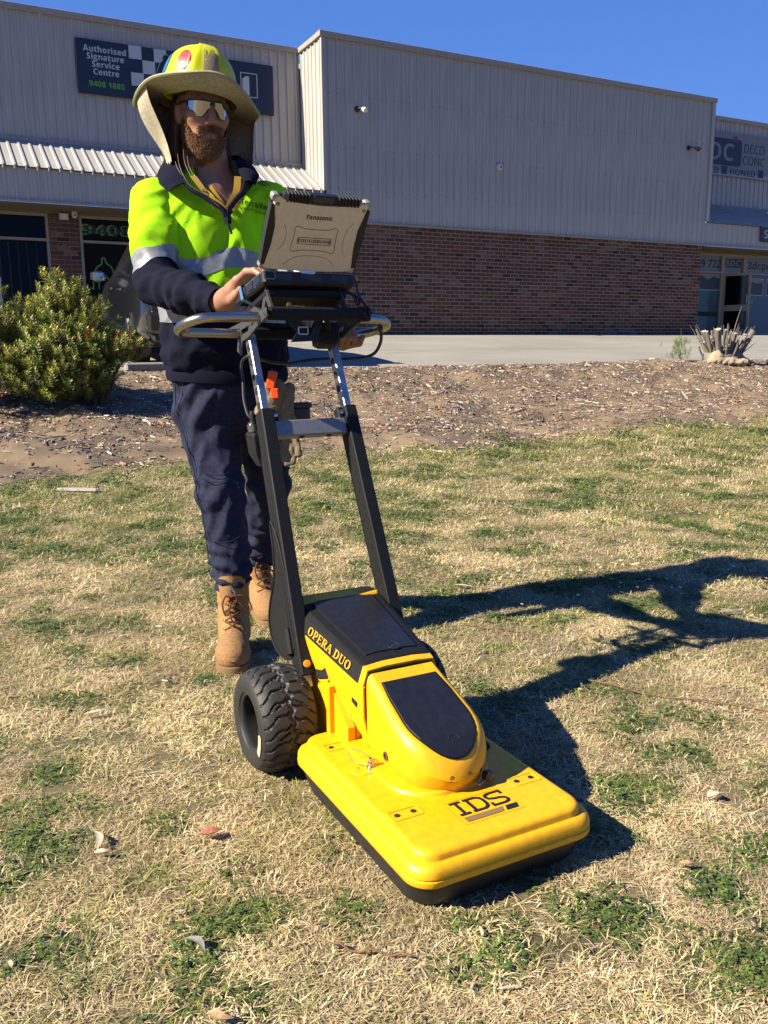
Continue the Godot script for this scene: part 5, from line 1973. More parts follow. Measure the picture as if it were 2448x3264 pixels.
	for i in half - 0:
		var p0 := cp[i]
		var p1 := cp[i + 1]
		var q0 := cp[cp.size() - 1 - i]
		var q1 := cp[cp.size() - 2 - i]
		if i + 1 > cp.size() - 2 - i:
			break
		b.quad(Vector3(MID + q0.x, roof.call(q0.y) + 0.003, q0.y), Vector3(MID + q1.x, roof.call(q1.y) + 0.003, q1.y), Vector3(MID + p1.x, roof.call(p1.y) + 0.003, p1.y), Vector3(MID + p0.x, roof.call(p0.y) + 0.003, p0.y))
	var cov := build(b, "cover", panel_m, tur, 30)
	b = MB.new()
	var bend := PackedVector3Array()
	for p in shrink(cover, -0.0015):
		bend.append(Vector3(MID + p.x, roof.call(p.y) + 0.0006, p.y))
	b.tube(bend, 0.0014, 5, false, true)
	build(b, "cover_seam", gap, tur)
	b = MB.new()
	b.lathe(vec2s([0.0075, 0.0, 0.0075, 0.004, 0.004, 0.0065, 0.001, 0.007]), 12, Transform3D(Basis(Vector3.RIGHT, 0.4), Vector3(MID + 0.002, 0.218, -0.153)))
	build(b, "screw", steel, cov)
	b = MB.new()
	var arc := PackedVector3Array()
	for i in 9:
		var a := -1.2 + 2.6 * i / 8.0
		arc.append(Vector3(MID + 0.004 + sin(a) * 0.014, 0.0, -0.152 - cos(a) * 0.014))
	for i in arc.size():
		arc[i].y = roof.call(arc[i].z) + 0.003
	b.tube(arc, 0.0016, 5)
	build(b, "screw_dish", panel_m, cov)
	# bolt on its left flank, lock marks and lever at the foot
	b = MB.new()
	b.lathe(vec2s([0.010, 0.0, 0.010, 0.002, 0.0055, 0.0025, 0.0055, 0.0]), 14, Transform3D(Basis(Vector3.BACK, PI / 2), Vector3(MID - 0.1025, 0.172, -0.262)))
	build(b, "flank_bolt", mat("brown_bolt", Color(0.08, 0.05, 0.02), 0.6), tur)
	for q in [[-0.25, 0], [0.22, 1], [0.52, 2]]:
		var a: float = q[0]
		var p := Vector3(MID + sin(a) * 0.1025, 0.166, zc + cos(a) * 0.1085)
		var nx := Transform3D(Basis(Vector3.UP, a), p + Vector3(sin(a), 0, cos(a)) * 0.0022)
		b = MB.new()
		b.extrude(vec2s([-0.0045, -0.006, 0.0045, -0.006, 0.0045, 0.001, -0.0045, 0.001]), 0.0006, nx)
		var dx := 0.006 if q[1] == 1 else 0.0
		b.ribbon(vec2s([-0.003 - dx, 0.001, -0.003 - dx, 0.005, 0.0 - dx, 0.0068, 0.003 - dx, 0.005, 0.003 - dx, 0.001]), 0.0014, 0.0006, nx)
		build(b, "lock_mark", ink, tur)
	b = MB.new()
	b.box(Vector3(0.222, top + 0.012, -0.118), Vector3(0.03, 0.003, 0.010), 0.001, Basis(Vector3.UP, 0.35))
	build(b, "lever", mat("tan_metal", Color(0.42, 0.30, 0.14), 0.5), tur)
	b = MB.new()
	b.loft([level(vec2s([0.010, 0.006, 0.0, 0.011, -0.010, 0.006, -0.010, -0.009, 0.010, -0.009]), top + 0.008, Vector2(0.241, -0.122)), level(vec2s([0.010, 0.006, 0.0, 0.011, -0.010, 0.006, -0.010, -0.009, 0.010, -0.009]), top + 0.026, Vector2(0.241, -0.122)), level(vec2s([0.006, 0.003, 0.0, 0.007, -0.006, 0.003, -0.006, -0.007, 0.006, -0.007]), top + 0.030, Vector2(0.241, -0.122))])
	build(b, "lever_knob", panel_m, tur)

	# --- hull behind the turret
	var cross := func(zz: float, pts: Array, g := 0.0) -> PackedVector3Array:
		var r := PackedVector3Array()
		for i in range(0, pts.size(), 2):
			r.append(Vector3(MID + pts[i] + g, pts[i + 1], zz))
		for i in range(pts.size() - 2, -1, -2):
			r.append(Vector3(MID - pts[i] - g, pts[i + 1], zz))
		return r
	b = MB.new()
	b.loft([cross.call(-0.735, [0.10, 0.29, 0.130, 0.31, 0.136, 0.352, 0.10, 0.362]), cross.call(-0.70, [0.10, 0.282, 0.132, 0.302, 0.1375, 0.349, 0.10, 0.36]), cross.call(-0.40, [0.085, 0.15, 0.1005, 0.225, 0.102, 0.289, 0.08, 0.30]), cross.call(-0.376, [0.085, 0.14, 0.0985, 0.215, 0.0995, 0.285, 0.08, 0.296])])
	var hull := build(b, "hull", yel, o, 30)
	b = MB.new()
	b.loft([cross.call(-0.397, [0.085, 0.15, 0.1015, 0.225, 0.1025, 0.291, 0.089, 0.3295, 0.04, 0.3345]), cross.call(-0.378, [0.083, 0.14, 0.0995, 0.215, 0.1, 0.287, 0.087, 0.3245, 0.04, 0.3285])])
	build(b, "hull_collar", yel, hull, 30)
	b = MB.new()
	b.loft([cross.call(-0.3785, [0.08, 0.14, 0.0965, 0.215, 0.097, 0.284, 0.084, 0.321, 0.04, 0.3245]), cross.call(-0.3735, [0.08, 0.14, 0.0935, 0.215, 0.094, 0.283, 0.083, 0.3185, 0.04, 0.3215])])
	build(b, "seam", gap, hull, 30)
	# black battery lid with raised lettering on its left flank
	b = MB.new()
	b.loft([cross.call(-0.715, [0.134, 0.352, 0.1375, 0.356, 0.124, 0.382, 0.108, 0.392, 0.05, 0.397]), cross.call(-0.698, [0.134, 0.349, 0.138, 0.353, 0.126, 0.385, 0.109, 0.3945, 0.05, 0.3985]), cross.call(-0.402, [0.1, 0.289, 0.1045, 0.2925, 0.0915, 0.330, 0.082, 0.3345, 0.04, 0.339]), cross.call(-0.396, [0.1, 0.2895, 0.1025, 0.292, 0.090, 0.328, 0.081, 0.331, 0.04, 0.335])])
	var bl := build(b, "battery_lid", blk, o, 20)
	b = MB.new()
	b.loft([cross.call(-0.69, [0.085, 0.394, 0.0845, 0.4005, 0.045, 0.4025]), cross.call(-0.425, [0.068, 0.338, 0.0675, 0.3445, 0.035, 0.3475])])
	build(b, "lid_panel", panel_m, bl, 20)
	b = MB.new()
	b.lathe(vec2s([0.016, 0.0, 0.0165, 0.004, 0.0125, 0.0045, 0.0125, 0.002, 0.006, 0.002, 0.006, 0.004, 0.001, 0.0045]), 22, Transform3D(Basis(Vector3.RIGHT, 0.2), Vector3(MID + 0.012, 0.3465, -0.437)))
	build(b, "round_lock", mat("gloss_black", Color(0.02, 0.02, 0.02), 0.15), bl)
	# lettering along the left flank
	var f0 := Vector3(MID - 0.1325, 0.368, -0.698)
	var f1 := Vector3(MID - 0.0985, 0.3105, -0.402)
	var across := (f1 - f0).normalized()
	var lean := Vector3(0.36, 0.93, 0.0)
	var up := (lean - across * lean.dot(across)).normalized()
	var nrm := across.cross(up).normalized()
	letters("OPERA DUO", 0.0205, 0.0012, mat("yellow_print", Color(0.66, 0.34, 0.008), 0.5), bl, Transform3D(Basis(across, up, nrm), f0.lerp(f1, 0.57) + nrm * 0.0022 + up * 0.001), font("Droid Serif", 700), 1.14)
	# rear carrying handle
	b = MB.new()
	b.loft([level(rrect(0.236, 0.062, 0.012, 4), 0.372, Vector2(MID, -0.742)), level(rrect(0.242, 0.068, 0.014, 4), 0.378, Vector2(MID, -0.742)), level(rrect(0.242, 0.068, 0.014, 4), 0.394, Vector2(MID, -0.742)), level(rrect(0.234, 0.060, 0.012, 4), 0.399, Vector2(MID, -0.742))])
	var hd := build(b, "rear_handle", yel, o)
	for x in [-0.083, 0.083]:
		b = MB.new()
		b.lathe(vec2s([0.022, 0.0, 0.0225, 0.0006]), 20, Transform3D(Basis.IDENTITY, Vector3(MID + x, 0.399, -0.742)))
		build(b, "handle_dimple", deep, hd)
	b = MB.new()
	b.box(Vector3(MID, 0.388, -0.708), Vector3(0.13, 0.02, 0.03), 0.004)
	build(b, "lid_hinge", blk, hd)
	# chassis between the wheels
	b = MB.new()
	b.box(Vector3(MID, 0.17, -0.615), Vector3(0.20, 0.25, 0.36), 0.012)
	b.box(Vector3(MID, 0.185, -0.44), Vector3(0.155, 0.18, 0.09), 0.008)
	var ch := build(b, "chassis", yel, o)
	for s in [-1.0, 1.0]:
		b = MB.new()
		b.extrude(vec2s([-0.77, 0.10, -0.52, 0.07, -0.43, 0.10, -0.43, 0.17, -0.50, 0.225, -0.56, 0.262, -0.64, 0.285, -0.70, 0.27]), 0.018, yz(MID + s * 0.104 + 0.009))
		build(b, "side_plate", yel, ch)
		b = MB.new()
		b.box(Vector3(MID + s * 0.115, 0.165, -0.515), Vector3(0.026, 0.17, 0.016), 0.004)
		build(b, "chassis_rib", yel, ch)
		b = MB.new()
		b.box(Vector3(MID + s * 0.108, 0.272, -0.575), Vector3(0.02, 0.07, 0.085), 0.01, Basis(Vector3.RIGHT, -0.35))
		build(b, "hinge_block", hole, ch)
		b = MB.new()
		b.lathe(vec2s([0.016, 0.0, 0.016, 0.13]), 14, Transform3D(Basis(Vector3.BACK, s * PI / 2), Vector3(MID + s * 0.20, 0.13, -0.66)))
		build(b, "axle", blk, ch)
	b = MB.new()
	b.box(Vector3(MID - 0.101, 0.243, -0.43), Vector3(0.006, 0.012, 0.055), 0.0, Basis(Vector3.RIGHT, 0.25))
	build(b, "latch_slot", hole, hull)
	tyre(o, -0.112, 0.040, -1.0)
	tyre(o, 0.270, 0.418, 1.0)

	# --- handle arms
	for s in [-1.0, 1.0]:
		var lo := Vector3(MID + s * 0.139, 0.236, -0.627)
		var hi := Vector3(MID + s * 0.121, 0.878, -0.907)
		var u := (hi - lo).normalized()
		var fx := Vector3(1, 0, 0)
		var n := fx.cross(u).normalized()
		fx = u.cross(n).normalized()
		var bs := Basis(fx, u, n)
		var len := lo.distance_to(hi)
		b = MB.new()
		b.box((lo + hi) / 2, Vector3(0.035, len, 0.060), 0.003, bs)
		var arm := build(b, "handle_arm", blk, o, 30)
		if s < 0:
			for e in [-0.010, 0.006]:
				b = MB.new()
				b.tube(PackedVector3Array([lo.lerp(hi, 0.10) - fx * 0.018 + n * e, lo.lerp(hi, 0.985) - fx * 0.018 + n * e]), 0.0032, 6)
				build(b, "rib", blk, arm)
			# drop shaped guard near the foot
			b = MB.new()
			var drop := smooth_path(vecs([-0.805, 0.60, 0, -0.79, 0.515, 0, -0.797, 0.44, 0, -0.828, 0.375, 0, -0.840, 0.32, 0, -0.820, 0.275, 0, -0.775, 0.252, 0, -0.72, 0.252, 0, -0.68, 0.27, 0, -0.655, 0.30, 0, -0.68, 0.40, 0, -0.74, 0.54, 0]), 4, true)
			var pl := PackedVector2Array()
			for p in drop:
				pl.append(Vector2(p.x, p.y))
			b.extrude(pl, 0.022, yz(lo.x + 0.012))
			var gd := build(b, "guard", blk, arm, 30)
			b = MB.new()
			var rim := PackedVector3Array()
			for p in drop:
				rim.append(Vector3(lo.x - 0.0105, p.y, p.x))
			b.tube(rim, 0.0035, 6, false, true)
			build(b, "guard_rim", blk, gd)
			b = MB.new()
			b.box(Vector3(lo.x - 0.016, 0.315, -0.675), Vector3(0.026, 0.075, 0.028), 0.006, bs)
			build(b, "guard_boss", blk, gd)
			b = MB.new()
			b.lathe(vec2s([0.0095, 0.0, 0.0095, 0.003, 0.007, 0.004]), 14, Transform3D(Basis(Quaternion(Vector3.UP, n)), lo + u * 0.028 + n * 0.030))
			build(b, "orange_plug", mat("orange_plug", Color(0.8, 0.36, 0.01), 0.5), arm)
			b = MB.new()
			b.box(lo - u * 0.014, Vector3(0.03, 0.034, 0.03), 0.003, bs)
			build(b, "steel_foot", mat("satin_steel", Color(0.55, 0.55, 0.53), 0.38, 1.0), arm)
			# cable box with its connector
			b = MB.new()
			b.loft([level(rrect(0.03, 0.04, 0.006, 3), 0.735, Vector2(0.043, -0.90)), level(rrect(0.044, 0.062, 0.008, 3), 0.765, Vector2(0.038, -0.915)), level(rrect(0.046, 0.066, 0.008, 3), 0.815, Vector2(0.036, -0.925)), level(rrect(0.04, 0.058, 0.008, 3), 0.822, Vector2(0.036, -0.925))])
			build(b, "cable_box", blk, arm, 25)
			b = MB.new()
			b.lathe(vec2s([0.009, 0.0, 0.010, 0.010, 0.014, 0.011, 0.014, 0.030, 0.010, 0.032, 0.010, 0.036]), 16, Transform3D(Basis(Vector3.FORWARD, -0.15), Vector3(0.028, 0.815, -0.925)))
			build(b, "connector", steel, arm)
		else:
			for e in range(7):
				b = MB.new()
				b.lathe(vec2s([0.004, 0.0, 0.004, 0.001]), 8, Transform3D(Basis(Vector3.BACK, PI / 2), lo.lerp(hi, 0.36 + e * 0.075) - fx * 0.0178))
				build(b, "adjuster_hole", hole, arm)
		# clamp and telescopic steel post
		b = MB.new()
		b.box(hi - u * 0.02 - fx * s * 0.024, Vector3(0.022, 0.04, 0.03), 0.004, bs)
		build(b, "clamp", blk, arm)
		b = MB.new()
		b.lathe(vec2s([0.007, 0.0, 0.007, 0.004, 0.003, 0.006]), 12, Transform3D(Basis(Quaternion(Vector3.UP, n)), hi - u * 0.016 - fx * s * 0.024 + n * 0.016))
		build(b, "clamp_bolt", steel, arm)
		var ph := Vector3(MID + s * 0.1195, 1.062, -0.992)
		var pu := (ph - hi).normalized()
		var pn := fx.cross(pu).normalized()
		b = MB.new()
		b.box((hi + ph) / 2, Vector3(0.021, hi.distance_to(ph) + 0.03, 0.032), 0.002, Basis(fx, pu, pn))
		var post := build(b, "steel_post", mat("satin_steel", Color(0.55, 0.55, 0.53), 0.38, 1.0), o, 20)
		for e in 5:
			b = MB.new()
			b.lathe(vec2s([0.0105, 0.0, 0.0105, 0.0008]), 16, Transform3D(Basis(Vector3.BACK, PI / 2), hi.lerp(ph, 0.08 + 0.205 * e) - fx * 0.0104))
			build(b, "post_hole", hole, post)
	b = MB.new()
	b.box(Vector3(MID, 0.829, -0.883), Vector3(0.212, 0.046, 0.03), 0.004, Basis(Vector3.RIGHT, -0.42))
	var xb := build(b, "crossbar", mat("grey_alloy", Color(0.34, 0.33, 0.31), 0.45, 0.6, 0.15, 12.0), o)
	for x in [-0.03, 0.05]:
		part(xb, "drain_notch", hole, Vector3(MID + x, 0.8085, -0.868), Vector3(0.016, 0.003, 0.006), 0.001)
	# --- handlebar frame: two bars, two skeleton side plates, two steel loops
	for q in [[1.130, -0.842, 0.046, 0.326], [1.083, -1.042, 0.03, 0.315]]:
		b = MB.new()
		b.box(Vector3((q[2] + q[3]) / 2, q[0], q[1]), Vector3(q[3] - q[2], 0.034, 0.034), 0.006)
		build(b, "cross_tube", blk, o)
	b = MB.new()
	b.box(Vector3(0.318, 1.130, -0.842), Vector3(0.03, 0.038, 0.038), 0.004)
	build(b, "tube_end", blk, o)
	for x in [0.040, 0.318]:
		b = MB.new()
		b.ribbon(vec2s([-0.815, 1.135, -0.93, 1.118, -1.035, 1.100, -1.13, 1.088]), 0.020, 0.005, yz(x))
		b.ribbon(vec2s([-0.815, 1.132, -0.90, 1.105, -0.965, 1.080, -1.04, 1.066]), 0.017, 0.0049, yz(x))
		b.ribbon(vec2s([-1.045, 1.105, -1.03, 1.065, -1.045, 1.030]), 0.034, 0.0052, yz(x))
		b.ribbon(vec2s([-0.935, 1.122, -0.96, 1.078]), 0.014, 0.0048, yz(x))
		var pl := build(b, "side_plate", mat("grey_plate", Color(0.07, 0.07, 0.068), 0.5, 0.2, 0.15, 9.0), o, 20)
		for p in [[-0.828, 1.131], [-1.042, 1.094], [-1.035, 1.056]]:
			b = MB.new()
			b.lathe(vec2s([0.0055, 0.0, 0.0055, 0.003, 0.003, 0.0035]), 10, Transform3D(Basis(Vector3.BACK, PI / 2), Vector3(x - 0.005, p[1], p[0])))
			build(b, "plate_bolt", steel, pl)
	var brushed := mat("brushed_steel", Color(0.56, 0.53, 0.48), 0.28, 1.0, 0.1, 20.0)
	for pts in [vecs([0.045, 1.121, -0.875, -0.02, 1.121, -0.875, -0.085, 1.120, -0.876, -0.118, 1.116, -0.885, -0.143, 1.106, -0.915, -0.149, 1.097, -0.955, -0.142, 1.090, -0.995, -0.125, 1.086, -1.018, -0.095, 1.085, -1.030, -0.03, 1.084, -1.034, 0.035, 1.083, -1.036]), vecs([0.315, 1.121, -0.875, 0.35, 1.120, -0.875, 0.388, 1.117, -0.878, 0.412, 1.110, -0.892, 0.428, 1.102, -0.92, 0.432, 1.096, -0.955, 0.424, 1.089, -0.99, 0.402, 1.082, -1.015, 0.375, 1.077, -1.028, 0.345, 1.074, -1.034, 0.315, 1.074, -1.036])]:
		b = MB.new()
		b.tube(smooth_path(pts, 5), 0.0128, 14)
		build(b, "grip_loop", brushed, o)
	# cradle under the computer, its straps and clips
	var tilt := Basis(Vector3.RIGHT, -0.235)
	b = MB.new()
	b.box(Vector3(0.178, 1.162, -0.985), Vector3(0.23, 0.022, 0.20), 0.005, tilt)
	var dock := build(b, "cradle", blk, o)
	for x in [0.07, 0.28]:
		b = MB.new()
		b.ribbon(vec2s([-0.86, 1.135, -0.90, 1.185, -0.93, 1.13, -1.03, 1.155, -1.06, 1.09]), 0.018, 0.006, yz(x))
		build(b, "cradle_bracket", mat("grey_plate", Color.WHITE), dock, 20)
	b = MB.new()
	b.box(Vector3(0.245, 1.075, -0.93), Vector3(0.06, 0.06, 0.07), 0.008, tilt)
	build(b, "swivel_block", blk, dock)
	b = MB.new()
	b.tube(vecs([0.20, 1.15, -0.90, 0.225, 1.115, -0.87, 0.24, 1.09, -0.90]), 0.009, 8)
	build(b, "swivel_arm", blk, dock)
	b = MB.new()
	b.ribbon(vec2s([0.13, 1.118, 0.165, 1.085, 0.15, 1.068, 0.20, 1.072, 0.215, 1.118]), 0.022, 0.002, Transform3D(Basis.IDENTITY, Vector3(0, 0, -0.90)))
	build(b, "strap", mat("blue_strap", Color(0.03, 0.045, 0.075), 0.8, 0, 0.2, 30.0), dock)
	b = MB.new()
	b.ribbon(rrect(0.026, 0.018, 0.003, 2), 0.003, 0.003, Transform3D(Basis.IDENTITY, Vector3(0.165, 1.088, -0.896)), true)
	build(b, "strap_buckle", mat("satin_steel", Color.WHITE), dock)
	part(dock, "yellow_fitting", mat("brass", Color(0.4, 0.28, 0.08), 0.4, 0.7), Vector3(0.135, 1.148, -0.868), Vector3(0.05, 0.006, 0.006), 0.001)
	b = MB.new()
	b.lathe(vec2s([0.007, 0.0, 0.007, 0.004, 0.003, 0.005]), 12, Transform3D(Basis(Vector3.RIGHT, PI / 2), Vector3(0.115, 1.152, -0.866)))
	build(b, "brass_bolt", mat("brass", Color.WHITE), dock)

# ---------------------------------------------------------------- rugged notebook on the cradle (world parts in the cart's axes)
func make_laptop() -> void:
	var o := thing("laptop", "rugged notebook computer with silver lid, strapped on the cart's handlebar", "laptop", CART, CART_TURN)
	var silver := mat("lid_silver", Color(0.88, 0.77, 0.57), 0.5, 0.05, 0.06, 8.0, 0.05)
	var bright := mat("corner_silver", Color(0.42, 0.41, 0.38), 0.4, 0.4)
	var rub := mat("rubber_bumper", Color(0.012, 0.012, 0.013), 0.6, 0, 0.2, 20.0, 0.2)
	var groove := mat("lid_groove", Color(0.13, 0.11, 0.075), 0.7)
	var ink := mat("lid_print", Color(0.05, 0.045, 0.035), 0.6)
	var pale := mat("lid_pale", Color(0.55, 0.52, 0.45), 0.6)
	var steel := mat("bright_steel", Color.WHITE)
	# lid: outer face looks at the viewer and down; lx along, ly up the lid, lz out of it
	var foot := Vector3(0.174, 1.247, -0.884)
	var head := Vector3(0.174, 1.407, -0.768)
	var up := (head - foot).normalized()
	var yaw := Basis(Vector3.UP, 0.055)
	var nx := yaw * Vector3.RIGHT
	var n := nx.cross(up).normalized()
	var lx := Transform3D(Basis(nx, up, n), foot)
	var h := foot.distance_to(head)
	var w := 0.272
	var lid := Node3D.new()
	lid.name = "screen_lid"
	lid.transform = lx
	o.add_child(lid)
	# silver shell, waisted at the sides, bowed along the top
	var outline := PackedVector2Array()
	for p in smooth_path(vecs([-0.128, 0.006, 0, -0.1, 0.0, 0, 0.0, -0.003, 0, 0.1, 0.0, 0, 0.128, 0.006, 0]), 4):
		outline.append(Vector2(p.x, p.y))
	outline.append_array(vec2s([0.126, 0.03, 0.119, 0.085, 0.119, 0.13, 0.126, 0.170, 0.129, h - 0.012]))
	for p in smooth_path(vecs([0.122, h - 0.004, 0, 0.08, h - 0.014, 0, 0.0, h - 0.019, 0, -0.08, h - 0.014, 0, -0.122, h - 0.004, 0]), 4):
		outline.append(Vector2(p.x, p.y))
	outline.append_array(vec2s([-0.129, h - 0.012, -0.126, 0.170, -0.119, 0.13, -0.119, 0.085, -0.126, 0.03]))
	var b := MB.new()
	b.extrude(outline, 0.014, Transform3D(Basis.IDENTITY, Vector3(0, 0, -0.006)))
	build(b, "shell", silver, lid, 25)
	b = MB.new()
	b.extrude(rrect(0.262, h - 0.008, 0.012, 4), 0.006, Transform3D(Basis.IDENTITY, Vector3(0, h / 2, -0.012)))
	build(b, "screen_back", rub, lid)
	for s in [-1.0, 1.0]:
		b = MB.new()
		var side := vec2s([s * 0.126, 0.012, s * 0.1365, 0.014, s * 0.1375, 0.10, s * 0.1365, h - 0.022, s * 0.129, h - 0.024, s * 0.122, h - 0.05, s * 0.1165, 0.12, s * 0.1175, 0.07])
		b.extrude(side, 0.019, Transform3D(Basis.IDENTITY, Vector3(0, 0, -0.009)))
		build(b, "side_bumper", rub, lid, 30)
		for y in [0.008, h - 0.008]:
			b = MB.new()
			b.extrude(rrect(0.020, 0.019, 0.007, 5), 0.0165, Transform3D(Basis.IDENTITY, Vector3(s * 0.1265, y, -0.009)))
			build(b, "corner_cap", bright, lid, 30)
		b = MB.new()
		b.lathe(vec2s([0.0045, 0.0, 0.0045, 0.0012, 0.002, 0.0013]), 12, Transform3D(Basis(Vector3.RIGHT, PI / 2), Vector3(s * 0.119, h - 0.022, 0.0085)))
		build(b, "lid_screw", mat("pewter", Color(0.25, 0.24, 0.2), 0.4, 0.7), lid)
	b = MB.new()
	b.box(Vector3(0, h - 0.004, -0.001), Vector3(0.212, 0.022, 0.02), 0.005)
	var tb := build(b, "top_bumper", rub, lid)
	for i in 22:
		if absf(i - 10.5) < 4.0:
			continue
		b = MB.new()
		b.box(Vector3(-0.097 + i * 0.0093, h - 0.003, 0.002), Vector3(0.0045, 0.024, 0.022), 0.0015)
		build(b, "bumper_ridge", rub, tb)
	b = MB.new()
	b.box(Vector3(0, h - 0.002, 0.001), Vector3(0.06, 0.02, 0.021), 0.003)
	build(b, "carry_latch", mat("gloss_black", Color(0.02, 0.02, 0.02), 0.15), tb)
	letters("Panasonic", 0.0115, 0.0005, ink, lid, face(0.0, h - 0.050, 0.0086), font("Droid Sans", 700), 0.95)
	letters("TOUGHBOOK", 0.0088, 0.0005, ink, lid, face(0.0, h * 0.42, 0.0086), font("Droid Serif", 700), 1.18)
	b = MB.new()
	b.ribbon(rrect(0.094, 0.018, 0.001, 1), 0.0011, 0.0006, face(0, h * 0.42, 0.0083), true)
	build(b, "name_box", ink, lid)
	var dent := PackedVector2Array()
	for p in smooth_path(vecs([-0.055, 0.052, 0, -0.063, 0.058, 0, -0.061, 0.075, 0, -0.059, 0.105, 0, -0.061, 0.115, 0, -0.052, 0.122, 0, -0.03, 0.116, 0, 0.03, 0.116, 0, 0.052, 0.122, 0, 0.061, 0.115, 0, 0.059, 0.105, 0, 0.061, 0.075, 0, 0.063, 0.058, 0, 0.055, 0.052, 0, 0.03, 0.057, 0, -0.03, 0.057, 0]), 4, true):
		dent.append(Vector2(p.x, p.y))
	b = MB.new()
	b.ribbon(dent, 0.0012, 0.0006, face(0, 0, 0.0082), true)
	build(b, "pressed_outline", groove, lid)
	for q in [[-0.075, 0.014, -0.045, 0.036, 0.0, 0.042, 0.045, 0.036, 0.075, 0.014], [-0.1, 0.05, -0.085, 0.07, -0.082, 0.1, -0.092, 0.125], [0.092, 0.05, 0.082, 0.08, 0.086, 0.12, 0.1, 0.14]]:
		b = MB.new()
		var pl := PackedVector2Array()
		var pp := PackedVector3Array()
		for i in range(0, q.size(), 2):
			pp.append(Vector3(q[i], q[i + 1], 0))
		for p in smooth_path(pp, 5):
			pl.append(Vector2(p.x, p.y))
		b.ribbon(pl, 0.0009, 0.0005, face(0, 0, 0.0081))
		build(b, "pressed_line", groove, lid)
	# hinge and base
	b = MB.new()
	b.box(Vector3(0.178, 1.238, -0.887), Vector3(0.04, 0.014, 0.02), 0.003, yaw)
	build(b, "hinge", steel, o)
	var bs := yaw * Basis(Vector3.RIGHT, -0.235)
	var mid := Vector3(0.179, 1.198, -0.985)
	b = MB.new()
	b.box(mid, Vector3(0.268, 0.036, 0.212), 0.006, bs)
	var base := build(b, "keyboard_base", rub, o)
	b = MB.new()
	b.box(mid + bs * Vector3(0, 0.0185, -0.01), Vector3(0.255, 0.004, 0.19), 0.001, bs)
	build(b, "palm_rest", mat("palm_grey", Color(0.2, 0.19, 0.17), 0.5), base)
	for i in 3:
		b = MB.new()
		b.box(mid + bs * Vector3(-0.1345, 0.002, 0.07 - i * 0.052), Vector3(0.004, 0.022, 0.034), 0.001, bs)
		build(b, "port_cover", mat("gloss_black", Color(0.02, 0.02, 0.02), 0.15), base)
	b = MB.new()
	b.ribbon(rrect(0.030, 0.020, 0.005, 3), 0.003, 0.003, Transform3D(bs, mid) * Transform3D(Basis.IDENTITY, Vector3(-0.117, 0.004, 0.106)), true)
	build(b, "stylus_clip", mat("pewter", Color(0.25, 0.24, 0.2), 0.4, 0.7), base)
	for q in [[-0.08, 0.05], [0.0, 0.06], [0.085, 0.05]]:
		part(base, "rear_port", mat("port_black", Color(0.005, 0.005, 0.005), 0.3), mid + bs * Vector3(q[0], 0.0, 0.1065), Vector3(q[1], 0.018, 0.002))
	# light blue elastic band round the left corner
	b = MB.new()
	var band := PackedVector3Array([mid + bs * Vector3(-0.08, 0.0225, -0.048), mid + bs * Vector3(-0.133, 0.0225, -0.045), mid + bs * Vector3(-0.1395, 0.018, -0.044), mid + bs * Vector3(-0.1395, -0.018, -0.036), mid + bs * Vector3(-0.132, -0.024, -0.030), mid + bs * Vector3(-0.10, -0.05, -0.01)])
	for i in band.size() - 1:
		var wz := bs * Vector3(0, 0, 0.0085)
		b.quad(band[i] - wz, band[i + 1] - wz, band[i + 1] + wz, band[i] + wz)
		var th := bs * Vector3(0.0012, -0.0012, 0)
		b.quad(band[i] + wz + th, band[i + 1] + wz + th, band[i + 1] - wz + th, band[i] - wz + th)
	tag(build(b, "elastic_band", mat("blue_elastic", Color(0.10, 0.22, 0.42), 0.8, 0, 0.2, 60.0), base), "light blue elastic band", "")
	base.get_node("elastic_band").remove_meta("category")
	# stylus tether at the right
	b = MB.new()
	b.tube(smooth_path(vecs([0.318, 1.262, -0.895, 0.332, 1.24, -0.905, 0.334, 1.21, -0.907, 0.328, 1.185, -0.908, 0.324, 1.165, -0.905, 0.334, 1.158, -0.90, 0.340, 1.170, -0.90, 0.336, 1.19, -0.905, 0.322, 1.225, -0.90, 0.318, 1.25, -0.895]), 5), 0.0018, 6)
	build(b, "stylus_tether", rub, o)
	b = MB.new()
	b.tube(vecs([0.327, 1.178, -0.90, 0.333, 1.160, -0.898, 0.341, 1.172, -0.898]), 0.0055, 7)
	build(b, "stylus", rub, o)

func make_cable() -> void:
	var o := thing("cable", "black data cable looping from the computer below the right grip", "cable", CART, CART_TURN)
	var rub := mat("cable_black", Color(0.014, 0.014, 0.014), 0.42)
	var b := MB.new()
	b.tube(smooth_path(vecs([0.285, 1.190, -0.93, 0.305, 1.192, -0.918, 0.341, 1.173, -0.905, 0.372, 1.145, -0.915, 0.394, 1.110, -0.905, 0.404, 1.082, -0.905, 0.407, 1.055, -0.915, 0.400, 1.027, -0.938, 0.378, 1.015, -0.965, 0.340, 1.011, -1.0, 0.287, 1.012, -1.021, 0.245, 1.009, -1.034, 0.209, 1.004, -1.039, 0.174, 1.000, -1.030, 0.13, 1.003, -1.015, 0.097, 1.009, -1.004, 0.063, 1.018, -0.981]), 6), 0.0046, 9)
	build(b, "loop", rub, o)
	b = MB.new()
	b.tube(smooth_path(vecs([0.045, 1.022, -0.972, 0.036, 1.021, -0.985, 0.028, 1.008, -1.0, 0.026, 0.985, -1.003, 0.028, 0.957, -0.998, 0.020, 0.908, -0.972, 0.020, 0.87, -0.945, 0.027, 0.858, -0.932]), 6), 0.0042, 9)
	build(b, "drop", rub, o)
	b = MB.new()
	b.lathe(vec2s([0.0065, 0.0, 0.0095, 0.004, 0.009, 0.022, 0.0055, 0.034]), 12, Transform3D(Basis(Vector3.FORWARD, -0.15), Vector3(0.029, 0.846, -0.926)))
	build(b, "plug", rub, o)

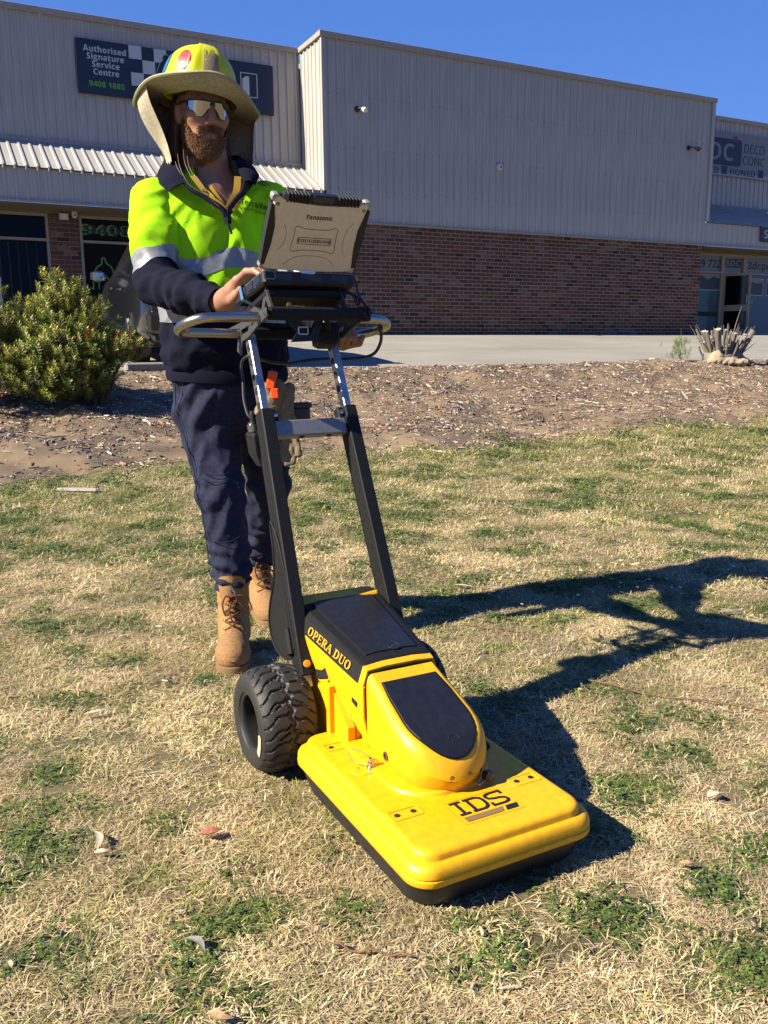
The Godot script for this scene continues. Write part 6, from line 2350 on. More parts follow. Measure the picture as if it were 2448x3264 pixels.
# ---------------------------------------------------------------- the man (built in world metres, parented at his feet)
const MAN := Vector3(-0.5, 0, -2.97)
const TURN := 0.42                                # how far he faces to the right of the viewer
var folds := FastNoiseLite.new()
var torso_side := Vector3(cos(TURN), 0, -sin(TURN))
var torso_front := Vector3(sin(TURN), 0, cos(TURN))

func soft_part(s: Soft, called: String, m: Material, parent: Node, origin := MAN) -> MeshInstance3D:
	return put(s.to_mesh(origin), called, m, parent)

func mb_part(b: MB, called: String, m: Material, parent: Node, crease := 38.0) -> MeshInstance3D:
	var o := build(b, called, m, parent, crease)
	o.position = -MAN
	return o

const R_SHO := Vector3(-0.722, 1.500, -2.880)
const R_ELB := Vector3(-0.706, 1.243, -2.775)
const R_WRI := Vector3(-0.462, 1.172, -2.535)
const L_SHO := Vector3(-0.383, 1.515, -3.025)
const L_ELB := Vector3(-0.235, 1.225, -2.90)
const L_WRI := Vector3(-0.172, 1.105, -2.665)
const CHEST := Vector3(-0.555, 1.40, -2.965)
const WAIST := Vector3(-0.530, 1.00, -2.985)

func torso_shape(grow: float) -> Soft:
	var s := Soft.new()
	var f := torso_front
	# flattened front to back
	s.cap(CHEST + Vector3(0, 0.02, 0) - torso_side * 0.045, CHEST + Vector3(0, 0.02, 0) + torso_side * 0.045, 0.152 + grow, 0.152 + grow, 0.08, 1.18, f)
	s.cap(Vector3(-0.548, 1.27, -2.955) - torso_side * 0.05, Vector3(-0.548, 1.27, -2.955) + torso_side * 0.045, 0.150 + grow, 0.150 + grow, 0.08, 1.12, f)
	s.cap(Vector3(-0.535, 1.12, -2.965) - torso_side * 0.055, Vector3(-0.535, 1.12, -2.965) + torso_side * 0.05, 0.150 + grow, 0.150 + grow, 0.08, 1.1, f)
	s.cap(WAIST + Vector3(0, 0.03, 0) - torso_side * 0.062, WAIST + Vector3(0, 0.03, 0) + torso_side * 0.055, 0.142 + grow, 0.142 + grow, 0.06, 1.08, f)
	s.cap(R_SHO + Vector3(0.03, -0.005, -0.01), CHEST + Vector3(-0.03, 0.13, -0.01), 0.074 + grow, 0.085 + grow, 0.06)
	s.cap(L_SHO + Vector3(-0.03, -0.005, 0.01), CHEST + Vector3(0.03, 0.13, 0.0), 0.074 + grow, 0.085 + grow, 0.06)
	s.cap(CHEST + Vector3(0, 0.13, -0.01), CHEST + Vector3(0.0, 0.20, 0.01), 0.085 + grow, 0.074 + grow, 0.06)
	return s

func crease(p: Vector3, freq: float, dir: Vector3, squeeze: float) -> float:
	# ridged noise drawn out along dir
	var q := p - dir * p.dot(dir) * (1.0 - 1.0 / squeeze)
	var n := folds.get_noise_3dv(q * freq)
	return 1.0 - 2.0 * absf(n) * 1.6

func make_man() -> void:
	folds.seed = 4
	folds.frequency = 1.0
	folds.fractal_octaves = 2
	var o := thing("person", "bearded man in lime and navy work jacket pushing the yellow cart", "person", MAN)
	var skin := mat("skin", Color(0.43, 0.21, 0.13), 0.5, 0, 0.12, 30.0, 0.1)
	skin.subsurf_scatter_enabled = true
	skin.subsurf_scatter_strength = 0.15
	var lime := mat("lime_fleece", Color(0.43, 0.90, 0.012), 0.85, 0, 0.06, 20.0, 0.12)
	var navy := mat("navy_fleece", Color(0.0085, 0.010, 0.026), 0.95, 0, 0.2, 20.0, 0.25)
	var tape := mat("reflective_tape", Color(0.33, 0.345, 0.36), 0.4, 0.25, 0.1, 9.0, 0.1)
	var drill := mat("navy_drill", Color(0.028, 0.034, 0.070), 0.85, 0, 0.3, 9.0, 0.35)
	make_head(o, skin)
	make_jacket(o, lime, navy, tape)
	make_trousers(o, drill)
	make_boot(o, Vector3(-0.528, 0, -2.885), 0.13, true)
	make_boot(o, Vector3(-0.515, 0, -3.345), 0.40, false)

# ---- jacket
func make_jacket(o: Node3D, lime: Material, navy: Material, tape: Material) -> void:
	var t := torso_shape(0.0)
	t.build(0.0125, Vector3(-0.86, 0.86, -3.25), Vector3(-0.22, 1.72, -2.70))
	t.displace(func(p: Vector3, n: Vector3) -> float:
		var low := smoothstep(1.2, 1.0, p.y)
		var a := crease(p, 9.0, Vector3(0.45, 0.85, 0.1).normalized(), 2.6) * 0.006
		var h := crease(p + Vector3(3, 0, 0), 11.0, Vector3(0.9, -0.25, 0).normalized(), 3.0) * 0.010 * low
		var pull := sin((p - Vector3(-0.62, 1.42, 0)).dot(Vector3(0.75, 0.66, 0)) * 62.0) * 0.004 * smoothstep(0.28, 0.0, (p - Vector3(-0.63, 1.36, -2.83)).length())
		var hem := -0.012 * smoothstep(0.975, 0.945, p.y) + 0.010 * smoothstep(0.0, 1.0, 1.0 - absf(p.y - 1.01) / 0.06)
		return a - 0.002 + h * 0.8 + pull + hem)
	var u := func(p: Vector3) -> float:
		return (p - CHEST).dot(torso_side)
	# open neck
	var vee := func(p: Vector3) -> float:
		if (p - CHEST).dot(torso_front) < -0.02:
			return 1.0 if p.y < 1.625 else (1.63 - p.y)
		var w := lerpf(0.004, 0.098, clampf((p.y - 1.465) / 0.11, 0.0, 1.0))
		return maxf(absf((p - CHEST).dot(torso_side) - 0.026) - w, 1.462 - p.y)
	t = t.piece(vee)
	t = t.piece(func(p: Vector3) -> float: return p.y - 0.935)
	var y1 := func(p: Vector3) -> float: return p.y - (1.352 - 0.03 * smoothstep(-0.45, -0.66, p.x) - 0.01 * sin(p.x * 30.0))
	var y2 := func(p: Vector3) -> float: return p.y - (1.290 - 0.016 * smoothstep(-0.45, -0.66, p.x) - 0.01 * sin(p.x * 30.0))
	var y3 := func(p: Vector3) -> float: return p.y - (1.190 + 0.005 * sin(p.x * 22.0))
	var y4 := func(p: Vector3) -> float: return p.y - (1.130 + 0.004 * sin(p.x * 22.0))
	var jk := soft_part(t.piece(y1), "jacket", lime, o)
	var below := t.piece(func(p): return -y2.call(p))
	var mid := t.piece(func(p): return -y1.call(p)).piece(y2, 0.0016)
	put(mid.to_mesh(MAN), "chest_tape", tape, jk)
	put(below.piece(y3).to_mesh(MAN), "lime_panel", lime, jk)
	put(below.piece(func(p): return -y3.call(p)).piece(y4, 0.0016).to_mesh(MAN), "waist_tape", tape, jk)
	put(below.piece(func(p): return -y4.call(p)).to_mesh(MAN), "navy_skirt", navy, jk)
	# ribbed hem band
	var hb := MB.new()
	var ring := []
	for lv in [[0.985, 0.008], [0.978, 0.011], [0.955, 0.012], [0.940, 0.009], [0.935, 0.0]]:
		var r := PackedVector3Array()
		for i in 48:
			var a := -TAU * i / 48
			r.append(Vector3(-0.532, lv[0] - 0.012 * sin(a + 0.4), -2.985) + torso_side * cos(a) * (0.197 + lv[1] + 0.003 * sin(i * 2.7)) + torso_front * sin(a) * (0.136 + lv[1]))
		ring.append(r)
	ring.reverse()
	hb.loft(ring, false, false)
	mb_part(hb, "hem_band", navy, o)
	# sleeves
	for side in [0, 1]:
		var sh: Vector3 = R_SHO if side == 0 else L_SHO
		var el: Vector3 = R_ELB if side == 0 else L_ELB
		var wr: Vector3 = R_WRI if side == 0 else L_WRI
		var s := Soft.new()
		s.cap(sh, sh.lerp(el, 0.5), 0.083, 0.076, 0.04)
		s.cap(sh.lerp(el, 0.45), el, 0.077, 0.066, 0.04)
		s.cap(el, el.lerp(wr, 0.55), 0.065, 0.059, 0.03)
		s.cap(el.lerp(wr, 0.5), wr, 0.061, 0.043, 0.03)
		s.build(0.0105, Vector3(minf(sh.x, wr.x) - 0.14, 1.02, -3.15), Vector3(maxf(sh.x, maxf(el.x, wr.x)) + 0.14, 1.62, -2.42))
		var ua := (el - sh).normalized()
		var fa := (wr - el).normalized()
		s.displace(func(p: Vector3, n: Vector3) -> float:
			var ta := clampf((p - sh).dot(ua) / sh.distance_to(el), 0.0, 1.0)
			var tf := (p - el).dot(fa) / el.distance_to(wr)
			var near_elbow := smoothstep(0.20, 0.0, p.distance_to(el))
			var w := crease(p, 12.0, ua.cross(Vector3(0.3, 0.2, 1)).normalized(), 2.8) * 0.004
			var bunch := sin((p - el).dot(fa) * 95.0 + 2.2 * folds.get_noise_3dv(p * 9.0)) * 0.005 * (smoothstep(0.1, 0.35, tf) * smoothstep(1.05, 0.7, tf))
			var el_f := sin((p - el).dot((ua - fa).normalized()) * 80.0 + 3.0 * folds.get_noise_3dv(p * 7.0)) * 0.0045 * near_elbow
			var diag := sin((p - sh).dot((ua + Vector3(0.5, 0, 0.4)).normalized()) * 58.0 + 3.0 * folds.get_noise_3dv(p * 5.0)) * 0.006 * (1.0 - ta) * smoothstep(0.05, 0.25, ta)
			return w - 0.004 + bunch + el_f + diag)
		var fore := func(p: Vector3) -> bool:
			return (p - el).dot(fa) > (p - el).dot(-ua)
		var lay := func(p: Vector3, cut: float) -> float:
			return (p - sh).dot(ua) - cut * sh.distance_to(el) + maxf(0.0, (p - el).dot(fa)) * 1.2
		var up := s.piece(func(p): return -lay.call(p, 0.68))
		var sl := soft_part(up, "sleeve", lime, o)
		put(s.piece(func(p): return lay.call(p, 0.68)).piece(func(p): return -lay.call(p, 0.90), 0.0015).to_mesh(MAN), "sleeve_tape", tape, sl)
		put(s.piece(func(p): return lay.call(p, 0.90)).piece(func(p): return 0.985 * el.distance_to(wr) - (p - el).dot(fa)).to_mesh(MAN), "sleeve_cuff", navy, sl)
	# collar: a folded navy flap each side, and the navy facing down to the zip
	var cl := MB.new()
	var inner := smooth_path(vecs([-0.575, 1.672, -3.055, -0.640, 1.670, -3.01, -0.662, 1.662, -2.945, -0.648, 1.635, -2.88, -0.620, 1.585, -2.828, -0.600, 1.548, -2.806]), 4)
	var outer := smooth_path(vecs([-0.575, 1.600, -3.115, -0.672, 1.600, -3.06, -0.716, 1.600, -2.955, -0.712, 1.580, -2.880, -0.690, 1.548, -2.823, -0.655, 1.522, -2.795]), 4)
	var fold := func(a: PackedVector3Array, b: PackedVector3Array) -> void:
		for i in a.size() - 1:
			var n := (b[i] - a[i]).cross(a[i + 1] - a[i]).normalized()
			if n.y < 0:
				n = -n
			var pr: Array = []
			for j in 5:
				var v := j / 4.0
				var lift := sin(PI * v) * 0.010 + 0.004
				pr.append([a[i].lerp(b[i], v) + n * lift, a[i + 1].lerp(b[i + 1], v) + n * lift])
			for j in 4:
				cl.quad(pr[j][0], pr[j + 1][0], pr[j + 1][1], pr[j][1])
				cl.quad(pr[j][1] - n * 0.004, pr[j + 1][1] - n * 0.004, pr[j + 1][0] - n * 0.004, pr[j][0] - n * 0.004)
	fold.call(inner, outer)
	var inner2 := smooth_path(vecs([-0.575, 1.672, -3.055, -0.500, 1.674, -3.035, -0.468, 1.662, -2.985, -0.463, 1.630, -2.90, -0.446, 1.585, -2.845, -0.428, 1.553, -2.822]), 4)
	var outer2 := smooth_path(vecs([-0.575, 1.600, -3.115, -0.458, 1.605, -3.11, -0.415, 1.610, -3.03, -0.398, 1.595, -2.93, -0.388, 1.575, -2.872, -0.396, 1.545, -2.835]), 4)
	fold.call(inner2, outer2)
	mb_part(cl, "collar", navy, o, 60)
	var pl := MB.new()
	for q in [vecs([-0.612, 1.560, -2.812, -0.590, 1.530, -2.796, -0.552, 1.508, -2.790, -0.515, 1.484, -2.785, -0.490, 1.466, -2.784, -0.478, 1.425, -2.785]), vecs([-0.425, 1.560, -2.832, -0.432, 1.525, -2.818, -0.450, 1.500, -2.802, -0.464, 1.480, -2.792, -0.474, 1.462, -2.786, -0.474, 1.425, -2.785])]:
		var path := smooth_path(q, 5)
		pl.tube(path, 0.0085, 7)
	mb_part(pl, "zip_facing", navy, o)
	var zp := MB.new()
	zp.tube(vecs([-0.478, 1.432, -2.772, -0.472, 1.415, -2.770, -0.464, 1.392, -2.772]), 0.0045, 6)
	zp.box(Vector3(-0.478, 1.434, -2.772), Vector3(0.012, 0.014, 0.008), 0.002)
	mb_part(zp, "zip_puller", mat("zip_black", Color(0.02, 0.02, 0.022), 0.4, 0.3), o)
	# yellow shirt under it, open at the throat
	var sh2 := torso_shape(-0.022)
	sh2.build(0.014, Vector3(-0.72, 1.36, -3.15), Vector3(-0.38, 1.70, -2.72))
	var neck := func(p: Vector3) -> float:
		var w := lerpf(0.0, 0.062, clampf((p.y - 1.475) / 0.10, 0.0, 1.0))
		if (p - CHEST).dot(torso_front) < 0.0:
			return 1.60 - p.y
		return maxf(absf((p - CHEST).dot(torso_side) - 0.030) - w, 1.474 - p.y)
	var yellow := mat("yellow_shirt", Color(0.62, 0.36, 0.055), 0.85, 0, 0.15, 25.0, 0.2)
	soft_part(sh2.piece(neck).piece(func(p): return 1.64 - p.y), "shirt", yellow, o)
	var pk := MB.new()
	for q in [vecs([-0.585, 1.572, -2.818, -0.552, 1.53, -2.806, -0.520, 1.50, -2.80, -0.488, 1.470, -2.792]), vecs([-0.450, 1.575, -2.845, -0.452, 1.53, -2.822, -0.464, 1.50, -2.808, -0.478, 1.472, -2.796])]:
		var path := smooth_path(q, 5)
		for i in path.size() - 1:
			var w := torso_side * 0.011
			pk.quad(path[i] - w, path[i + 1] - w, path[i + 1] + w, path[i] + w)
			pk.quad(path[i] + w + Vector3(0, 0, -0.002), path[i + 1] + w + Vector3(0, 0, -0.002), path[i + 1] - w + Vector3(0, 0, -0.002), path[i] - w + Vector3(0, 0, -0.002))
	mb_part(pk, "shirt_placket", yellow, o)
	var bt := MB.new()
	bt.lathe(vec2s([0.005, 0.0, 0.005, 0.002, 0.003, 0.003]), 10, Transform3D(Basis(Vector3.RIGHT, PI / 2), Vector3(-0.553, 1.528, -2.801)))
	mb_part(bt, "shirt_button", yellow, o)
	# company lettering on the left breast, laid on the cloth
	var ink := mat("jacket_print", Color(0.012, 0.016, 0.012), 0.8)
	for q in [["TerraVac", 0.0185, 0.0, 1.05, 700], ["vacuum excavation", 0.0095, -0.020, 1.05, 400]]:
		var tm := TextMesh.new()
		tm.text = q[0]
		tm.font = font("Droid Sans", q[4], true)
		tm.font_size = 64
		tm.pixel_size = q[1] / 46.0
		tm.depth = 0.001
		tm.curve_step = 3.0
		var arr := tm.get_mesh_arrays()
		var vs: PackedVector3Array = arr[Mesh.ARRAY_VERTEX]
		for i in vs.size():
			var l := vs[i]
			var p: Vector3 = CHEST + torso_side * (0.109 + l.x * q[3] * 0.88) + Vector3(0, 0.098 + q[2] + l.y - l.x * 0.12, 0) + torso_front * 0.25
			# walk in to the cloth
			var which := t_every
			if which.is_empty():
				t_shape = torso_shape(0.0)
				t_every = t_shape.all()
				which = t_every
			for k in 24:
				var d := t_shape.value(p, which)
				if d < 0.0005:
					break
				p -= torso_front * d * 0.9
			vs[i] = p + torso_front * (0.0140 + (0.001 if l.z > 0.0 else 0.0)) - MAN
		arr[Mesh.ARRAY_VERTEX] = vs
		var am := ArrayMesh.new()
		am.add_surface_from_arrays(Mesh.PRIMITIVE_TRIANGLES, arr)
		put(am, "printed_name", ink, jk)

var t_shape: Soft
var t_every := PackedInt32Array()

# ---- trousers
func make_trousers(o: Node3D, drill: Material) -> void:
	var s := Soft.new()
	var hip_r := Vector3(-0.610, 0.86, -2.955)
	var hip_l := Vector3(-0.432, 0.86, -3.035)
	var knee_r := Vector3(-0.552, 0.575, -2.865)
	var knee_l := Vector3(-0.422, 0.56, -3.10)
	var ank_r := Vector3(-0.520, 0.265, -2.855)
	var ank_l := Vector3(-0.498, 0.255, -3.325)
	s.cap(Vector3(-0.525, 0.97, -2.985) - torso_side * 0.055, Vector3(-0.525, 0.97, -2.985) + torso_side * 0.055, 0.135, 0.135, 0.05, 1.08, torso_front)
	s.cap(Vector3(-0.525, 0.86, -2.985) - torso_side * 0.06, Vector3(-0.525, 0.86, -2.985) + torso_side * 0.06, 0.135, 0.135, 0.05, 1.08, torso_front)
	s.cap(hip_r + Vector3(0.0, -0.03, 0), knee_r, 0.104, 0.079, 0.035)
	s.cap(hip_l + Vector3(0.0, -0.03, 0), knee_l, 0.106, 0.080, 0.035)
	s.cap(knee_r, ank_r, 0.078, 0.069, 0.03)
	s.cap(knee_l, ank_l, 0.079, 0.078, 0.03)
	s.build(0.0115, Vector3(-0.78, 0.16, -3.46), Vector3(-0.26, 1.04, -2.70))
	s.displace(func(p: Vector3, n: Vector3) -> float:
		var ank := smoothstep(0.46, 0.30, p.y)
		var kn := smoothstep(0.16, 0.0, absf(p.y - 0.57))
		var w := crease(p, 10.0, Vector3(0.25, 0.95, 0.1).normalized(), 2.2) * 0.0055
		var ring := sin(p.y * 120.0 + 4.5 * folds.get_noise_3dv(p * Vector3(7.0, 2.5, 7.0)) + p.x * 22.0) * 0.010 * ank
		var k := sin(p.y * 85.0 + 4.0 * folds.get_noise_3dv(p * 6.0)) * 0.0055 * kn
		var thigh := sin((p.y - p.x * 1.1) * 48.0 + 3.0 * folds.get_noise_3dv(p * 4.0)) * 0.005 * smoothstep(0.62, 0.8, p.y)
		return w - 0.004 + ring + k + thigh)
	s = s.piece(func(p: Vector3) -> float:
		var lim := 0.247 + 0.02 * sin(p.x * 28.0 + 1.0) + 0.05 * (p.x + 0.52)
		if p.z < -3.08:
			lim = 0.205 + 0.012 * sin(p.x * 31.0)
		return p.y - lim)
	var tr := soft_part(s, "trousers", drill, o)
	# seams, pocket edges and knee stitching
	var seam := mat("seam_thread", Color(0.016, 0.02, 0.05), 0.9)
	var stitch := func(path: PackedVector3Array, r: float) -> void:
		var b := MB.new()
		var pts := PackedVector3Array()
		var every := s_trouser.all()
		for p in smooth_path(path, 5):
			var q := p
			for k in 14:
				var d := s_trouser.value(q, every)
				if absf(d) < 0.0006:
					break
				var g := Vector3(s_trouser.value(q + Vector3(0.002, 0, 0), every) - d, s_trouser.value(q + Vector3(0, 0.002, 0), every) - d, s_trouser.value(q + Vector3(0, 0, 0.002), every) - d).normalized()
				q -= g * d
			var g2 := Vector3(s_trouser.value(q + Vector3(0.002, 0, 0), every), s_trouser.value(q + Vector3(0, 0.002, 0), every), s_trouser.value(q + Vector3(0, 0, 0.002), every)).normalized()
			pts.append(q + g2 * 0.003 - MAN)
		b.tube(pts, r, 5)
		build(b, "seam", seam, tr)
	var base := Soft.new()
	base.cap(Vector3(-0.525, 0.97, -2.985) - torso_side * 0.055, Vector3(-0.525, 0.97, -2.985) + torso_side * 0.055, 0.135, 0.135, 0.05, 1.08, torso_front)
	base.cap(Vector3(-0.525, 0.86, -2.985) - torso_side * 0.06, Vector3(-0.525, 0.86, -2.985) + torso_side * 0.06, 0.135, 0.135, 0.05, 1.08, torso_front)
	base.cap(hip_r + Vector3(0.0, -0.03, 0), knee_r, 0.104, 0.079, 0.035)
	base.cap(hip_l + Vector3(0.0, -0.03, 0), knee_l, 0.106, 0.080, 0.035)
	base.cap(knee_r, ank_r, 0.078, 0.079, 0.03)
	base.cap(knee_l, ank_l, 0.079, 0.078, 0.03)
	s_trouser = base
	stitch.call(vecs([-0.715, 0.93, -2.86, -0.700, 0.80, -2.84, -0.645, 0.62, -2.80, -0.612, 0.48, -2.80, -0.60, 0.33, -2.79]), 0.0017)
	stitch.call(vecs([-0.668, 0.945, -2.84, -0.672, 0.90, -2.83, -0.690, 0.85, -2.85]), 0.0016)
	stitch.call(vecs([-0.618, 0.655, -2.78, -0.57, 0.648, -2.76, -0.52, 0.652, -2.76, -0.49, 0.66, -2.78]), 0.0016)
	stitch.call(vecs([-0.612, 0.630, -2.78, -0.57, 0.622, -2.76, -0.52, 0.626, -2.76, -0.49, 0.636, -2.78]), 0.0015)
	stitch.call(vecs([-0.600, 0.42, -2.78, -0.56, 0.412, -2.76, -0.51, 0.415, -2.76, -0.47, 0.43, -2.79]), 0.0015)
	# black belt pouch on the far hip
	var po := MB.new()
	po.box(Vector3(-0.288, 0.815, -2.93), Vector3(0.075, 0.07, 0.05), 0.008, Basis(Vector3.UP, 0.3))
	po.box(Vector3(-0.288, 0.853, -2.93), Vector3(0.085, 0.018, 0.056), 0.004, Basis(Vector3.UP, 0.3))
	mb_part(po, "belt_pouch", mat("pouch_black", Color(0.014, 0.014, 0.015), 0.35), o)

var s_trouser: Soft

# ---- boots
func make_boot(o: Node3D, at: Vector3, turn: float, near: bool) -> void:
	var nubuck := mat("tan_nubuck", Color(0.47, 0.255, 0.105), 0.8, 0, 0.28, 14.0, 0.3)
	var dusty := mat("dusty_toe", Color(0.40, 0.225, 0.105), 0.85, 0, 0.35, 18.0, 0.3)
	var sole_m := mat("boot_sole", Color(0.27, 0.17, 0.09), 0.85, 0, 0.25, 20.0, 0.3)
	var lace_m := mat("boot_lace", Color(0.15, 0.075, 0.04), 0.8, 0, 0.3, 60.0)
	var s := Soft.new()
	s.cap(Vector3(0, 0.10, 0.015), Vector3(0, 0.262, 0.012), 0.052, 0.057, 0.03)
	s.ell(Vector3(0, 0.055, 0.0), Vector3(0.041, 0.05, 0.05), 0.03)
	s.cap(Vector3(0, 0.066, 0.03), Vector3(0.0, 0.048, 0.15), 0.050, 0.045, 0.03)
	s.cap(Vector3(0, 0.12, 0.045), Vector3(0, 0.068, 0.155), 0.042, 0.032, 0.035)
	s.ell(Vector3(0.0, 0.047, 0.185), Vector3(0.052, 0.047, 0.062), 0.03)
	s.build(0.0065, Vector3(-0.085, -0.02, -0.085), Vector3(0.085, 0.335, 0.28))
	s.displace(func(p: Vector3, n: Vector3) -> float:
		var toe := smoothstep(0.165, 0.20, p.z)
		var ridge := sin(p.y * 560.0) * 0.0018 * toe * smoothstep(0.07, 0.055, p.y)
		var cap_edge := 0.004 * smoothstep(0.150, 0.156, p.z + (p.y - 0.05) * 0.35)
		var bend := sin(p.z * 150.0 + folds.get_noise_3dv(p * 22.0) * 2.0) * 0.0022 * smoothstep(0.07, 0.10, p.z) * smoothstep(0.155, 0.13, p.z) * smoothstep(0.05, 0.08, p.y)
		var ank := sin(p.y * 140.0 + folds.get_noise_3dv(p * 15.0) * 2.5) * 0.0022 * smoothstep(0.09, 0.13, p.y) * smoothstep(0.22, 0.17, p.y)
		var pad := 0.004 * smoothstep(0.235, 0.25, p.y)
		return ridge + cap_edge + bend + ank + pad + folds.get_noise_3dv(p * 40.0) * 0.0012)
	s = s.piece(func(p: Vector3) -> float: return minf(p.y - 0.020, 0.270 - p.y))
	var xf := Transform3D(Basis(Vector3.UP, turn), at - MAN)
	var toe_f := func(p: Vector3) -> float: return p.z + (p.y - 0.05) * 0.35 - 0.155
	var boot := put(s.piece(func(p): return -toe_f.call(p)).to_mesh(), "boot", nubuck, o, xf)
	put(s.piece(toe_f).to_mesh(), "toe_cap", dusty, boot)
	var b := MB.new()
	var plan := PackedVector2Array()
	for p in smooth_path(vecs([0.0, -0.056, 0, 0.034, -0.045, 0, 0.044, 0.0, 0, 0.046, 0.07, 0, 0.055, 0.14, 0, 0.057, 0.19, 0, 0.042, 0.235, 0, 0.0, 0.254, 0, -0.042, 0.235, 0, -0.057, 0.19, 0, -0.055, 0.14, 0, -0.046, 0.07, 0, -0.044, 0.0, 0, -0.034, -0.045, 0]), 4, true):
		plan.append(Vector2(p.x, p.y))
	b.loft([level(shrink(plan, 0.004), 0.0), level(plan, 0.004), level(plan, 0.022), level(shrink(plan, 0.003), 0.027), level(shrink(plan, 0.006), 0.028)])
	build(b, "sole", sole_m, boot)
	# padded tongue standing above the shaft
	b = MB.new()
	var rows := []
	for i in 7:
		var v := i / 6.0
		var y := lerpf(0.10, 0.295, v)
		var zf := lerpf(0.100, 0.090, smoothstep(0.0, 0.5, v)) + 0.016 * smoothstep(0.45, 1.0, v)
		var r := PackedVector3Array()
		for k in 9:
			var a := -1.0 + 2.0 * k / 8.0
			r.append(Vector3(a * lerpf(0.026, 0.047, v), y - 0.012 * a * a, zf - 0.022 * a * a * lerpf(0.6, 1.3, v)))
		rows.append(r)
	b.loft(rows, false, false, false)
	var back := []
	for r in rows:
		var q := PackedVector3Array()
		for p in r:
			q.append(p + Vector3(0, 0.001, -0.007))
		q.reverse()
		back.append(q)
	b.loft(back, false, false, false)
	build(b, "tongue", nubuck, boot)
	if near:
		var blue := MB.new()
		blue.ribbon(vec2s([-0.011, -0.004, -0.006, 0.010, 0.0, 0.016, 0.004, 0.008, 0.010, 0.002, 0.008, -0.006]), 0.0045, 0.001, Transform3D(Basis(Vector3.RIGHT, -0.12), Vector3(0.0, 0.236, 0.1000)))
		build(blue, "boot_emblem", mat("emblem_blue", Color(0.10, 0.19, 0.24), 0.7), boot)
		var red := MB.new()
		red.ribbon(vec2s([-0.014, -0.011, 0.016, -0.009]), 0.005, 0.001, Transform3D(Basis(Vector3.RIGHT, -0.12), Vector3(0.0, 0.236, 0.0995)))
		build(red, "boot_word", mat("emblem_red", Color(0.36, 0.03, 0.03), 0.7), boot)
	# laces: crossings, eyelets, and a bow
	var front := func(v: float) -> Vector3:
		return Vector3(0, lerpf(0.088, 0.215, v), lerpf(0.155, 0.082, pow(v, 0.75)))
	for i in 5:
		var v0 := i / 4.6
		var v1 := (i + 0.8) / 4.6
		for sg in [-1.0, 1.0]:
			var p0: Vector3 = front.call(v0)
			var p1: Vector3 = front.call(minf(v1, 1.0))
			b = MB.new()
			b.tube(smooth_path(PackedVector3Array([p0 + Vector3(-0.024 * sg, -0.002, -0.012), p0.lerp(p1, 0.5) + Vector3(0, 0.006, 0.010), p1 + Vector3(0.024 * sg, 0, -0.010)]), 4), 0.0031, 6)
			build(b, "lace", lace_m, boot)
	for i in 6:
		for sg in [-1.0, 1.0]:
			var p: Vector3 = front.call(minf(i / 4.6, 1.15))
			b = MB.new()
			var ring := PackedVector3Array()
			for k in 8:
				ring.append(p + Vector3(sg * (0.028 + 0.004 * cos(TAU * k / 8)), 0.005 * sin(TAU * k / 8), -0.011 - 0.003 * cos(TAU * k / 8)))
			b.tube(ring, 0.0011, 4, false, true)
			build(b, "eyelet", mat("eyelet_metal", Color(0.25, 0.18, 0.1), 0.4, 0.8), boot)
	var kn: Vector3 = front.call(0.95)
	for q in [vecs([0, 0.004, 0.006, -0.02, 0.016, 0.016, -0.032, -0.012, 0.022, -0.024, -0.045, 0.028, -0.012, -0.04, 0.026, -0.006, 0.0, 0.012]), vecs([0, 0.004, 0.006, 0.024, 0.018, 0.014, 0.052, 0.0, 0.010, 0.064, -0.03, 0.010, 0.05, -0.038, 0.012, 0.028, -0.012, 0.014, 0.004, 0.0, 0.012]), vecs([0, 0, 0.01, -0.010, -0.03, 0.026, -0.004, -0.058, 0.034, 0.002, -0.07, 0.036]), vecs([-0.004, 0.008, 0.010, 0.010, 0.014, 0.012, 0.016, 0.0, 0.014, 0.006, -0.010, 0.013, -0.006, -0.002, 0.012])]:
		b = MB.new()
		var pts := PackedVector3Array()
		for p in q:
			pts.append(kn + p)
		b.tube(smooth_path(pts, 5), 0.0030, 6)
		build(b, "lace_bow", lace_m, boot)

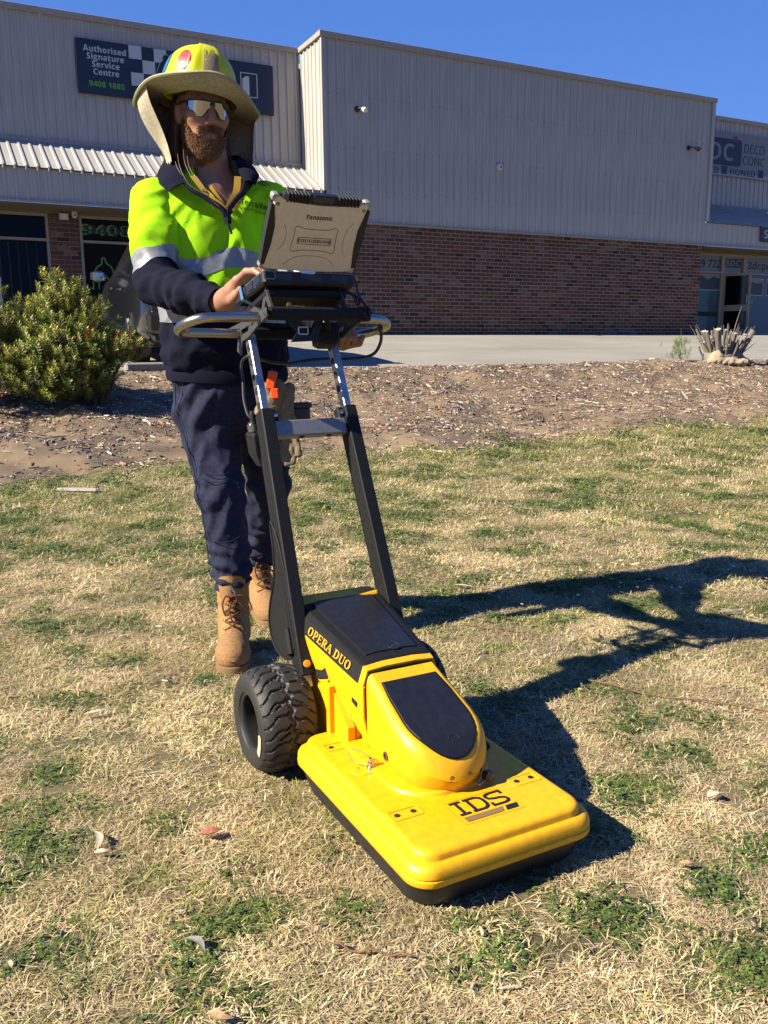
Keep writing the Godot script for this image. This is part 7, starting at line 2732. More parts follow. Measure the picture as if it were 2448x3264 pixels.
# ---- head, hair, hat, glasses and hands
func make_head(o: Node3D, skin: Material) -> void:
	var hc := Vector3(-0.566, 1.775, -2.905)
	var hb := Basis(Vector3.UP, 0.50) * Basis(Vector3.RIGHT, 0.13) * Basis(Vector3.BACK, -0.03)
	var H := Transform3D(hb, hc)
	var s := Soft.new()
	s.ell(Vector3(0, 0.035, -0.012), Vector3(0.076, 0.088, 0.097), 0.03)
	s.ell(Vector3(0, -0.035, 0.028), Vector3(0.063, 0.083, 0.068), 0.04)
	s.ell(Vector3(0, -0.085, 0.045), Vector3(0.045, 0.036, 0.045), 0.03)
	s.ell(Vector3(0, -0.108, 0.068), Vector3(0.024, 0.020, 0.022), 0.025)
	s.cap(Vector3(-0.036, 0.022, 0.082), Vector3(0.036, 0.022, 0.082), 0.012, 0.012, 0.02)
	s.cap(Vector3(0, 0.012, 0.094), Vector3(0, -0.030, 0.113), 0.0085, 0.0125, 0.012)
	s.ell(Vector3(-0.013, -0.036, 0.101), Vector3(0.009, 0.008, 0.011), 0.01)
	s.ell(Vector3(0.013, -0.036, 0.101), Vector3(0.009, 0.008, 0.011), 0.01)
	s.ell(Vector3(-0.045, -0.018, 0.062), Vector3(0.021, 0.018, 0.022), 0.025)
	s.ell(Vector3(0.045, -0.018, 0.062), Vector3(0.021, 0.018, 0.022), 0.025)
	s.cap(Vector3(-0.016, -0.066, 0.092), Vector3(0.016, -0.066, 0.092), 0.0065, 0.0065, 0.008)
	s.cap(Vector3(-0.014, -0.077, 0.090), Vector3(0.014, -0.077, 0.090), 0.0075, 0.0075, 0.008)
	for sg in [-1.0, 1.0]:
		s.ell(Vector3(sg * 0.076, -0.004, -0.006), Vector3(0.010, 0.032, 0.019), 0.008, Basis(Vector3.UP, sg * 0.4))
		s.ell(Vector3(sg * 0.073, -0.026, 0.002), Vector3(0.009, 0.014, 0.011), 0.01)
	s.cap(Vector3(0, -0.075, -0.02), Vector3(0.01, -0.17, -0.045), 0.056, 0.062, 0.03)
	s.build(0.0042, Vector3(-0.10, -0.215, -0.125), Vector3(0.10, 0.14, 0.14))
	for i in s.verts.size():
		s.verts[i] = H * s.verts[i]
		s.norms[i] = hb * s.norms[i]
	# chest and hidden limbs, one continuous figure with the head and hands
	var body := Soft.new()
	body.cap(Vector3(-0.558, 1.60, -2.955), Vector3(-0.555, 1.66, -2.935), 0.062, 0.060, 0.03)
	body.cap(CHEST + Vector3(0, 0.03, 0) - torso_side * 0.04, CHEST + Vector3(0, 0.03, 0) + torso_side * 0.05, 0.128, 0.128, 0.06, 1.2, torso_front)
	body.cap(Vector3(-0.545, 1.17, -2.96) - torso_side * 0.04, Vector3(-0.545, 1.17, -2.96) + torso_side * 0.04, 0.115, 0.115, 0.08, 1.1, torso_front)
	body.cap(Vector3(-0.525, 0.95, -2.985) - torso_side * 0.04, Vector3(-0.525, 0.95, -2.985) + torso_side * 0.04, 0.105, 0.105, 0.08, 1.05, torso_front)
	body.cap(R_SHO + Vector3(0.03, 0, -0.01), CHEST + Vector3(-0.02, 0.14, 0), 0.05, 0.06, 0.05)
	body.cap(L_SHO + Vector3(-0.03, 0, 0.01), CHEST + Vector3(0.02, 0.14, 0), 0.05, 0.06, 0.05)
	for q in [[R_SHO, R_ELB, R_WRI], [L_SHO, L_ELB, L_WRI]]:
		body.cap(q[0], q[1], 0.050, 0.042, 0.02)
		body.cap(q[1], q[2], 0.042, 0.029, 0.02)
	for q in [[Vector3(-0.605, 0.86, -2.955), Vector3(-0.552, 0.575, -2.87), Vector3(-0.522, 0.16, -2.868)], [Vector3(-0.44, 0.86, -3.035), Vector3(-0.422, 0.56, -3.10), Vector3(-0.503, 0.16, -3.352)]]:
		body.cap(q[0], q[1], 0.078, 0.045, 0.03)
		body.cap(q[1], q[2], 0.045, 0.030, 0.03)
	body.build(0.017, Vector3(-0.85, 0.06, -3.42), Vector3(-0.10, 1.78, -2.45))
	s.add(body)
	# right hand: heel on the palm rest, fingers reaching up to the keys
	s.add(hand(R_WRI, Vector3(-0.402, 1.203, -2.452), [
		[Vector3(-0.398, 1.226, -2.430), Vector3(-0.366, 1.247, -2.398), Vector3(-0.342, 1.247, -2.376), Vector3(-0.326, 1.237, -2.362)],
		[Vector3(-0.386, 1.222, -2.438), Vector3(-0.352, 1.247, -2.405), Vector3(-0.326, 1.247, -2.386), Vector3(-0.308, 1.235, -2.374)],
		[Vector3(-0.374, 1.214, -2.448), Vector3(-0.340, 1.238, -2.420), Vector3(-0.316, 1.238, -2.402), Vector3(-0.300, 1.226, -2.392)],
		[Vector3(-0.364, 1.204, -2.460), Vector3(-0.336, 1.222, -2.440), Vector3(-0.316, 1.220, -2.428), Vector3(-0.304, 1.210, -2.42)]],
		[Vector3(-0.432, 1.178, -2.495), Vector3(-0.418, 1.176, -2.452), Vector3(-0.400, 1.187, -2.425), Vector3(-0.386, 1.202, -2.408)],
		Vector3(-0.48, 1.10, -2.62), Vector3(-0.27, 1.29, -2.33)))
	# left hand: fingers closed round the rear run of the right grip
	var T := Transform3D(Basis(Vector3.UP, CART_TURN), CART)
	var bar := func(x: float, a: float, r: float) -> Vector3:
		return T * Vector3(x, 1.0755 + sin(a) * r, -1.033 + cos(a) * r)
	var fingers := []
	for i in 4:
		var x := 0.312 + i * 0.0195
		fingers.append([bar.call(x - 0.004, 2.35, 0.040), bar.call(x, 1.05, 0.0245), bar.call(x + 0.003, -0.15, 0.0235), bar.call(x + 0.006, -1.35, 0.0235)])
	s.add(hand(L_WRI, T * Vector3(0.330, 1.085, -1.092), fingers, [T * Vector3(0.325, 1.060, -1.10), T * Vector3(0.362, 1.047, -1.068), bar.call(0.390, -0.9, 0.025), bar.call(0.398, -0.1, 0.024)], Vector3(-0.24, 1.0, -2.74), Vector3(-0.02, 1.17, -2.42)))
	soft_part(s, "body", skin, o)
	make_hair(o, H)
	make_glasses(o, H)
	make_hat(o, H)

func hand(wrist: Vector3, palm: Vector3, fingers: Array, thumb: Array, lo: Vector3, hi: Vector3) -> Soft:
	var s := Soft.new()
	s.cap(wrist.lerp(palm, -0.5), wrist.lerp(palm, 0.35), 0.027, 0.028, 0.02)
	for f in fingers:
		s.cap(wrist.lerp(palm, 0.25), f[0], 0.020, 0.0130, 0.020)
	s.ell(palm.lerp(wrist, 0.15), Vector3(0.028, 0.022, 0.028), 0.02)
	var k := 0
	for f in fingers:
		var r: float = [0.0098, 0.0100, 0.0096, 0.0086][k]
		s.cap(f[0], f[1], r + 0.0008, r, 0.006)
		s.cap(f[1], f[2], r, r - 0.0008, 0.005)
		s.cap(f[2], f[3], r - 0.0008, r - 0.0018, 0.005)
		k += 1
	s.cap(thumb[0], thumb[1], 0.0165, 0.0125, 0.012)
	s.cap(thumb[1], thumb[2], 0.0120, 0.0108, 0.006)
	s.cap(thumb[2], thumb[3], 0.0108, 0.0088, 0.005)
	s.build(0.0034, lo, hi)
	return s

func make_hair(o: Node3D, H: Transform3D) -> void:
	var hair := mat("brown_hair", Color(0.125, 0.062, 0.026), 0.55, 0, 0.3, 40.0)
	var red := StandardMaterial3D.new()
	red.resource_name = "beard_hair"
	red.vertex_color_use_as_albedo = true
	red.albedo_color = Color(ALB, ALB, ALB).linear_to_srgb()
	red.roughness = 0.6
	red.cull_mode = BaseMaterial3D.CULL_DISABLED
	# beard: tufts set over the jaw, chin and lip
	var face_s := Soft.new()
	face_s.ell(Vector3(0, -0.035, 0.028), Vector3(0.063, 0.083, 0.068), 0.04)
	face_s.ell(Vector3(0, -0.085, 0.045), Vector3(0.045, 0.036, 0.045), 0.03)
	face_s.ell(Vector3(0, -0.108, 0.068), Vector3(0.024, 0.020, 0.022), 0.025)
	face_s.cap(Vector3(0, -0.075, -0.02), Vector3(0.01, -0.17, -0.045), 0.056, 0.062, 0.03)
	var every := face_s.all()
	var b := MB.new()
	b.colored = true
	var count := 0
	for i in 40000:
		if count > 7000:
			break
		var a := rnd(-1.45, 1.45)
		var y := rnd(-0.150, 0.002)
		var d := Vector3(sin(a), 0, cos(a))
		var p := Vector3(0, y, 0.01) + d * 0.16
		for k in 16:
			var e := face_s.value(p, every)
			if e < 0.0004:
				break
			p -= d * e * 0.9
		var aa := absf(a)
		# cheek line falls from the ear to the mouth; lip and mouth stay clear
		var line := lerpf(-0.045, 0.0, smoothstep(0.55, 1.3, aa))
		var tache := y > -0.064 and y < -0.042 and absf(p.x) < 0.036 and p.z > 0.06
		var mouth := y > -0.0775 and y < -0.0665 and absf(p.x) < 0.018
		if mouth or (y > line - 0.02 and not tache) or (y < -0.128 and aa > 0.9):
			continue
		if y > line - 0.034 and not tache and rng.randf() < 0.5:
			continue
		count += 1
		var down := Vector3(0, -1, 0) + d * 0.5 + Vector3(rnd(-0.35, 0.35), 0, rnd(-0.25, 0.25))
		if tache:
			down = Vector3(signf(p.x) * 0.9, -0.7, 0.35)
		down = down.normalized()
		var l := rnd(0.006, 0.013) * (1.0 + 0.7 * smoothstep(-0.08, -0.12, y) * smoothstep(0.9, 0.2, aa))
		if tache:
			l = rnd(0.008, 0.013)
		var w := Vector3(cos(a), rnd(-0.3, 0.3), -sin(a)) * rnd(0.0006, 0.0012)
		b.col = Color(0.13, 0.052, 0.018).lerp(Color(0.40, 0.19, 0.065), rng.randf() * rng.randf() + 0.25 * smoothstep(0.5, 0.0, aa)) * rnd(0.7, 1.15)
		var m := p + d * 0.004 + down * l * 0.5 + d * l * 0.25
		var e2 := p + d * 0.002 + down * l + d * l * 0.1
		b.quad(H * (p - w - d * 0.002), H * (p + w - d * 0.002), H * (m + w), H * (m - w))
		b.tri(H * (m - w), H * (m + w), H * e2)
	mb_part(b, "beard", red, o, 0)
	# soft under-layer so that no bare skin shows through
	var ub := Soft.new()
	ub.ell(Vector3(0, -0.078, 0.040), Vector3(0.0475, 0.042, 0.049), 0.02)
	ub.ell(Vector3(0, -0.112, 0.066), Vector3(0.0245, 0.020, 0.0225), 0.025)
	for sg in [-1.0, 1.0]:
		ub.cap(Vector3(sg * 0.060, -0.018, 0.012), Vector3(sg * 0.046, -0.072, 0.034), 0.010, 0.014, 0.02)
	ub.cap(Vector3(-0.030, -0.064, 0.082), Vector3(0, -0.052, 0.094), 0.007, 0.008, 0.008)
	ub.cap(Vector3(0.030, -0.064, 0.082), Vector3(0, -0.052, 0.094), 0.007, 0.008, 0.008)
	ub.build(0.0042, Vector3(-0.09, -0.16, -0.04), Vector3(0.09, 0.02, 0.12))
	ub.displace(func(p: Vector3, n: Vector3) -> float: return folds.get_noise_3dv(p * 160.0) * 0.003)
	var um := ub.piece(func(p: Vector3) -> float: return maxf(maxf(absf(p.x) - 0.018, maxf(-0.0775 - p.y, p.y + 0.0665)), 0.05 - p.z))
	for i in um.verts.size():
		um.verts[i] = H * um.verts[i]
		um.norms[i] = H.basis * um.norms[i]
	soft_part(um, "beard_base", mat("beard_base", Color(0.105, 0.045, 0.018), 0.7, 0, 0.3, 60.0, 0.6), o)
	var lp := MB.new()
	lp.tube(PackedVector3Array([H * Vector3(-0.017, -0.070, 0.092), H * Vector3(0, -0.0685, 0.0975), H * Vector3(0.017, -0.070, 0.092)]), [0.002, 0.0036, 0.002], 6)
	lp.tube(PackedVector3Array([H * Vector3(-0.014, -0.0745, 0.092), H * Vector3(0, -0.0755, 0.0965), H * Vector3(0.014, -0.0745, 0.092)]), [0.002, 0.0042, 0.002], 6)
	mb_part(lp, "lips", mat("lip", Color(0.27, 0.10, 0.07), 0.5), o)
	# brows
	var br := MB.new()
	for sg in [-1.0, 1.0]:
		br.tube(PackedVector3Array([H * Vector3(sg * 0.012, 0.024, 0.096), H * Vector3(sg * 0.03, 0.030, 0.091), H * Vector3(sg * 0.05, 0.024, 0.076)]), 0.004, 5)
	mb_part(br, "eyebrow", hair, o)
	# long hair: a cap of it and locks down to the collar
	var c := Soft.new()
	c.ell(Vector3(0, 0.034, -0.020), Vector3(0.083, 0.088, 0.098), 0.03)
	c.cap(Vector3(0, -0.02, -0.065), Vector3(0, -0.15, -0.075), 0.055, 0.05, 0.04)
	for sg in [-1.0, 1.0]:
		c.cap(Vector3(sg * 0.070, 0.0, -0.040), Vector3(sg * 0.078, -0.19, -0.035), 0.022, 0.014, 0.02)
	c.build(0.007, Vector3(-0.12, -0.24, -0.16), Vector3(0.12, 0.15, 0.12))
	c.displace(func(p: Vector3, n: Vector3) -> float: return sin(atan2(p.x, p.z) * 34.0 + folds.get_noise_3dv(p * 30.0) * 2.0) * 0.002)
	c = c.piece(func(p: Vector3) -> float: return minf(0.10 - p.y, maxf(-0.008 - p.z, (p.y - 0.040) * 2.0)))
	for i in c.verts.size():
		c.verts[i] = H * c.verts[i]
		c.norms[i] = H.basis * c.norms[i]
	var hm := soft_part(c, "hair", hair, o)
	var lk := MB.new()
	for i in 420:
		var sg := -1.0 if i % 2 else 1.0
		var back := rng.randf()
		var x := sg * lerpf(0.080, 0.045, back * back)
		var z := lerpf(-0.022, -0.09, back)
		var top := Vector3(x, rnd(0.01, 0.05), z)
		var drop := rnd(0.17, 0.26)
		var pts := PackedVector3Array()
		var sway := rnd(-0.012, 0.012)
		for k in 6:
			var v := k / 5.0
			var outw := sg * (0.004 + 0.022 * v * v) + sway * v
			pts.append(H * (top + Vector3(outw, -drop * v, lerpf(0.0, -0.012 + (0.02 if back < 0.35 else 0.0) * v, v) + 0.004 * sin(v * 7.0 + i))))
		lk.tube(pts, [0.0014, 0.0017, 0.0017, 0.0014, 0.0010, 0.0004], 4, false)
	# a few strands fall forward over the collar
	for i in 4:
		var v0 := Vector3(-0.632 + rnd(-0.02, 0.02), 1.66, -2.86 + rnd(-0.03, 0.02))
		lk.tube(smooth_path(PackedVector3Array([v0, v0 + Vector3(0.015, -0.06, 0.045), v0 + Vector3(0.05 + rnd(-0.015, 0.015), -0.12, 0.072), v0 + Vector3(0.10 + rnd(-0.03, 0.02), -0.17 + rnd(-0.03, 0.03), 0.085)]), 3), 0.0008, 4, false)
		var v1 := Vector3(-0.448 + rnd(-0.01, 0.01), 1.665, -2.93 + rnd(-0.02, 0.02))
		lk.tube(smooth_path(PackedVector3Array([v1, v1 + Vector3(0.02, -0.05, 0.015), v1 + Vector3(0.05 + rnd(-0.01, 0.01), -0.09, 0.02), v1 + Vector3(0.085, -0.115 + rnd(-0.01, 0.01), 0.02)]), 3), 0.0012, 4, false)
	var ol := mb_part(lk, "hair_locks", hair, o)
	kind(ol, "stuff")

func make_glasses(o: Node3D, H: Transform3D) -> void:
	var mirror := mat("mirror_lens", Color(0.62, 0.60, 0.54), 0.04, 1.0)
	var frame := mat("glasses_frame", Color(0.02, 0.02, 0.02), 0.3)
	# one wrap: lens profile in (angle, height)
	var wrap := func(a: float, y: float) -> Vector3:
		return H * Vector3(sin(a) * 0.0735, y, 0.026 + cos(a) * 0.080 + (y - 0.005) * 0.12)
	for sg in [-1.0, 1.0]:
		var b := MB.new()
		var cols := []
		for i in 13:
			var v := i / 12.0
			var a: float = sg * lerpf(0.10, 1.18, v)
			var hi := lerpf(0.022, 0.026, v) - 0.006 * v * v * v
			var lo := lerpf(0.004, -0.022, smoothstep(0.0, 0.32, v)) + 0.034 * smoothstep(0.45, 1.0, v) * v
			var r := PackedVector3Array()
			for k in 6:
				r.append(wrap.call(a, lerpf(lo, hi, k / 5.0)) + H.basis.z * 0.0022)
			cols.append(r)
		if sg < 0:
			cols.reverse()
		b.loft(cols, false, false, false)
		mb_part(b, "sunglass_lens", mirror, o, 80)
		b = MB.new()
		var top := PackedVector3Array()
		var under := PackedVector3Array()
		for i in 13:
			var v := i / 12.0
			var a: float = sg * lerpf(0.04, 1.2, v)
			top.append(wrap.call(a, lerpf(0.022, 0.026, v) - 0.006 * v * v * v + 0.001) + H.basis.z * 0.002)
			under.append(wrap.call(sg * lerpf(0.10, 1.18, v), lerpf(0.004, -0.022, smoothstep(0.0, 0.32, v)) + 0.034 * smoothstep(0.45, 1.0, v) * v) + H.basis.z * 0.002)
		b.tube(top, 0.0021, 6)
		b.tube(under, 0.0011, 5)
		b.tube(PackedVector3Array([wrap.call(sg * 1.19, 0.021), H * Vector3(sg * 0.080, 0.018, 0.03), H * Vector3(sg * 0.083, 0.012, -0.01)]), 0.0026, 6)
		mb_part(b, "sunglass_frame", frame, o)
	var n := MB.new()
	n.tube(PackedVector3Array([wrap.call(-0.12, 0.014), wrap.call(0.0, 0.019) + H.basis.z * 0.003, wrap.call(0.12, 0.014)]), 0.0026, 6)
	mb_part(n, "sunglass_bridge", frame, o)

func make_hat(o: Node3D, H: Transform3D) -> void:
	var shell := mat("lime_shell", Color(0.62, 0.64, 0.010), 0.42, 0, 0.06, 5.0)
	shell.metallic_specular = 0.35
	var canvas := mat("tan_canvas", Color(0.60, 0.53, 0.40), 0.9, 0, 0.25, 12.0, 0.35)
	# hat frame: y up the crown, z towards the brow
	var hx := Transform3D(Basis(Vector3.UP, 0.42) * Basis(Vector3.BACK, -0.10) * Basis(Vector3.RIGHT, 0.03), Vector3(-0.574, 1.828, -2.915))
	var dome := func(a: float, e: float, lift: float) -> Vector3:
		# a round from the brow, e 0 at the brim to 1 on top
		var q := e * PI / 2
		var rad := pow(cos(q), 0.72)
		var ridge := 0.0045 * smoothstep(0.16, 0.10, absf(absf(wrapf(a, -PI, PI)) - 0.42)) * smoothstep(0.02, 0.3, e) * smoothstep(1.0, 0.8, e)
		var keel := 0.004 * smoothstep(0.40, 0.34, absf(sin(a))) * smoothstep(0.25, 0.55, e)
		var r := 1.0 + (lift + ridge + keel) / 0.12
		return hx * Vector3(sin(a) * 0.1175 * rad * r, pow(sin(q), 0.92) * (0.140 + lift + keel), cos(a) * 0.142 * rad * r)
	var rings := []
	for i in 15:
		var e := i / 14.5
		var ring := PackedVector3Array()
		for k in 72:
			ring.append(dome.call(TAU * k / 72, e, 0.0))
		rings.append(ring)
	var b := MB.new()
	b.loft(rings, false, true)
	var hat := mb_part(b, "hard_hat", shell, o, 60)
	# helmet's own short peak seen below the canvas at the left temple
	b = MB.new()
	var p0 := PackedVector3Array()
	var p1 := PackedVector3Array()
	var p2 := PackedVector3Array()
	for i in 40:
		var a := TAU * i / 40
		p0.append(hx * Vector3(sin(a) * 0.112, 0.0, cos(a) * 0.136))
		p1.append(hx * Vector3(sin(a) * 0.117, -0.010, cos(a) * 0.139))
		p2.append(hx * Vector3(sin(a) * 0.118, -0.012 - 0.016 * smoothstep(0.2, 0.8, -sin(a)), cos(a) * 0.140))
	b.loft([p2, p1, p0], false, false)
	build(b, "helmet_rim", mat("yellow_rim", Color(0.55, 0.48, 0.01), 0.4), hat)
	# stickers
	for q in [[-0.72, 0.33, 0.105, "red_sticker", Color(0.62, 0.035, 0.03)], [-1.52, 0.34, 0.115, "blue_sticker", Color(0.01, 0.16, 0.42)]]:
		b = MB.new()
		var discs := []
		for rr in [1.0, 0.75, 0.5, 0.25, 0.02]:
			var ring := PackedVector3Array()
			for k in 22:
				var t := TAU * k / 22
				ring.append(dome.call(q[0] + cos(t) * q[2] * 1.9 * rr, q[1] + sin(t) * q[2] * 1.6 * rr, 0.0022))
			discs.append(ring)
		b.loft(discs, false, true)
		build(b, q[3], mat(q[3], q[4], 0.45, 0, 0.1, 40.0), hat)
	b = MB.new()
	for i in 3:
		var t := PackedVector3Array()
		for k in 5:
			t.append(dome.call(-0.72 + (k - 2.0) * 0.05, 0.37 - i * 0.035, 0.0028))
		b.tube(t, 0.0006, 4)
	build(b, "sticker_print", mat("dark_red", Color(0.2, 0.01, 0.01), 0.6), hat)
	# worn remains of a reflective patch on the brow
	b = MB.new()
	var n := 12
	for i in n:
		for j in n:
			var a0 := lerpf(-0.16, 0.26, float(i) / n)
			var a1 := lerpf(-0.16, 0.26, (i + 1.0) / n)
			var e0 := lerpf(0.10, 0.52, float(j) / n)
			var e1 := lerpf(0.10, 0.52, (j + 1.0) / n)
			if folds.get_noise_2d(i * 0.5, j * 0.5) > 0.35 and j > 5 or (j > 9 and folds.get_noise_2d(i * 1.7, 9.0) > 0.0):
				continue
			b.quad(dome.call(a0, e0, 0.0022), dome.call(a1, e0, 0.0022), dome.call(a1, e1, 0.0022), dome.call(a0, e1, 0.0022))
	build(b, "worn_patch", mat("worn_patch", Color(0.46, 0.38, 0.23), 0.8, 0, 0.45, 60.0, 0.6), hat, 60)
	# canvas brim, waved and drooping at its edge
	b = MB.new()
	var prof := []
	for i in 10:
		prof.append(i / 9.0)
	var topr := []
	var botr := []
	for v in prof:
		var rt := PackedVector3Array()
		var rb := PackedVector3Array()
		for k in 80:
			var a := TAU * k / 80
			var out := 0.098 + 0.006 * sin(a * 3.0 + 0.6)
			var rx: float = 0.117 + v * out * 0.76
			var rz: float = 0.141 + v * out * 0.72
			var wave := 0.016 * sin(a * 2.0 + 2.5) + 0.009 * sin(a * 5.0 + 1.0)
			var y: float = -0.014 + 0.010 * v - 0.004 * v * v + wave * v * v
			if cos(a) > 0.0:
				y += 0.012 * cos(a) * v * v
			y -= 0.016 * smoothstep(0.5, 1.0, absf(sin(a))) * pow(v, 3.0)
			rt.append(hx * Vector3(sin(a) * rx, y, cos(a) * rz))
			rb.append(hx * Vector3(sin(a) * rx, y - 0.006, cos(a) * rz))
		topr.append(rt)
		botr.append(rb)
	topr.reverse()
	b.loft(topr, false, false)
	b.loft(botr, false, false)
	b.loft([botr[-1], topr[0]], false, false)
	build(b, "canvas_brim", canvas, hat, 60)
	# binding round the brim's edge
	b = MB.new()
	var edge := PackedVector3Array()
	for p in topr[0]:
		edge.append(p - Vector3(0, 0.003, 0))
	b.tube(edge, 0.0052, 6, false, true)
	build(b, "brim_binding", mat("brim_binding", Color(0.46, 0.43, 0.27), 0.85, 0, 0.2, 20.0), hat)
	# neck flap: a curtain round the back, pinched towards the collar, frayed below
	b = MB.new()
	var cols := []
	var m := 64
	for i in m + 1:
		var v := float(i) / m
		var a := lerpf(-1.22, -4.72, v)             # from the left temple round the back to the right cheek
		var r := PackedVector3Array()
		var fray := 0.022 * absf(sin(i * 1.9)) * smoothstep(0.72, 0.95, v) + 0.006 * sin(i * 2.3)
		for k in 13:
			var u := k / 12.0
			var pinch := 1.0 - lerpf(0.40, 0.10, smoothstep(0.45, 0.95, v)) * smoothstep(0.1, 1.0, u) + 0.055 * sin(a * 7.0 + u * 2.0) * sin(PI * minf(u * 1.2, 1.0))
			var drop := 0.005 + u * (0.212 - fray - 0.03 * smoothstep(0.8, 1.0, v))
			var p := hx * Vector3(sin(a) * 0.187 * pinch, 0, cos(a) * 0.190 * pinch)
			p.y = lerpf((hx * Vector3(sin(a) * 0.187, -0.006, cos(a) * 0.19)).y, 1.823, 0.3) - drop
			r.append(p)
		cols.append(r)
	b.loft(cols, false, false, false)
	var inner := []
	for c in cols:
		var q := PackedVector3Array()
		for p in c:
			q.append(p + (Vector3(-0.575, p.y, -2.92) - p).normalized() * 0.002)
		q.reverse()
		inner.append(q)
	b.loft(inner, false, false, false)
	build(b, "neck_flap", canvas, hat, 60)

# ---------------------------------------------------------------- work gloves hanging at his hip
func make_gloves() -> void:
	var at := Vector3(-0.362, 0.93, -2.845)
	var o := thing("work_gloves", "tan leather work gloves hanging from an orange clip at the man's hip", "gloves", at)
	var hide := mat("glove_hide", Color(0.30, 0.235, 0.145), 0.8, 0, 0.3, 16.0, 0.4)
	for q in [[-0.012, 0.0, 0.0, -0.10], [0.022, -0.012, -0.02, 0.12]]:
		var s := Soft.new()
		var c := Vector3(q[0], q[1], q[2])
		s.cap(c + Vector3(0, -0.04, 0), c + Vector3(q[3] * 0.1, -0.13, 0), 0.034, 0.042, 0.02, 1.9, Vector3(0, 0, 1))
		s.cap(c + Vector3(-0.03, 0.0, 0), c + Vector3(-0.006, -0.05, 0.0), 0.016, 0.024, 0.02, 1.6, Vector3(0, 0, 1))
		s.cap(c + Vector3(0.035, -0.005, 0), c + Vector3(0.006, -0.05, 0.0), 0.018, 0.024, 0.02, 1.6, Vector3(0, 0, 1))
		for i in 4:
			var x: float = -0.03 + i * 0.02 + q[3] * 0.1
			s.cap(c + Vector3(x, -0.14, 0), c + Vector3(x * 1.12 + q[3] * 0.1, -0.235 - [0.0, 0.02, 0.016, -0.012][i], 0.012), 0.0135, 0.0115, 0.008)
		if q[3] < 0.0:
			s.cap(c + Vector3(-0.034, -0.09, 0.01), c + Vector3(-0.052, -0.14, 0.035), 0.015, 0.0125, 0.012)
		s.build(0.006, c + Vector3(-0.1, -0.30, -0.06), c + Vector3(0.1, 0.05, 0.08))
		s.displace(func(p: Vector3, n: Vector3) -> float: return folds.get_noise_3dv(p * 30.0) * 0.005)
		put(s.to_mesh(), "glove", hide, o)
	var b := MB.new()
	b.box(Vector3(0.0, 0.012, 0.024), Vector3(0.030, 0.062, 0.014), 0.004, Basis(Vector3.BACK, -0.22))
	b.box(Vector3(0.010, -0.032, 0.026), Vector3(0.026, 0.034, 0.016), 0.004, Basis(Vector3.BACK, 0.1))
	build(b, "clip", mat("orange_clip", Color(0.88, 0.085, 0.006), 0.4), o)

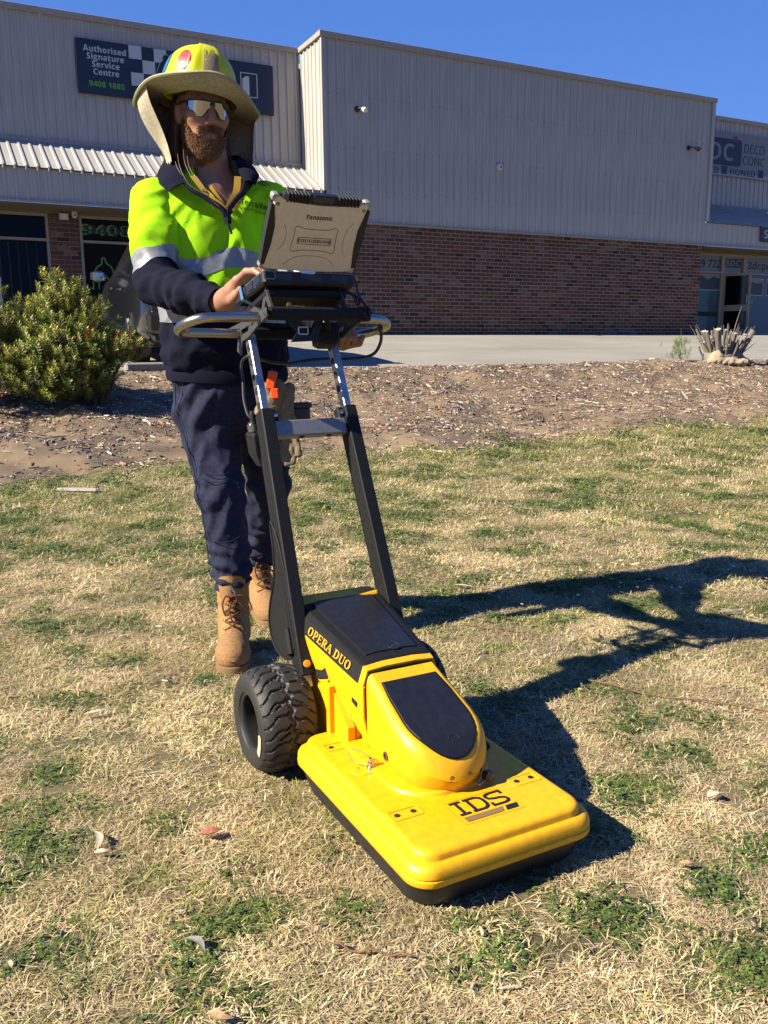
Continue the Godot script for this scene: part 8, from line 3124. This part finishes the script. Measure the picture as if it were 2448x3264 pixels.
func _ready() -> void:
	# ---- camera
	var cam := Camera3D.new()
	cam.name = "camera"
	cam.fov = 61.67
	cam.near = 0.05
	cam.far = 600.0
	cam.position = Vector3(0, 1.04, 0)
	cam.basis = Basis(Vector3.RIGHT, deg_to_rad(-10.8)) * Basis(Vector3.BACK, deg_to_rad(-0.5))
	add_child(cam)
	# ---- sky, sun, exposure
	var sky := ProceduralSkyMaterial.new()
	sky.sky_top_color = Color(0.13, 0.30, 0.61)
	sky.sky_horizon_color = Color(0.40, 0.58, 0.86)
	sky.sky_curve = 0.25
	sky.ground_bottom_color = Color(0.36, 0.31, 0.22)
	sky.ground_horizon_color = Color(0.45, 0.42, 0.36)
	sky.sun_angle_max = 12.0
	sky.sky_energy_multiplier = 0.78
	var env := Environment.new()
	env.background_mode = Environment.BG_SKY
	env.sky = Sky.new()
	env.sky.sky_material = sky
	env.tonemap_mode = Environment.TONE_MAPPER_LINEAR
	env.tonemap_exposure = 2.7
	env.sdfgi_enabled = true
	env.ssao_enabled = true
	env.ssil_enabled = true
	var we := WorldEnvironment.new()
	we.name = "world"
	we.environment = env
	add_child(we)
	var sun := DirectionalLight3D.new()
	sun.name = "sun"
	sun.light_energy = 1.6
	sun.light_color = Color(1.0, 0.955, 0.87)
	sun.light_angular_distance = 0.5
	sun.shadow_enabled = true
	var way := (DIR * 1.0 + OUT * 0.05 + Vector3.DOWN * 0.735).normalized()
	sun.basis = Basis.looking_at(way, Vector3.UP)
	sun.position = Vector3(-20, 20, 0)
	add_child(sun)

	rng.seed = 20240
	lumps.seed = 3
	lumps.frequency = 0.01
	patches.seed = 12
	patches.frequency = 0.02
	clover_spots = [
		[-0.83, -1.98, 0.10, 0.7, 1.0], [-0.74, -1.64, 0.16, 0.7, 0.95], [-0.50, -1.72, 0.10, 0.6, 0.7], [-0.19, -1.44, 0.12, 0.75, 1.0], [-0.35, -1.42, 0.10, 0.6, 0.85], [-0.62, -1.32, 0.12, 0.6, 0.9], [-0.40, -1.78, 0.06, 0.6, 0.6],
		[-0.22, -1.24, 0.07, 0.6, 0.8], [0.19, -1.10, 0.10, 0.5, 0.9], [0.26, -1.36, 0.20, 0.4, 1.0], [0.42, -1.44, 0.16, 0.5, 0.9], [0.60, -1.28, 0.18, 0.6, 1.0], [0.72, -1.12, 0.2, 0.6, 1.0], [0.72, -1.62, 0.12, 0.7, 0.95], [0.90, -1.65, 0.1, 0.7, 0.8],
		[0.62, -1.86, 0.08, 0.6, 0.8], [0.78, -2.06, 0.12, 0.5, 0.9], [0.80, -2.30, 0.10, 0.5, 0.85], [1.05, -3.70, 0.34, 0.42, 1.0], [0.30, -3.30, 0.14, 0.5, 0.7], [1.75, -3.2, 0.3, 0.4, 0.9], [1.0, -2.9, 0.2, 0.4, 0.7], [1.55, -2.75, 0.25, 0.4, 0.8],
		[0.70, -4.3, 0.3, 0.4, 0.9], [1.7, -4.4, 0.3, 0.35, 0.8], [-1.1, -3.1, 0.2, 0.5, 0.8], [-0.85, -2.75, 0.14, 0.5, 0.8], [-0.95, -2.45, 0.12, 0.5, 0.75], [0.2, -5.2, 0.5, 0.3, 0.8], [-0.1, -4.6, 0.3, 0.4, 0.75], [-1.7, -4.3, 0.5, 0.3, 0.8], [1.2, -5.5, 0.6, 0.25, 0.8]]

	# ---- the place
	make_ground()
	make_buildings()
	make_car()
	make_posts()
	make_shrub()
	make_stump()
	make_mulch()
	make_lawn()
	# ---- the things
	make_cart()
	make_laptop()
	make_cable()
	make_man()
	make_gloves()
	make_litter()
